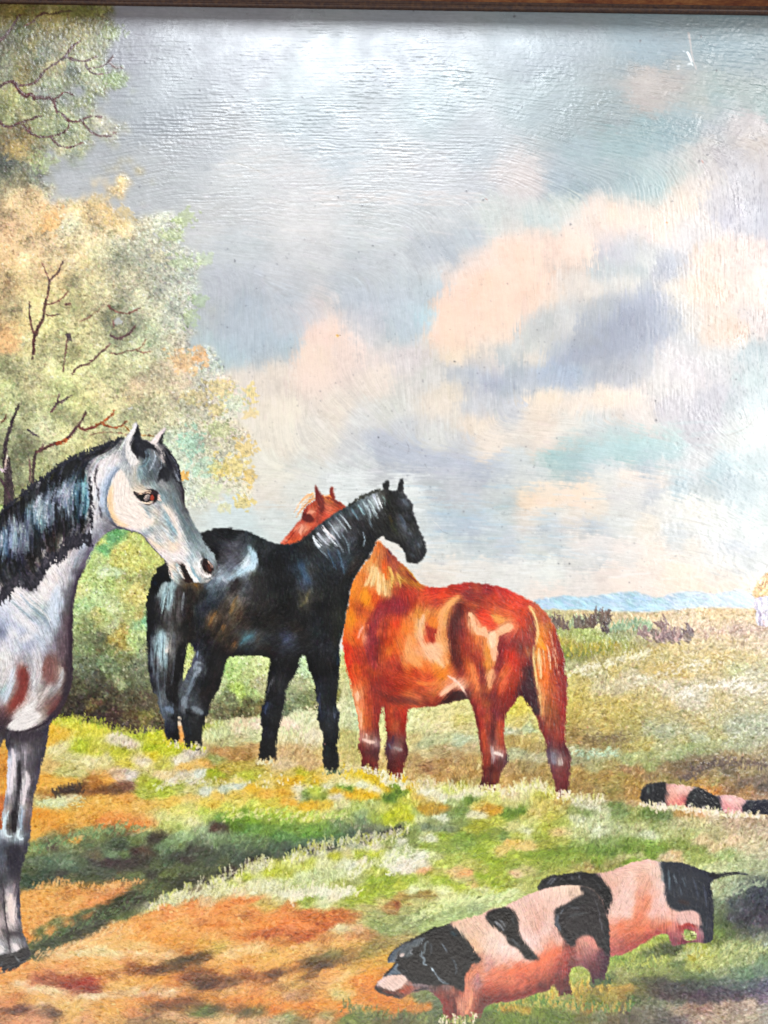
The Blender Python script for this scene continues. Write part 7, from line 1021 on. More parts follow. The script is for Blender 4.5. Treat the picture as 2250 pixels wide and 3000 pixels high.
ID = dict(sky=1, hills=2, meadow=3, tree=4, hedge=5, branch=6, hut_roof=7, hut_wall=8, reeds=9, brushwood=10,
          grey=20, grey_mane=21, grey_ear=22, grey_eye=23, grey_leg=24, grey_leg2=25, grey_hoof=26, grey_nostril=27,
          black=30, black_tail=31, black_mane=32, black_legs=(33, 34, 35, 36), black_ears=(37, 38),
          chest=40, chest_mane=41, chest_tail=42, chest_legs=(43, 44, 45, 46), chest_head=47, chest_ears=(48, 49), chest_forelock=50,
          pig1=60, pig1_snout=61, pig1_ears=(62, 63), pig1_legs=(64, 65, 66), pig1_patch=(67, 68),
          pig2=70, pig2_tail=71, pig2_patch=(72, 73), pig2_leg=74, pig3=80, pig3_patch=(81, 82, 83), pig4=84)

def paint():
    cv = Canvas(); idm = np.full((H, W), ID['sky'], np.int16)
    X = (PX0 + np.arange(W, dtype=F) * ST)[None, :] + np.zeros((H, 1), F); Y = (PY0 + np.arange(H, dtype=F) * ST)[:, None] + np.zeros((1, W), F)
    # ---- sky
    q, v = cps(SKY)
    f, _ = idw(q, v, eps=22, power=2.35, warp=14, seed=3, ysc=1.2, w3=9, step=7)
    f = satur(f, .72) * np.array([.925, .912, .885], F); lo_ = (np.clip((Y - 980) / 300, 0, 1) * .26)[..., None]; f = f * (1 - lo_) + hexc('d3d0c8') * lo_
    f = f + (f - blur(f, 30)) * .35
    cv.C[:] = f
    marks(cv.C, SKY_M)
    cv.C = blur(cv.C, 1.5)
    skyang = angfield('''0 60 0;500 60 1;1200 60 1;2200 80 2;300 200 2;800 200 0;1200 250 1;1700 250 3;2200 250 4;2300 500 84;2300 1300 80;2240 900 88;600 400 1;1000 400 0;1400 450 2;1800 400 8;2200 350 15;400 550 -12;700 560 -4;1000 540 -6;1300 500 0;1600 480 20;600 700 6;800 680 8;1100 680 10;900 800 14;1300 700 60;1500 650 88;1800 650 85;2100 700 86;2230 700 86;1300 900 90;1700 900 95;2000 900 88;700 900 90;1000 950 90;1300 1200 90;1700 1100 100;2000 1150 89;2200 1100 84;800 1200 90;1000 1300 40;800 1500 0;1000 1450 0;1300 1400 5;1600 1350 5;1900 1350 10;2150 1350 30;1300 1600 0;1600 1650 0;2000 1600 8;2200 1600 25;2300 900 80;2450 1500 40''', eps=60, jitter=.035, seed=21, warp=12)
    cv.C = drag(cv.C, skyang, 5)
    A1 = lic(skyang, 22, 31); A2 = lic(skyang, 7, 32)
    cloud = noise(70, 4, 41); mott = noise(9, 2, 42)
    # scumbled cloud edges: shove colour about along the brush
    dis = 4.0 * blur(A1, .6) + 2.5 * cloud + 3.0 * mott
    yy, xx = np.mgrid[0:H, 0:W].astype(F)
    cv.C = sample(cv.C, xx + dis * -np.sin(skyang), yy + dis * np.cos(skyang))
    fine = noise(5, 1, 43)
    cv.C *= (1 + .012 * A1 + .010 * A2 + .014 * mott + .012 * cloud + .010 * fine)[..., None]
    one = np.ones((H, W), F) * (Y < 1830)
    strokepass(cv, one, 5200, 46, 12, skyang, jit=.018, hue=.006, angj=.12, al=.30, thick=.25, seed=51, taper=(.3, .5), bristle=.012)
    strokepass(cv, one, 9000, 26, 5, skyang, jit=.03, hue=.008, angj=.12, al=.30, thick=.25, seed=52)
    # thin warm or pale drags across the grey clouds
    g = np.random.default_rng(60)
    for (x0, x1, y0, y1, n, col, al, dg) in [(700,1400,560,700,60,'d8ccc8',.25,3),(900,1350,560,600,60,'dcc4b8',.3,0),(600,1200,440,520,50,'dcc8c0',.22,-5),(1500,2100,560,600,70,'c8c4be',.3,80),(1000,2000,1500,1700,90,'dfe2e4',.3,1),(1600,2000,240,420,40,'c4c8c0',.2,3),
                                             (1150,1700,1420,1640,70,'8fb4cc',.25,3),(950,1200,1380,1500,70,'eef0ee',.35,2),(1900,2200,1240,1400,40,'9fc0be',.25,-5),(1900,2240,650,1100,60,'e8dcd8',.22,86)]:
        x = x0 + (x1 - x0) * g.random(n); y = y0 + (y1 - y0) * g.random(n)
        splat(cv, x.astype(F), y.astype(F), (np.radians(dg) + g.standard_normal(n) * .08).astype(F), 30 + 60 * g.random(n), 2.5 + 3 * g.random(n), np.tile(hexc(col), (n, 1)).astype(F), al * (.4 + .6 * g.random(n)), 0, .5)
    # relief of the sky: bristle furrows
    fine = noise(5, 1, 43)
    cv.T = cv.T * .25 + .42 * (A1 - .8 * blur(A1, 1.3)) + .42 * (A2 - .6 * blur(A2, 1.5)) + .30 * fine
    gl = np.clip(1 - np.abs(Y - 300) / 420, 0, 1) + np.clip((X - 1850) / 300, 0, 1) * np.clip(1 - np.abs(Y - 950) / 900, 0, 1)
    gn = np.clip(.75 + .35 * noise(60, 2, 44, sx=2.5), .25, 1.6)
    cv.T = cv.T * (.26 + 1.35 * np.clip(gl, 0, 1)) * gn + (.35 * fine + .25 * mott) * (.3 + 1.2 * np.clip((X - 1850) / 300, 0, 1))
    cv.C *= (1 - .17 * np.clip(1.25 * np.clip(1 - np.abs(Y - 280) / 420, 0, 1), 0, 1) * np.clip((X - 100) / 250, 0, 1) - .12 * np.clip((X - 1950) / 250, 0, 1) * np.clip(1 - np.abs(Y - 950) / 800, 0, 1))[..., None]  # sky colour darkened to offset the glare the window lamps add there
    # ---- hills
    q, v = cps(HILLS_P)
    m = mask_poly(HILLS, soft=2.5, wob=2.0)
    f, (r0, r1, c0, c1) = idw(q, v, eps=14, step=6, warp=6, box=(1520, PX1, 1700, 1830))
    L = cv.C.copy(); L[r0:r1, c0:c1] = f
    L = satur(L, .72) * .96
    cv.over(L, m); ids_from(idm, m, ID['hills'])
    strokepass(cv, m, 900, 26, 5, math.radians(24), jit=.05, angj=.3, al=.6, thick=.8, seed=61)
    strokepass(cv, m, 260, 30, 3.5, math.radians(22), jit=.03, light=.12, angj=.2, al=.55, thick=1.2, seed=62)
    # ---- meadow
    mm = mask_poly('1000,1925 1030,1905 1200,1860 1500,1800 1600,1787 1700,1789 1803,1794 1909,1795 1972,1787 2060,1784 2200,1781 2540,1780 2700,1780 2700,3400 -400,3400 -400,2190 -150,2140 0,2130 100,2122 148,2118 170,2104 215,2103 250,2116 290,2124 330,2140 370,2150 410,2150 450,2144 475,2142 500,2145 530,2128 590,2124 640,2112 698,2104 764,2100 831,2100 870,2086 933,2084 985,2064 1000,2040', soft=2.2, wob=2.0, n=4)
    q, v = cps(GROUND)
    f, (r0, r1, c0, c1) = idw(q, v, eps=8, power=2.5, step=4, warp=6, seed=5, box=(PX0, PX1, 1700, PY1), ysc=1.7, w3=5)
    rt = np.clip((X[r0:r1, c0:c1] - 1450) / 250, 0, 1)[..., None] * .30 + .12; f = f * (1 - rt) + blur(f, 9) * rt
    wr = (np.clip((X[r0:r1, c0:c1] - 1500) / 250, 0, 1) * np.clip((2330 - Y[r0:r1, c0:c1]) / 100, 0, 1) * .28)[..., None]; f = f * (1 - wr) + hexc('bfa868') * wr
    L = cv.C.copy(); L[r0:r1, c0:c1] = f
    # ---- trees and hedge come first, the grass overlaps their foot
    tq, tv = cps(TREE)
    tf, (tr0, tr1, tc0, tc1) = idw(tq, tv, eps=10, power=2.5, step=6, warp=12, seed=9, box=(PX0, 860, PY0, 1640))
    T = cv.C.copy(); tf = satur(tf, .72) * np.array([1.035, 1.0, .95], F); ly = (.16 * np.clip((Y[tr0:tr1, tc0:tc1] - 420) / 160, 0, 1))[..., None]; tf = tf * (1 - ly) + np.array([.80, .75, .58], F) * ly; tf = tf * (.90 + .1 * ly / .16); tf = tf * .75 + blur(tf, 9) * .25; T[tr0:tr1, tc0:tc1] = tf
    crown = mask_poly('-400,-60 330,-60 345,30 322,60 300,66 350,84 356,108 330,128 300,140 262,140 285,168 330,192 368,216 374,244 345,262 352,290 318,286 280,262 272,300 246,292 236,276 216,282 210,310 262,330 330,330 344,372 322,398 262,398 236,420 248,470 240,505 205,480 172,448 140,462 150,520 160,560 190,600 240,596 262,552 285,528 306,560 350,520 420,455 410,520 360,560 330,600 365,615 400,640 440,625 520,630 552,650 545,690 510,700 520,740 570,745 628,765 620,800 560,795 590,860 600,900 570,910 560,960 590,990 610,1040 640,1062 650,1110 700,1130 742,1150 740,1180 690,1180 700,1230 740,1262 756,1300 725,1318 748,1360 742,1400 730,1440 745,1490 715,1490 690,1440 660,1400 640,1440 600,1480 560,1480 500,1490 440,1640 300,1700 -400,1760', soft=26, n=4)
    n1 = noise(34, 3, 71); n2 = noise(12, 2, 72)
    cm = np.clip((crown - .5) * 1.9 + .42 + .45 * n1 + .55 * n2, 0, 1)
    cm = np.where(crown > .93, 1, cm) * (crown > .03) * np.clip((700 - np.abs(X - 100)) / 60, 0, 1)
    cm = blur(cm.astype(F), 1.6)
    holes = np.clip((n1 * .7 + n2 * .5) * 2.2 - 2.6, 0, 1) * np.clip((X - 100) / 250, 0, 1) * (Y < 1200)
    cm = cm * (1 - .8 * holes)
    tfac = (1 + .13 * noise(48, 2, 73) + .05 * n2) * (1 - .10 * (Y < 520)); T = T * tfac[..., None]
    thin = 1 - .68 * np.clip((X - 230) / 420, 0, 1) * np.clip((Y - 450) / 200, 0, 1)
    cv.over(T, cm * thin); idm[cm > .5] = ID['tree']
    TA = angfield('0 0 80;100 300 -30;300 200 10;100 700 -40;400 700 20;300 900 -20;500 900 60;100 1100 -40;400 1100 0;600 1100 70;700 1300 70;100 1300 70;300 1300 -20;600 1400 60', eps=60, jitter=.9, seed=77)
    pal = '6f7f52 8d9858 b8ac68 d8b878 a8b47c 5c6848'
    strokepass(cv, cm, 9000, 13, 7, TA, jit=.07, hue=.02, angj=1.2, curve=1.2, al=.40, thick=1.0, seed=81)
    curls(cv, cm, 9000, 9, 4.0, 82, jit=.08, al=.34 , pal=pal, palw=.08)
    tr = cm * np.clip(.4 + .5 * n1, 0, 1)
    curls(cv, tr, 9000, 8, 3.0, 83, jit=.09, light=.09, al=.5, pal='e0d8a0 e4cc98 d0d49c c8c890', palw=.22)
    dk = cm * np.clip(.3 - .6 * n1, 0, 1)
    curls(cv, dk, 9000, 8, 3.0, 84, jit=.10, light=-.16, al=.5, pal='5c6040 6c6c48 4c5840', palw=.2)
    strokepass(cv, cm, 26000, 4, 2.6, TA, jit=.14, hue=.015, angj=1.2, al=.5, thick=.8, seed=85)
    # loose leaf clusters hanging past the crown
    for (x, y, rx, ry, col, n, al) in [(545,640,26,18,'8fa05c',70,.45),(500,690,30,16,'9aa868',60,.4),(540,770,34,14,'a0b07c',60,.4),(600,760,22,14,'a4b480',50,.4),(585,880,20,12,'9ab080',50,.5),(560,930,18,20,'98ac70',60,.4),
                        (545,1060,45,24,'d8a468',110,.4),(590,1045,16,20,'dc9450',60,.4),(650,1140,30,22,'c8b060',90,.4),(735,1150,16,24,'d8c070',50,.55),(690,1180,30,26,'a8c0a0',70,.35),(645,1260,26,20,'98a468',90,.4),(720,1310,24,22,'d4b468',80,.55),
                        (560,1300,30,30,'7cb49c',110,.4),(600,1370,30,22,'94bca4',90,.4),(680,1370,34,24,'d0b864',110,.5),(735,1400,10,26,'d4b05c',50,.55),(535,1395,12,8,'d89c44',30,.7),(620,1440,30,20,'bccc98',60,.35),(715,1475,20,12,'ccb464',50,.6),(660,1490,20,8,'ccc07c',30,.4),
                        (290,600,22,22,'d4b478',90,.4),(275,640,16,12,'d8b888',40,.35),(355,640,30,18,'c8ac70',90,.4),(365,620,14,10,'ccac68',40,.4),(150,650,20,20,'e0a868',70,.5),(40,440,30,20,'bca060',50,.35),(75,460,20,12,'bca468',40,.3),(30,980,30,30,'d8a874',70,.35),(340,235,24,18,'7c9454',90,.4),(330,95,26,12,'809058',80,.4),
                        (470,760,26,12,'c0b48c',40,.4),(640,1200,18,16,'c8b468',50,.4),(735,1210,14,10,'dcbc70',30,.5),(240,35,60,14,'686c38',90,.5),(120,480,30,24,'a0b078',60,.4),(640,1380,20,18,'d0bc6c',60,.45),(565,1165,30,20,'c0a868',70,.35)]:
        x_ = x + g.standard_normal(n) * rx * .6; y_ = y + g.standard_normal(n) * ry * .6
        c = hexc(col) * (1 + g.standard_normal((n, 1)) * .08)
        splat(cv, x_.astype(F), y_.astype(F), (g.random(n) * 6.28).astype(F), 8 + 9 * g.random(n), 4 + 3.5 * g.random(n), np.clip(c, 0, 1).astype(F), al, (g.random(n) - .5) * 4, 1.3, idmap=idm, idval=ID['tree'])
    # ---- hedge
    hq, hv = cps(BUSH)
    hf, (r0, r1, c0, c1) = idw(hq, hv, eps=8, power=2.7, step=5, warp=9, seed=15, box=(PX0, 1120, 1480, 2220))
    B = cv.C.copy(); B[r0:r1, c0:c1] = satur(hf, .88)
    hm = mask_poly('-400,1450 100,1500 200,1600 270,1560 330,1545 400,1552 440,1580 470,1590 500,1640 560,1750 640,1850 1000,1905 1030,1912 1040,2000 1030,2080 1040,2200 -400,2220', soft=3, n=4)
    cv.over(B, hm); idm[hm > .5] = ID['hedge']
    BA = angfield('250 1600 -30;400 1600 -50;300 1750 -60;400 1850 -40;300 2000 60;300 2080 10;700 1960 -40;700 2060 70;900 2000 -60;900 2080 60', eps=50, jitter=.8, seed=87)
    strokepass(cv, hm, 6000, 12, 7, BA, jit=.08, angj=.8, curve=1., al=.55, thick=1., seed=91)
    curls(cv, hm, 6000, 9, 4, 92, jit=.12, al=.45, pal='7c8c4c c8cc88 5c6438 b0b868', palw=.12)
    curls(cv, hm * np.clip(.45 + .5 * noise(26, 2, 93), 0, 1), 3500, 11, 3, 94, jit=.08, light=.10, al=.6, pal='c8d898 d8dca8 b8c478', palw=.2)
    strokepass(cv, hm, 16000, 4, 2.6, BA, jit=.22, hue=.02, angj=1., al=.5, thick=.8, seed=95)
    # ---- branches
    tm_ = (idm == ID['tree']) | (idm == ID['sky']) | (idm == ID['hedge'])
    for bi, line in enumerate(BRANCH.strip().splitlines()):
        hd, pts = line.split('|'); h = hd.split()
        dl = [h[0], h[1], h[2]]
        marks(cv.C, 'S %s .78 1.2 %.2f:%.2f | %s' % (h[0], float(h[1]) * .9, float(h[2]) * .9, pts))
        p = spline(xy(pts), False, 6); p = p[(p[:, 0] > PX0) & (p[:, 1] > PY0)]
        w0, w1 = float(h[1]), float(h[2])
        tt = np.linspace(0, 1, len(p))
        a = np.arctan2(np.gradient(p[:, 1]), np.gradient(p[:, 0]))
        for rep in range(2):
            k = g.integers(0, len(p), max(3, len(p) // 3))
            cc = hexc(h[0]) * (1 + g.standard_normal((len(k), 1)) * .25) + (.04 if rep else 0)
            splat(cv, (p[k, 0] + g.standard_normal(len(k)) * w0 * .2).astype(F), (p[k, 1] + g.standard_normal(len(k)) * w0 * .2).astype(F), a[k].astype(F), 10, 2.6, np.clip(cc, .02, 1).astype(F), .6, 0, 1.2)
        nn = np.stack([-np.sin(a), np.cos(a)], 1); w = np.maximum(w0 + (w1 - w0) * tt, 3.2)[:, None]
        r = poly_cov(np.vstack([p + nn * w / 2, (p - nn * w / 2)[::-1]]))
        if r is not None:
            sl = slice(r[1], r[1] + r[0].shape[0]); q_ = (r[0] > .5) & tm_[sl] & (idm[sl] < 100); idm[sl][q_] = 100 + bi
    # ---- meadow on top
    cv.over(L, mm); idm[mm > .5] = ID['meadow']
    GA = angfield('''150 2150 -75;300 2200 -60;500 2200 -50;200 2300 -20;400 2330 -12;200 2420 -15;350 2400 -20;150 2500 -40;300 2500 -45;500 2480 -50;700 2420 -50;700 2500 -60;900 2440 -60;900 2500 -75;1050 2450 -75;150 2620 -15;300 2650 -20;350 2700 -35;200 2750 -50;600 2600 -70;800 2560 -72;1000 2550 -68;1100 2600 -60;500 2700 -10;700 2700 -8;900 2700 -12;1050 2720 -15;250 2800 -8;400 2800 -12;150 2880 -5;400 2860 -15;600 2830 -20;800 2830 -40;950 2820 -20;300 2940 10;500 2950 12;700 2920 -20;900 2920 -8;1050 2900 -15;1100 2980 -40;650 2150 85;850 2150 85;700 2220 -20;900 2220 -70;1030 2150 -70;800 2300 -30;1000 2310 -25;1150 2300 -70;1350 2310 -80;1550 2320 -80;1700 2380 -70;1200 2420 -60;1400 2450 -25;1600 2480 -30;1300 2540 -25;1500 2560 -20;1200 2540 -65;1250 2640 -30;1400 2620 -25;1200 2700 -20;1800 2500 -60;2000 2480 -55;2200 2500 -50;1250 2120 -35;1350 2200 -30;1500 2180 -30;1250 2250 -20;1700 2000 -30;1900 2000 -35;2100 2000 -40;1700 2150 -28;1900 2150 -30;2100 2150 -40;1800 2280 -30;2050 2250 -60;2200 2300 -60;1950 2400 -60;1650 1900 -80;1800 1900 -75;2000 1820 -35;2200 1820 -45;2150 2650 -50;2100 2750 -60;1900 2760 70;1900 2850 -60;2100 2850 -50;1750 2950 -85;1900 2900 -10;2100 2900 -10;2100 2970 0;1550 2960 -80;1650 2980 -75;0 2900 -5''', eps=30, jitter=.25, seed=97, warp=14)
    orange = np.clip(mask_poly('90,2370 600,2360 560,2420 300,2440 90,2475', soft=16) + mask_poly('60,2620 300,2590 520,2590 350,2650 250,2700 60,2780', soft=10) + mask_poly('60,2840 130,2780 300,2740 500,2650 700,2630 1060,2660 1150,2770 1100,2860 1150,2960 900,2990 500,3300 -400,3300 -400,2850', soft=14), 0, 1)
    green = mm * (1 - orange)
    marks(cv.C, GROUND_M, clip=mm)
    oo = (orange * mm)[..., None]; cv.C = np.clip(cv.C * (1 + oo * (np.array([1.04, 1.06, 1.02], F) - 1)), 0, .93);
    dg = drag(cv.C, GA, 2); gr_ = np.clip(dg[..., 1] - np.maximum(dg[..., 0], 0), 0, 1); dg[..., 0] += .42 * gr_; dg[..., 2] -= .28 * gr_; cv.C = cv.C * (1 - mm[..., None]) + satur(dg, 1.0) * .97 * mm[..., None]
    ow = blur(orange * mm, 4)[..., None]; cv.C = cv.C * (1 - ow) + drag(cv.C, GA, 9) * ow
    rf = (np.clip((X - 1450) / 250, 0, 1) * np.clip((2500 - Y) / 200, 0, 1) * mm)[..., None]; cv.C = cv.C * (1 - rf * .09)
    mref = cv.C.copy()
    strokepass(cv, mm, 9000, 20, 6, GA, ref=mref, jit=.06, hue=.012, angj=.45, curve=.7, al=.40, thick=.9, seed=101, bristle=.02)
    strokepass(cv, orange * mm, 6000, 19, 5, GA, ref=mref, jit=.06, hue=.014, angj=.35, curve=.9, al=.5, thick=1.0, seed=102, bristle=.03)
    strokepass(cv, green, 20000, 14, 3.2, GA, ref=mref, jit=.12, hue=.018, angj=.38, curve=.6, al=.55, thick=1.0, seed=103)
    strokepass(cv, green * np.clip(.5 + .5 * noise(40, 2, 104), 0, 1), 10000, 15, 3.0, GA, ref=mref, jit=.07, light=.13, angj=.38, curve=.6, al=.65, thick=1.3, seed=105)
    strokepass(cv, mm * np.clip(.45 - .5 * noise(45, 2, 106), 0, 1), 10000, 9, 3.0, GA, ref=mref, jit=.08, light=-.16, angj=.4, al=.5, thick=.7, seed=107)
    strokepass(cv, orange * mm, 9000, 13, 3.0, GA, ref=mref, jit=.12, light=.02, angj=.5, curve=.8, al=.55, thick=1., seed=108)
    right = mm * np.clip((X - 1560) / 200, 0, 1)
    strokepass(cv, right, 14000, 8, 3.0, GA, jit=.14, hue=.02, angj=.5, curve=.5, al=.6, thick=1.4, seed=109)
    cv.C = cv.C * (1 - .3 * mm[..., None]) + mref * (.3 * mm[..., None])
    # worked-in little light and dark flecks, thick paint
    fk = noise(14, 2, 110); wet = mm * np.clip(fk * 1.2, 0, 1)
    strokepass(cv, wet, 5200, 12, 4.2, GA, jit=.05, light=.10, angj=.5, curve=1., al=.6, thick=1.8, seed=111)
    strokepass(cv, mm * np.clip(-fk * 1.2, 0, 1), 5200, 10, 3.4, GA, jit=.05, light=-.17, angj=.5, curve=1., al=.5, thick=.6, seed=112)
    # grass tips along the crests
    pale = 'e0dcb8 d8d49c d0d088 e4d8b8 c8c870'
    for (ln_, n, L_, c, dg) in [('148,2120 215,2112 290,2130 370,2152 470,2148', 190, 16, 'c8c848 b0b838 d0cc60 98a830', -84), ('600,2130 760,2108 830,2108', 80, 10, 'e0d0b0 c8cc98 b8c898', -85),
                          ('860,2096 990,2076', 50, 10, 'd8dcb0 e0d0b0', -88), ('640,2150 800,2150 900,2150', 110, 22, 'd8ccac c8c898 b8c090', -88),
                          ('1120,2290 1200,2310 1280,2308 1400,2330', 150, 20, 'e8dcc4 d8d4a0 e4d8b0 d8d098', -86), ('1400,2330 1480,2330 1560,2305 1600,2325 1660,2345 1760,2350', 170, 22, pale, -84),
                          ('560,2296 700,2294 1000,2300', 70, 10, 'e0d8c0 d0c890', -80), ('1000,2275 1060,2268 1110,2290', 60, 12, 'd8b82c c8a820', -70),
                          ('440,2672 500,2640 570,2606 640,2590 700,2560 760,2536 800,2550', 230, 22, pale, -78), ('840,2530 900,2500 960,2486 1040,2470 1110,2464 1200,2440', 260, 24, pale + ' b8b848', -80),
                          ('500,2650 600,2620 750,2610 860,2600', 150, 18, 'd8d4b0 d0cc98', -60), ('850,2640 900,2618 960,2620 1040,2616', 160, 20, 'ece0c8 e0dcc0', -62), ('1010,2590 1080,2540 1140,2520 1200,2500', 130, 20, 'e4e0c4 d8d8a0', -66),
                          ('1130,2565 1180,2540 1240,2520', 70, 14, 'e8dcc8 e4e0d0', -40), ('1200,2700 1300,2660 1400,2640 1500,2620', 170, 22, 'c8d090 b8c888 d8dca0', -35),
                          ('100,2600 180,2590 260,2605 330,2600 420,2580', 150, 12, 'e8a860 e4a458 f0bc78', -70), ('90,2800 200,2780 300,2740 380,2720', 110, 14, 'f0c48c e8a868', -40),
                          ('80,2775 200,2730 300,2690 380,2650 460,2600', 170, 16, '4c6440 38442c 5c6c40', -60), ('90,2500 180,2470 300,2440 420,2430', 170, 18, '7c9460 8ca06c 5c7c50', -55),
                          ('640,2400 760,2390 900,2400 1000,2395', 130, 18, 'c8c880 a8c060 d8d098', -50), ('160,2330 210,2318 240,2316', 60, 16, '2c2420 3c2c28', -100), ('120,2352 180,2356 230,2345', 50, 16, 'd0d4ac c8c89c', -15),
                          ('450,2310 520,2295 600,2290', 60, 16, 'ccccb0 d8c8ac', -40), ('2000,2290 2100,2240 2240,2250', 200, 12, '4c3c3c 5c4844 3c3030', -75), ('1700,2175 1830,2162', 70, 14, '5c4c30 6c5838', -30), ('1680,2215 1800,2205', 60, 14, 'b0ccb0 a8c0a0', -30),
                          ('1980,2040 2100,2010 2230,2020', 110, 14, 'ece8dc e0e0d4 e8dcd0', -40), ('1660,1985 1800,1940 1900,1915', 120, 12, 'd8d4b8 e0d8c0', -35), ('1850,2000 2000,1960 2080,1940', 80, 10, 'e0d8c4', -35),
                          ('1660,1915 1720,1915 1800,1905', 120, 22, '8c8c30 707828 b09c38', -80), ('2060,1870 2150,1850 2240,1850', 90, 12, 'a88878 c8a898 987868', -70), ('1900,2370 1990,2372 2080,2384 2240,2395', 160, 15, 'e4dcc8 d8d0ac e8d8c0', -86),
                          ('1680,2800 1800,2830 1950,2830', 130, 26, '98a050 a8b060 7c9048 b8b858', -75), ('1980,2810 2100,2790 2240,2790', 150, 20, 'a8b070 98a878 c0c088', -65), ('1450,2960 1600,2940 1700,2960 1850,2960', 220, 26, 'a8a050 5c7c34 b89840 487030', -84), ('1600,2930 1700,2900 1800,2900', 60, 30, 'c09c40 b88c30 d0b060', -86),
                          ('2120,2625 2180,2600 2240,2590', 110, 12, '98a888 a8b090', -50), ('1000,2950 1100,2980 1300,2990', 130, 18, '5c6c38 788048 485c30', -80)]:
        hairs_edge(cv, idm, ln_, int(n * .8), L_ * .9, 2.8, c, dg, seed=n + int(L_), angj=.3, thick=1.6, al=.62, spread=6.5)
    # far shrubs: dark reeds and a heap of brushwood
    for (ln_, n, L_, c, dg, k) in [('1612,1836 1660,1842', 34, 26, '5c4440 6c5448 503c3c', -105, 'reeds'), ('1668,1838 1700,1830 1760,1828 1782,1846', 46, 26, '8c9c78 98a484', -90, 'reeds'), ('1684,1840 1720,1836 1740,1836', 54, 24, '4a3a34 5c4a40 3c302c', -80, 'reeds'), ('1732,1826 1760,1826 1780,1828', 44, 30, '4c3830 5c443c 3c2c28', -82, 'reeds'),
                             ('1770,1848 1786,1852', 14, 22, '3c2c2c', -110, 'reeds'), ('1790,1848 1850,1842 1900,1848', 70, 22, '7c9874 6c8868 94a880', -70, 'reeds'),
                             ('1866,1858 1900,1864', 26, 16, '8c6c6c 7c6060', -70, 'brushwood'), ('1915,1870 1960,1882 2010,1878 2030,1868', 90, 26, '6c5850 5c4c44 8c7468 54443c b8a090', -120, 'brushwood'), ('1925,1872 1990,1876', 50, 30, '6c5054 a88480 5c4044', -60, 'brushwood'), ('1940,1850 1960,1830', 12, 26, '6c5050', -130, 'brushwood'), ('2020,1856 2036,1856', 10, 20, '5c4448', -125, 'brushwood')]:
        hairs_edge(cv, idm, ln_, n, L_, 4.2, c, dg, val=ID[k], seed=n * 3, angj=.3, thick=1.6, al=.8, spread=4)
    # ---- hut
    roof = mask_poly('2206,1742 2214,1722 2225,1705 2240,1688 2262,1668 2300,1655 2400,1655 2440,1690 2460,1748 2400,1752 2330,1748 2270,1747 2236,1746 2214,1754', soft=1.8, wob=1.2)
    wall = mask_poly('2214,1752 2270,1745 2440,1748 2438,1838 2300,1836 2222,1834 2216,1800', soft=1.8, wob=.8, n=2)
    cv.over(np.broadcast_to(hexc('c4bcc8'), (H, W, 3)), wall); idm[wall > .5] = ID['hut_wall']
    strokepass(cv, wall, 500, 34, 5, math.radians(88), jit=.12, hue=.02, angj=.08, al=.7, thick=1.2, seed=120)
    cv.over(np.broadcast_to(hexc('d0a468'), (H, W, 3)), roof); idm[roof > .5] = ID['hut_roof']
    strokepass(cv, roof, 700, 22, 4, math.radians(-65), jit=.16, hue=.03, angj=.3, al=.75, thick=1.3, seed=121)
    # ---- far pig, chestnut horse, black horse, pigs, grey horse
    figure(cv, idm, PIG3_OUT, PIG3_P, PIG3_M, '1900 2330 85;1980 2330 60;2060 2340 60;2200 2360 60', ID['pig3'], n=700, ln=10, wd=3.4, seed=130, warp=2, eps=5)
    for t_, k in (('1877,2335 1884,2310 1900,2298 1948,2291 1953,2300 1950,2320 1946,2340 1948,2362 1926,2362 1895,2357 1882,2350', 0), ('2012,2350 2018,2330 2036,2312 2050,2308 2070,2316 2092,2331 2108,2348 2114,2376 2080,2374 2050,2368 2016,2364', 1), ('2180,2362 2192,2348 2220,2346 2270,2346 2280,2386 2240,2386 2200,2386 2176,2376', 2)):
        idm[(mask_poly(t_) > .5) & (idm == ID['pig3'])] = ID['pig3_patch'][k]
    idm[(idm == ID['pig3']) & (X > 2110)] = ID['pig4']
    hairs_edge(cv, idm, '1880,2362 1960,2372 2060,2380 2130,2392 2240,2396', 150, 13, 3, 'e0d4bc d0c8a0 c8b890 e8d8c8', -86, seed=131, spread=3, thick=1.4)

    figure(cv, idm, CHEST_OUT, CHEST_P, CHEST_M, CHEST_ANG, ID['chest'], sat=1.06, dk=.93, n=5500, ln=17, wd=4.6, seed=140, wob=1.3)
    def sub(poly, base, val):
        m_ = mask_poly(poly)
        idm[(m_ > .5) & (idm == base)] = val
    sub('1112,1580 1132,1600 1186,1656 1236,1712 1200,1722 1180,1730 1150,1748 1110,1756 1060,1720 1080,1650', ID['chest'], ID['chest_mane'])
    sub('1553,1755 1580,1770 1604,1798 1625,1828 1640,1865 1652,1915 1664,1980 1668,2050 1664,2090 1656,2150 1640,2160 1600,2140 1592,2090 1580,2040 1570,1980 1562,1920 1566,1860 1560,1800', ID['chest'], ID['chest_tail'])
    for i, t_ in enumerate(('1015,2020 1050,2035 1090,2060 1121,2068 1125,2300 1000,2300', '1119,2066 1160,2082 1200,2080 1230,2300 1120,2300', '1370,2090 1400,2105 1440,2110 1490,2085 1510,2330 1380,2330', '1500,2040 1560,1960 1600,2140 1660,2150 1700,2350 1580,2350')):
        sub(t_, ID['chest'], ID['chest_legs'][i])
    # head of the chestnut behind the black neck
    figure(cv, idm, HEAD_OUT, HEAD_P, HEAD_M, HEAD_ANG, ID['chest_head'], n=700, ln=12, wd=3.6, seed=150, warp=2, eps=5)
    sub('924,1440 924,1420 938,1437 950,1455 953,1480 944,1500 934,1480', ID['chest_head'], ID['chest_ears'][0])
    sub('964,1437 973,1424 982,1430 986,1455 984,1470 970,1458', ID['chest_head'], ID['chest_ears'][1])
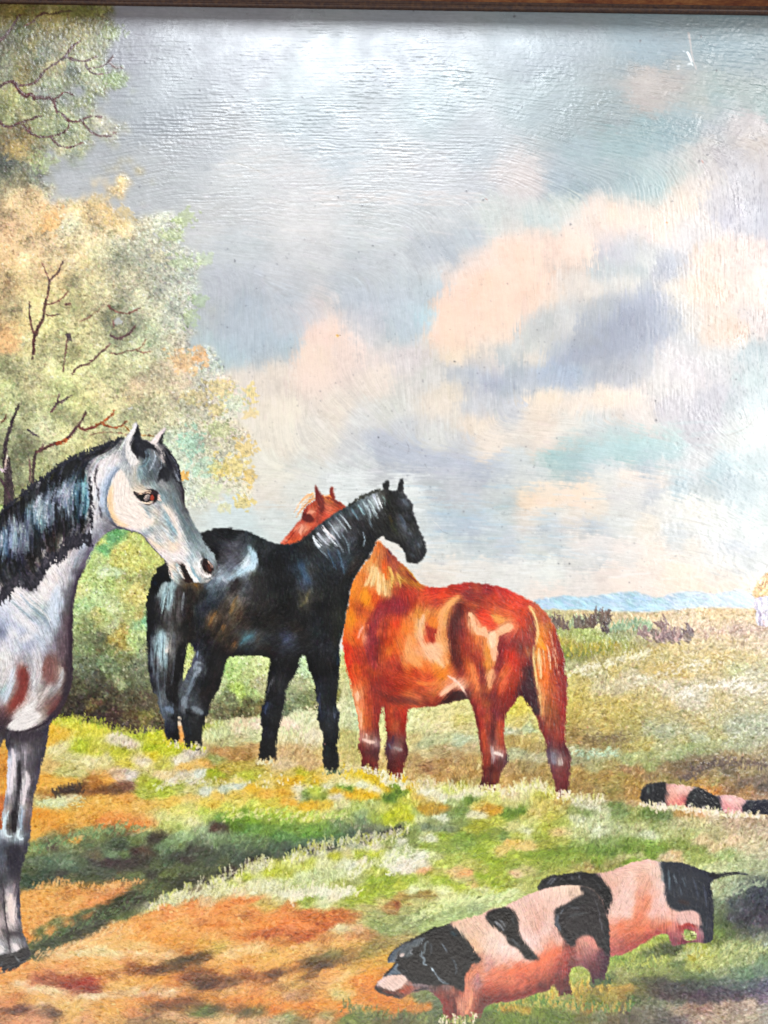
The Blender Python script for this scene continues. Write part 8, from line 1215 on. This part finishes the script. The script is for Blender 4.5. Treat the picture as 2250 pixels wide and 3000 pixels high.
    marks(cv.C, FORELOCK)
    sub('924,1440 944,1452 924,1462 900,1490 864,1520 858,1500 880,1465', ID['chest_head'], ID['chest_forelock'])
    idm[(mask_poly('922,1440 905,1446 880,1466 858,1504 866,1520 884,1504 902,1484 926,1462') > .5) & (idm == ID['sky'])] = ID['chest_forelock']

    figure(cv, idm, BLACK_OUT, BLACK_P, BLACK_M, BLACK_ANG, ID['black'], gap=BLACK_GAP, tone=.62, sat=.6, n=5500, ln=17, wd=4.4, jit=.11, seed=160, wob=1.3)
    hairs_edge(cv, idm, '1110,1440 1080,1452 1050,1466 1020,1486', 70, 7, 2.6, '14140f 1c1c18 2c2c20', -50, seed=161, spread=1.5)
    sub('484,1650 540,1712 540,1780 528,1900 516,2060 520,2200 470,2200 400,1900 420,1640', ID['black'], ID['black_tail'])
    sub('1122,1432 1134,1448 1130,1500 1104,1530 1070,1610 1020,1640 990,1700 940,1640 895,1590 872,1588 920,1548 1000,1490', ID['black'], ID['black_mane'])
    sub('1118,1436 1120,1408 1136,1400 1146,1412 1144,1438', ID['black'], ID['black_ears'][0]); sub('1158,1438 1170,1405 1183,1398 1190,1420 1184,1442', ID['black'], ID['black_ears'][1])
    sub('556,1880 600,1930 668,1932 660,2000 600,2210 535,2210 515,2060 540,1960', ID['black'], ID['black_legs'][0]); sub('510,2060 522,2070 528,2110 526,2200 470,2200 470,2060', ID['black_tail'], ID['black_legs'][1])
    sub('786,1925 884,1925 886,1950 830,2240 750,2240 770,2000', ID['black'], ID['black_legs'][2]); sub('894,1922 1000,1900 1010,2280 930,2280', ID['black'], ID['black_legs'][3])
    # grass over the hooves of the middle horses
    hairs_edge(cv, idm, '480,2184 530,2192 600,2200', 70, 13, 3.0, 'b0b430 c8b838 98a428 d8cca0', -84, val=None, seed=162, spread=3)
    hairs_edge(cv, idm, '750,2240 812,2238', 30, 12, 3, 'c0b080 b89860 d0c8a0', -80, seed=163, spread=3); hairs_edge(cv, idm, '950,2268 1000,2266', 30, 10, 3, 'a8a070 c8b880 506040', -75, seed=164, spread=3)
    hairs_edge(cv, idm, '1060,2262 1110,2275 1140,2290 1190,2290', 70, 18, 3.2, 'd8b020 d0c490 e0d8b8 b8a860', -82, seed=165, spread=3)
    hairs_edge(cv, idm, '1405,2318 1460,2320', 34, 16, 3.2, 'd8d098 e8dcb8 c8c070', -84, seed=166, spread=3); hairs_edge(cv, idm, '1628,2338 1670,2338', 28, 14, 3.2, 'd8cc98 e8d8c0', -84, seed=167, spread=3)

    figure(cv, idm, PIG2_OUT, PIG2_P, PIG2_M, PIG2_ANG, ID['pig2'], n=2400, ln=11, wd=3.4, jit=.03, dr=3, sat=.84, seed=170)
    g2 = mask_poly('2002,2730 2014,2724 2030,2728 2040,2740 2038,2752 2022,2758 2006,2752', soft=1.5)
    cv.over(np.broadcast_to(hexc('8c9050'), (H, W, 3)), g2); idm[g2 > .5] = ID['meadow']; strokepass(cv, g2, 60, 14, 3, .2, jit=.2, al=.8, seed=171)
    sub('1570,2612 1582,2585 1600,2568 1681,2552 1740,2556 1790,2608 1796,2650 1780,2682 1745,2625 1690,2594 1612,2604', ID['pig2'], ID['pig2_patch'][0])
    sub('1940,2520 1975,2520 2080,2550 2095,2640 2096,2770 2070,2770 2052,2690 2044,2674 2000,2670 1958,2645 1946,2560', ID['pig2'], ID['pig2_patch'][1])
    sub('2082,2552 2205,2545 2205,2575 2092,2582', ID['pig2'], ID['pig2_tail']); sub('2082,2552 2205,2545 2205,2575 2092,2582', ID['pig2_patch'][1], ID['pig2_tail'])
    sub('1960,2740 1966,2680 2050,2690 2066,2770 1960,2790', ID['pig2'], ID['pig2_leg'])
    figure(cv, idm, PIG1_OUT, PIG1_P, PIG1_M, PIG1_ANG, ID['pig1'], n=4200, ln=11, wd=3.6, jit=.03, dr=3, sat=.84, seed=180)
    sub('1095,2895 1104,2875 1136,2856 1180,2860 1196,2872 1190,2900 1170,2930 1120,2920', ID['pig1'], ID['pig1_snout'])
    sub('1134,2825 1136,2804 1152,2788 1172,2775 1190,2770 1180,2790 1150,2820', ID['pig1'], ID['pig1_ears'][0])
    sub('1250,2760 1290,2756 1320,2790 1340,2840 1336,2870 1316,2888 1290,2878 1262,2840 1240,2808', ID['pig1'], ID['pig1_ears'][1])
    sub('1290,2925 1345,2925 1345,3010 1300,3010', ID['pig1'], ID['pig1_legs'][0]); sub('1345,2925 1420,2940 1410,3000 1345,3010', ID['pig1'], ID['pig1_legs'][1]); sub('1620,2850 1680,2830 1680,2935 1630,2935', ID['pig1'], ID['pig1_legs'][2])
    sub('1420,2684 1432,2670 1474,2655 1512,2680 1530,2750 1580,2812 1536,2812 1504,2772 1468,2730', ID['pig1'], ID['pig1_patch'][0]); sub('1628,2680 1632,2664 1690,2632 1710,2620 1700,2594 1740,2600 1795,2700 1792,2800 1752,2772 1716,2740 1684,2772 1652,2750', ID['pig1'], ID['pig1_patch'][1])
    hairs_edge(cv, idm, '1290,2996 1340,3000 1400,2992', 70, 18, 3.2, 'e0d4b0 788c40 a8a860 5c6c38', -84, seed=181, spread=4)
    hairs_edge(cv, idm, '1640,2932 1680,2928', 26, 12, 3.2, '9c9450 7c8440', -84, seed=182, spread=3); hairs_edge(cv, idm, '1730,2890 1790,2880', 34, 14, 3.2, '4c5c34 3c4c30', -80, seed=183, spread=3)

    gm, gA = figure(cv, idm, GREY_OUT, GREY_P, GREY_M, GREY_ANG, ID['grey'], gap=GREY_GAP, sat=.68, n=8500, ln=18, wd=4.4, seed=190, wob=1.2)
    # mane: long individual strands, ragged lower edge
    man = mask_poly(GREY_MANE, soft=1.5, wob=1.5)
    strokepass(cv, man, 2600, 40, 3.4, gA, jit=.28, hue=.01, angj=.12, curve=.15, al=.6, thick=1.3, seed=191)
    strokepass(cv, man * (Y < 1650) * np.clip((cv.C.mean(2) - .22) * 4, 0, 1), 1100, 36, 2.8, gA, jit=.12, light=.22, hue=.015, angj=.12, curve=.15, al=.6, thick=1.5, seed=192)
    strokepass(cv, man, 1500, 44, 3.0, gA, jit=.05, light=-.30, angj=.12, curve=.15, al=.5, thick=1.0, seed=193)
    hairs_edge(cv, idm, '0,1510 75,1441 145,1393 205,1351 286,1317 360,1288', 300, 9, 2.8, '14141c 1c1c26 24242c', -60, seed=194, spread=2, angj=.5)
    hairs_edge(cv, idm, '264,1575 226,1582 200,1592 176,1630 148,1632 124,1668 100,1705 50,1700 20,1730 0,1755', 420, 24, 3.0, '181820 24222a 1c1a22 302c34', 92, seed=195, spread=5, angj=.25, off=-10)
    hairs_edge(cv, idm, '262,1400 266,1450 268,1500 268,1550', 60, 12, 2.6, '1c1c22 2c2c34', 80, seed=196, spread=2)
    idm[(man > .5) & (idm == ID['grey'])] = ID['grey_mane']
    sub('370,1370 362,1318 378,1268 400,1232 420,1285 408,1340 404,1362', ID['grey'], ID['grey_ear']); sub('438,1296 460,1270 492,1246 484,1304 464,1300', ID['grey'], ID['grey_ear'])
    sub('394,1440 456,1434 474,1446 470,1470 440,1480 410,1468', ID['grey'], ID['grey_eye'])
    sub('592,1636 612,1636 628,1660 626,1680 608,1682 592,1662', ID['grey'], ID['grey_nostril'])
    sub('16,2142 60,2150 150,2128 140,2250 90,2460 60,2640 90,2790 80,2800 26,2812 20,2750 10,2600 14,2420 26,2200', ID['grey'], ID['grey_leg'])
    sub('-120,2150 14,2150 20,2200 16,2420 12,2600 28,2800 -80,2812', ID['grey'], ID['grey_leg2']); sub('-80,2800 30,2790 90,2770 96,2860 -80,2870', ID['grey'], ID['grey_hoof'])
    sub('20,2805 50,2800 88,2778 96,2860 20,2860', ID['grey_leg'], ID['grey_hoof'])
    hairs_edge(cv, idm, '-10,2852 50,2846 92,2820', 40, 10, 3, 'd88c48 e4a460 c87c40', -60, seed=197, spread=2)

    # ---- everything was dragged about a little by the brush: final smear and bristle marks
    allang = skyang.copy()
    wild = noise(9, 2, 203) * 3
    mer = cm > .3; allang[mer] = TA[mer] + wild[mer]; mer = hm > .5; allang[mer] = BA[mer] + wild[mer]; mer = mm > .5; allang[mer] = GA[mer] + .25 * wild[mer]
    for fm_, fa_ in FIGA: allang[fm_ > .5] = fa_[fm_ > .5]
    S1 = lic(allang, 7, 201); S2 = lic(allang, 3, 202); S1 = blur(S1, .5)
    isky = blur((idm <= 2).astype(F), 2)
    amp = (.50 * (1 - isky) + .12)
    dx = -np.sin(allang) * S1 * amp; dy = np.cos(allang) * S1 * amp
    cv.C = sample(cv.C, xx + dx, yy + dy)
    det = 1 - isky; fine2 = noise(5, 1, 205)
    lum = cv.C.mean(2)
    cv.C *= (1 + (.035 * det + .006) * S2 + .012 * det * S1 + .035 * det * fine2)[..., None]
    cv.C += ((.010 * det) * np.abs(S2) * (lum < .3))[..., None]
    cv.T = cv.T + det * (.35 * S2 + .25 * S1 + .45 * fine2 * (1 + np.clip((X - 1500) / 500, 0, 1)))
    # unsharp mask on the colour: crisp the strokes
    us = cv.C - blur(cv.C, 1.1); us2 = cv.C - blur(cv.C, 4)
    kk = (.25 + .65 * det)[..., None]
    cv.C = cv.C + kk * us * .9 + .30 * det[..., None] * us2
    # ---- fly specks, dust and old damage on the varnish
    n = 2600
    x = (PX0 + (PX1 - PX0) * g.random(n)); y = PY0 + (1800 - PY0) * g.random(n) ** .9
    keep = idm[np.clip(((y - PY0) / ST).astype(int), 0, H - 1), np.clip(((x - PX0) / ST).astype(int), 0, W - 1)] <= 2
    x, y = x[keep], y[keep]; n = len(x)
    c = np.tile(hexc('4c4c54'), (n, 1)) + g.standard_normal((n, 1)) * .06
    splat(cv, x.astype(F), y.astype(F), (g.random(n) * 6.3).astype(F), 2.5 + 2. * g.random(n) ** 3, 2.5, np.clip(c, .1, 1).astype(F), .10 + .35 * g.random(n) ** 2, 0, .5)
    big = xy('272,640 688,760 1090,720 1420,585 2050,470 1110,1280 1063,600 1104,200 1080,195 1210,30 1510,45 2070,455 1675,655 2045,1285 1925,1172 556,145 586,262 562,228 730,265 990,575 1365,560 1880,120 2100,205 655,1070 1330,1060 680,280 760,335 415,545 1975,590 1920,1230 2157,1110 1672,1652 1100,385 2055,105 884,281 1250,120 430,180 1530,310')
    splat(cv, big[:, 0].astype(F), big[:, 1].astype(F), (g.random(len(big)) * 3).astype(F), 4 + 4 * g.random(len(big)), 3 + 2 * g.random(len(big)), np.tile(hexc('2c2c34'), (len(big), 1)).astype(F), .6, 0, 2.)
    marks(cv.C, '''
S 70747c .7 .8 2.2 | 435,98 460,115 490,130 518,147
S 8c8478 .7 .8 2.6 | 640,482 680,478 720,486 760,504 792,522
S e8e0dc .6 .8 1.6 | 642,485 690,482 740,496
S c89030 .9 1 7 | 986,984 994,986
S f0e0b0 .9 .6 3 | 984,986 990,988
S 3c2c10 .8 .6 2 | 996,982 1000,986
S 6c7074 .7 1 4 | 1102,106 1108,116
S 5c6064 .7 1 4 | 1050,342 1068,356
S 8c5048 .7 1 3 | 1422,582 1430,588
S a89c98 .8 1 6:3 | 2018,96 2024,130 2030,170 2042,205
S e4e8ea .9 1 7:5 | 2014,152 2022,168 2028,184
S e0e4e4 .8 1 5 | 2014,190 2026,188 2032,194
S d8dce0 .7 1 3 | 2000,150 2008,152
S d8dce0 .7 1 4 | 1982,196 1994,194
S d8dce0 .7 1 4 | 1984,204 1992,203
S 54686c .5 1 2 | 2030,196 2040,206
S 90908c .8 .8 2.5 | 2126,1278 2160,1268 2190,1252 2206,1236 2218,1212
S c8ccd0 .7 .8 3 | 2150,1000 2165,992 2180,1002 2186,1020
S 888884 .7 .8 2 | 2150,1000 2162,1016 2178,1024 2186,1020
S c07868 .8 .8 3 | 2056,470 2062,480
S c87030 .8 .8 4 | 1952,652 1958,655
S a8a49c .6 1 8 | 1296,1624 1300,1628
S c05c50 .7 .8 4 | 1720,2131 1726,2133
S 5c5c60 .5 .6 1.6 | 1290,1550 1300,1560 1320,1566
S d8d4cc .7 .6 1.8 | 1266,1524 1284,1540 1300,1560
S 706c70 .6 .6 1.6 | 1188,1290 1194,1300 1200,1314 1196,1332
S 606468 .6 .6 1.6 | 1255,850 1252,866 1262,870
S 6c6c70 .5 .6 1.5 | 1245,1360 1252,1372
''')
    # slightly sharper, like a phone photograph's local contrast is not: keep paint as it is
    lm = cv.C.max(2, keepdims=True); cv.C = cv.C * np.where(lm > .82, (.82 + (lm - .82) * .45) / np.maximum(lm, .01), 1)
    cv.C = np.clip(cv.C, .012, .93)
    T = cv.T - blur(cv.T, 14)
    cv.T = np.clip(T, -3, 4)
    return cv.C, cv.T, idm
# ---------------------------------------------------------------- materials
def newmat(name):
    m = bpy.data.materials.new(name); m.use_nodes = True
    nt = m.node_tree
    return m, nt, nt.nodes, nt.links, nt.nodes["Principled BSDF"]

def oil_paint(name, rough, spec, grain, coat=.0):
    m, nt, N, Lk, P = newmat(name)
    at = N.new("ShaderNodeAttribute"); at.attribute_name = "paint"; at.attribute_type = 'GEOMETRY'
    tc = N.new("ShaderNodeTexCoord")
    mp = N.new("ShaderNodeMapping"); Lk.new(tc.outputs["Object"], mp.inputs[0])
    n1 = N.new("ShaderNodeTexNoise"); n1.inputs["Scale"].default_value = 1500; n1.inputs["Detail"].default_value = 3; n1.inputs["Roughness"].default_value = .6
    Lk.new(mp.outputs[0], n1.inputs["Vector"])
    n2 = N.new("ShaderNodeTexNoise"); n2.inputs["Scale"].default_value = 60; n2.inputs["Detail"].default_value = 4
    Lk.new(mp.outputs[0], n2.inputs["Vector"])
    # pigment is not perfectly even: faint mottling
    mx = N.new("ShaderNodeMix"); mx.data_type = 'RGBA'; mx.blend_type = 'MULTIPLY'; mx.inputs[0].default_value = 1
    rg = N.new("ShaderNodeMapRange"); rg.inputs[1].default_value = .25; rg.inputs[2].default_value = .75; rg.inputs[3].default_value = .90; rg.inputs[4].default_value = 1.0
    Lk.new(n1.outputs[0], rg.inputs[0])
    Lk.new(at.outputs["Color"], mx.inputs[6]); Lk.new(rg.outputs[0], mx.inputs[7])
    Lk.new(mx.outputs[2], P.inputs["Base Color"])
    rr = N.new("ShaderNodeMapRange"); rr.inputs[1].default_value = .3; rr.inputs[2].default_value = .7; rr.inputs[3].default_value = rough - .05; rr.inputs[4].default_value = rough + .07
    Lk.new(n2.outputs[0], rr.inputs[0]); Lk.new(rr.outputs[0], P.inputs["Roughness"])
    P.inputs["Specular IOR Level"].default_value = spec
    b = N.new("ShaderNodeBump"); b.inputs["Strength"].default_value = grain; b.inputs["Distance"].default_value = .00005
    Lk.new(n1.outputs[0], b.inputs["Height"]); Lk.new(b.outputs[0], P.inputs["Normal"])
    return m

PAINT = oil_paint("varnished_oil_paint", .295, .62, .7)

def gilt():
    m, nt, N, Lk, P = newmat("worn_gilding_over_red_bole")
    tc = N.new("ShaderNodeTexCoord")
    n = N.new("ShaderNodeTexNoise"); n.inputs["Scale"].default_value = 420; n.inputs["Detail"].default_value = 6; n.inputs["Roughness"].default_value = .7
    mp = N.new("ShaderNodeMapping"); mp.inputs["Scale"].default_value = (.6, 1, 1); Lk.new(tc.outputs["Object"], mp.inputs[0]); Lk.new(mp.outputs[0], n.inputs["Vector"])
    n2 = N.new("ShaderNodeTexNoise"); n2.inputs["Scale"].default_value = 35; n2.inputs["Detail"].default_value = 5; Lk.new(tc.outputs["Object"], n2.inputs["Vector"])
    ad = N.new("ShaderNodeMath"); ad.operation = 'ADD'; Lk.new(n.outputs[0], ad.inputs[0]); Lk.new(n2.outputs[0], ad.inputs[1])
    cr = N.new("ShaderNodeValToRGB"); e = cr.color_ramp.elements
    e[0].position = .38; e[0].color = (.10, .018, .012, 1); e[1].position = .72; e[1].color = (.42, .19, .06, 1)
    k = e.new(.52); k.color = (.22, .07, .022, 1)
    hf = N.new("ShaderNodeMath"); hf.operation = 'MULTIPLY'; hf.inputs[1].default_value = .5; Lk.new(ad.outputs[0], hf.inputs[0]); Lk.new(hf.outputs[0], cr.inputs[0])
    Lk.new(cr.outputs[0], P.inputs["Base Color"]); P.inputs["Metallic"].default_value = .35; P.inputs["Roughness"].default_value = .42
    b = N.new("ShaderNodeBump"); b.inputs["Strength"].default_value = .5; b.inputs["Distance"].default_value = .0006; Lk.new(n.outputs[0], b.inputs["Height"]); Lk.new(b.outputs[0], P.inputs["Normal"])
    return m
GILT = gilt()

def dark_edge():
    m, nt, N, Lk, P = newmat("dark_bole_inner_lip")
    tc = N.new("ShaderNodeTexCoord"); n = N.new("ShaderNodeTexNoise"); n.inputs["Scale"].default_value = 500; n.inputs["Detail"].default_value = 4
    Lk.new(tc.outputs["Object"], n.inputs["Vector"])
    cr = N.new("ShaderNodeValToRGB"); e = cr.color_ramp.elements
    e[0].position = .35; e[0].color = (.022, .006, .006, 1); e[1].position = .75; e[1].color = (.075, .032, .012, 1)
    Lk.new(n.outputs[0], cr.inputs[0]); Lk.new(cr.outputs[0], P.inputs["Base Color"]); P.inputs["Roughness"].default_value = .5
    return m
LIP = dark_edge()
def plain(name, col, rough):
    m, nt, N, Lk, P = newmat(name)
    tc = N.new("ShaderNodeTexCoord"); n = N.new("ShaderNodeTexNoise"); n.inputs["Scale"].default_value = 30; n.inputs["Detail"].default_value = 5
    Lk.new(tc.outputs["Object"], n.inputs["Vector"])
    cr = N.new("ShaderNodeValToRGB"); e = cr.color_ramp.elements
    e[0].color = tuple(c * .85 for c in col) + (1,); e[1].color = tuple(col) + (1,)
    Lk.new(n.outputs[0], cr.inputs[0]); Lk.new(cr.outputs[0], P.inputs["Base Color"]); P.inputs["Roughness"].default_value = rough
    return m

# ---------------------------------------------------------------- objects
BASE = wp(1125, 3330)
def link(o, parent=None):
    scene.collection.objects.link(o)
    if parent is not None: o.parent = parent
    return o
root = link(bpy.data.objects.new("framed_painting", None)); root.location = BASE
root["label"] = "oil painting of horses and saddleback pigs in a field, in a worn gilt frame"; root["category"] = "painting"

def mesh_obj(name, verts, faces, mat, parent, smooth=False, label=None, mats=None, fm=None):
    me = bpy.data.meshes.new(name)
    me.from_pydata([tuple(v) for v in verts], [], faces); me.update()
    for m_ in (mats or [mat]): me.materials.append(m_)
    if fm: me.polygons.foreach_set("material_index", fm)
    if smooth: me.polygons.foreach_set("use_smooth", [True] * len(me.polygons))
    o = bpy.data.objects.new(name, me); link(o, parent)
    if label: o["label"] = label
    return o

# frame: four mitred rails around the slightly turned rebate (part), each rail a sub-part
PHI = math.atan(34 / 2250.)
ex = np.array([math.cos(PHI), math.sin(PHI)]); fy_ = np.array([-math.sin(PHI), math.cos(PHI)])
TL = np.array([-200., 12 - 200 * math.tan(PHI)]); WI, HI = 2690., 3165.
cor = [TL, TL + ex * WI, TL + ex * WI + fy_ * HI, TL + fy_ * HI]
PROF = [(0, -14), (0, 9), (2, 12), (4, 14), (6.5, 14.5), (8, 16.5), (9.5, 20), (13, 25), (16, 36), (21, 62), (27, 96), (34, 134), (41, 164), (48, 184), (58, 192), (70, 186), (84, 164), (100, 140), (120, 126), (142, 124), (160, 116), (174, 92), (180, 50), (180, -50)]
NLIP = 7
fr = bpy.data.objects.new("frame", None); link(fr, root)
fr["label"] = "worn gilt frame with a dark red inner lip"
def corner(i, d):
    sx = -1 if i in (0, 3) else 1; sy = -1 if i in (0, 1) else 1
    return cor[i] + ex * (sx * d) + fy_ * (sy * d)
for i in range(4):
    j = (i + 1) % 4; vs = []; n = len(PROF); SEG = 24
    for s in range(SEG + 1):
        t = s / SEG
        for d, h in PROF:
            p = corner(i, d) * (1 - t) + corner(j, d) * t
            vs.append(wp(p[0], p[1], h) - BASE)
    fs, fm = [], []
    for s in range(SEG):
        for q in range(n - 1):
            a = s * n + q; fs.append((a, a + 1, a + n + 1, a + n)); fm.append(0 if q < NLIP else 1)
        a = s * n; fs.append((a + n - 1, a, a + n, a + 2 * n - 1)); fm.append(1)
    mesh_obj("rail", vs, fs, None, fr, smooth=False, mats=[LIP, GILT], fm=fm)

# board the picture is painted on
bv = []
bx0, bx1, by0, by1 = PX0 + 2, PX1 - 4, PY0 + 2, PY1 - 4
for h in (-3, -16):
    for x, y in ((bx0, by0), (bx1, by0), (bx1, by1), (bx0, by1)): bv.append(wp(x, y, h) - BASE)
mesh_obj("board", bv, [(0, 1, 2, 3), (7, 6, 5, 4), (0, 4, 5, 1), (1, 5, 6, 2), (2, 6, 7, 3), (3, 7, 4, 0)], plain("hardboard", (.30, .18, .10), .7), root)

# ---------------------------------------------------------------- the paint film, split along the outlines of what is painted
C, T, idm = paint()
lin = np.where(C <= .04045, C / 12.92, ((C + .055) / 1.055) ** 2.4).astype(np.float32) * ALBEDO
lin = np.clip(lin, .003, .92)
gx = (PX0 + np.arange(W) * ST - CXU) * K - BASE.x + (CXU - CXU)
gz = CZ + (CYU - (PY0 + np.arange(H) * ST)) * K - BASE.z
VX = np.broadcast_to(gx[None, :], (H, W)).astype(np.float32); VZ = np.broadcast_to(gz[:, None], (H, W)).astype(np.float32)
VY = (-(T * RELIEF)).astype(np.float32)
FID = idm[:-1, :-1]

def film(name, ids, parent, label=None, kind=None):
    ids = ids if isinstance(ids, (list, tuple)) else [ids]
    fr_, fc_ = np.nonzero(np.isin(FID, ids))
    if len(fr_) == 0: 
        print("EMPTY", name, ids); return None
    v0 = fr_ * W + fc_
    quad = np.stack([v0, v0 + W, v0 + W + 1, v0 + 1], 1)
    used = np.zeros(H * W, bool); used[quad.ravel()] = True
    vid = np.nonzero(used)[0]; remap = np.full(H * W, -1, np.int32); remap[vid] = np.arange(len(vid), dtype=np.int32)
    q = remap[quad]
    me = bpy.data.meshes.new(name)
    me.vertices.add(len(vid)); me.loops.add(q.size); me.polygons.add(len(q))
    co = np.stack([VX.ravel()[vid], VY.ravel()[vid], VZ.ravel()[vid]], 1)
    me.vertices.foreach_set("co", co.ravel())
    me.loops.foreach_set("vertex_index", q.ravel().astype(np.int32))
    me.polygons.foreach_set("loop_start", (np.arange(len(q)) * 4).astype(np.int32))
    me.polygons.foreach_set("use_smooth", np.ones(len(q), bool))
    me.update(calc_edges=True)
    at = me.attributes.new("paint", 'FLOAT_COLOR', 'POINT')
    c4 = np.ones((len(vid), 4), np.float32); c4[:, :3] = lin.reshape(-1, 3)[vid]
    at.data.foreach_set("color", c4.ravel())
    me.materials.append(PAINT)
    o = bpy.data.objects.new(name, me); link(o, parent)
    if label: o["label"] = label
    if kind: o["kind"] = kind
    return o

film("painted_sky", [ID['sky']], root, "cloudy blue and peach painted sky with the sheen of a window on it")
film("painted_hills", [ID['hills']], root, "blue painted hills on the horizon")
film("painted_meadow", [ID['meadow']], root, "yellow and green painted grass with bare orange earth")
tr_ = film("painted_tree", [ID['tree']], root, "pale green and ochre painted trees at the left edge"); 
for i in range(len(BRANCH.strip().splitlines())): film("branch", [100 + i], tr_)
film("painted_hedge", [ID['hedge']], root, "dark painted hedge behind the horses")
film("painted_reeds", [ID['reeds']], root, "dark reeds behind the tail of the chestnut horse")
film("painted_brushwood", [ID['brushwood']], root, "heap of brown brushwood in the far field")
hu = film("painted_hut", [ID['hut_wall']], root, "white hut cut by the right edge of the view"); film("roof", [ID['hut_roof']], hu, "yellow thatched roof")
g_ = film("painted_horse", [ID['grey']], root, "large dappled grey horse in front, looking back to the right")
film("mane", [ID['grey_mane']], g_, "black mane with blue lights"); film("ear", [ID['grey_ear']], g_); film("eye", [ID['grey_eye']], g_, "reddish brown eye"); film("nostril", [ID['grey_nostril']], g_)
film("leg", [ID['grey_leg']], g_); film("leg", [ID['grey_leg2']], g_); film("hoof", [ID['grey_hoof']], g_)
b_ = film("painted_horse", [ID['black']], root, "black horse in the middle, resting its neck over the chestnut")
film("mane", [ID['black_mane']], b_); film("tail", [ID['black_tail']], b_, "black tail with pale blue streaks")
for i in ID['black_ears']: film("ear", [i], b_)
for i in ID['black_legs']: film("leg", [i], b_)
c_ = film("painted_horse", [ID['chest']], root, "chestnut horse with a golden tail, seen from the side behind the black one")
film("mane", [ID['chest_mane']], c_, "pale golden mane"); film("tail", [ID['chest_tail']], c_, "golden tail"); film("head", [ID['chest_head']], c_); film("forelock", [ID['chest_forelock']], c_)
for i in ID['chest_ears']: film("ear", [i], c_)
for i in ID['chest_legs']: film("leg", [i], c_)
p_ = film("painted_pig", [ID['pig1']], root, "pink and black pig in front, its snout to the left")
film("snout", [ID['pig1_snout']], p_, "pale pink snout")
for i in ID['pig1_ears']: film("ear", [i], p_)
for i in ID['pig1_legs']: film("leg", [i], p_)
for i in ID['pig1_patch']: film("black_patch", [i], p_)
p2 = film("painted_pig", [ID['pig2']], root, "second pink and black pig, behind the first and with its tail to the right")
film("tail", [ID['pig2_tail']], p2); film("leg", [ID['pig2_leg']], p2)
for i in ID['pig2_patch']: film("black_patch", [i], p2)
p3 = film("painted_pig", [ID['pig3']], root, "small pink and black pig far off in the grass")
for i in ID['pig3_patch'][:2]: film("black_patch", [i], p3)
p4 = film("painted_pig", [ID['pig4']], root, "small far pig cut by the right edge"); film("black_patch", [ID['pig3_patch'][2]], p4)

# plain wall the picture hangs on, outside the frame of the photograph
wv = [(-3, .012, 0), (3, .012, 0), (3, .012, 3), (-3, .012, 3)]
wl = mesh_obj("wall", [Vector(v) for v in wv], [(0, 1, 2, 3)], plain("plaster", (.62, .60, .56), .8), None)
wl["kind"] = "structure"
print("verts", sum(len(o.data.vertices) for o in scene.objects if o.type == 'MESH'))
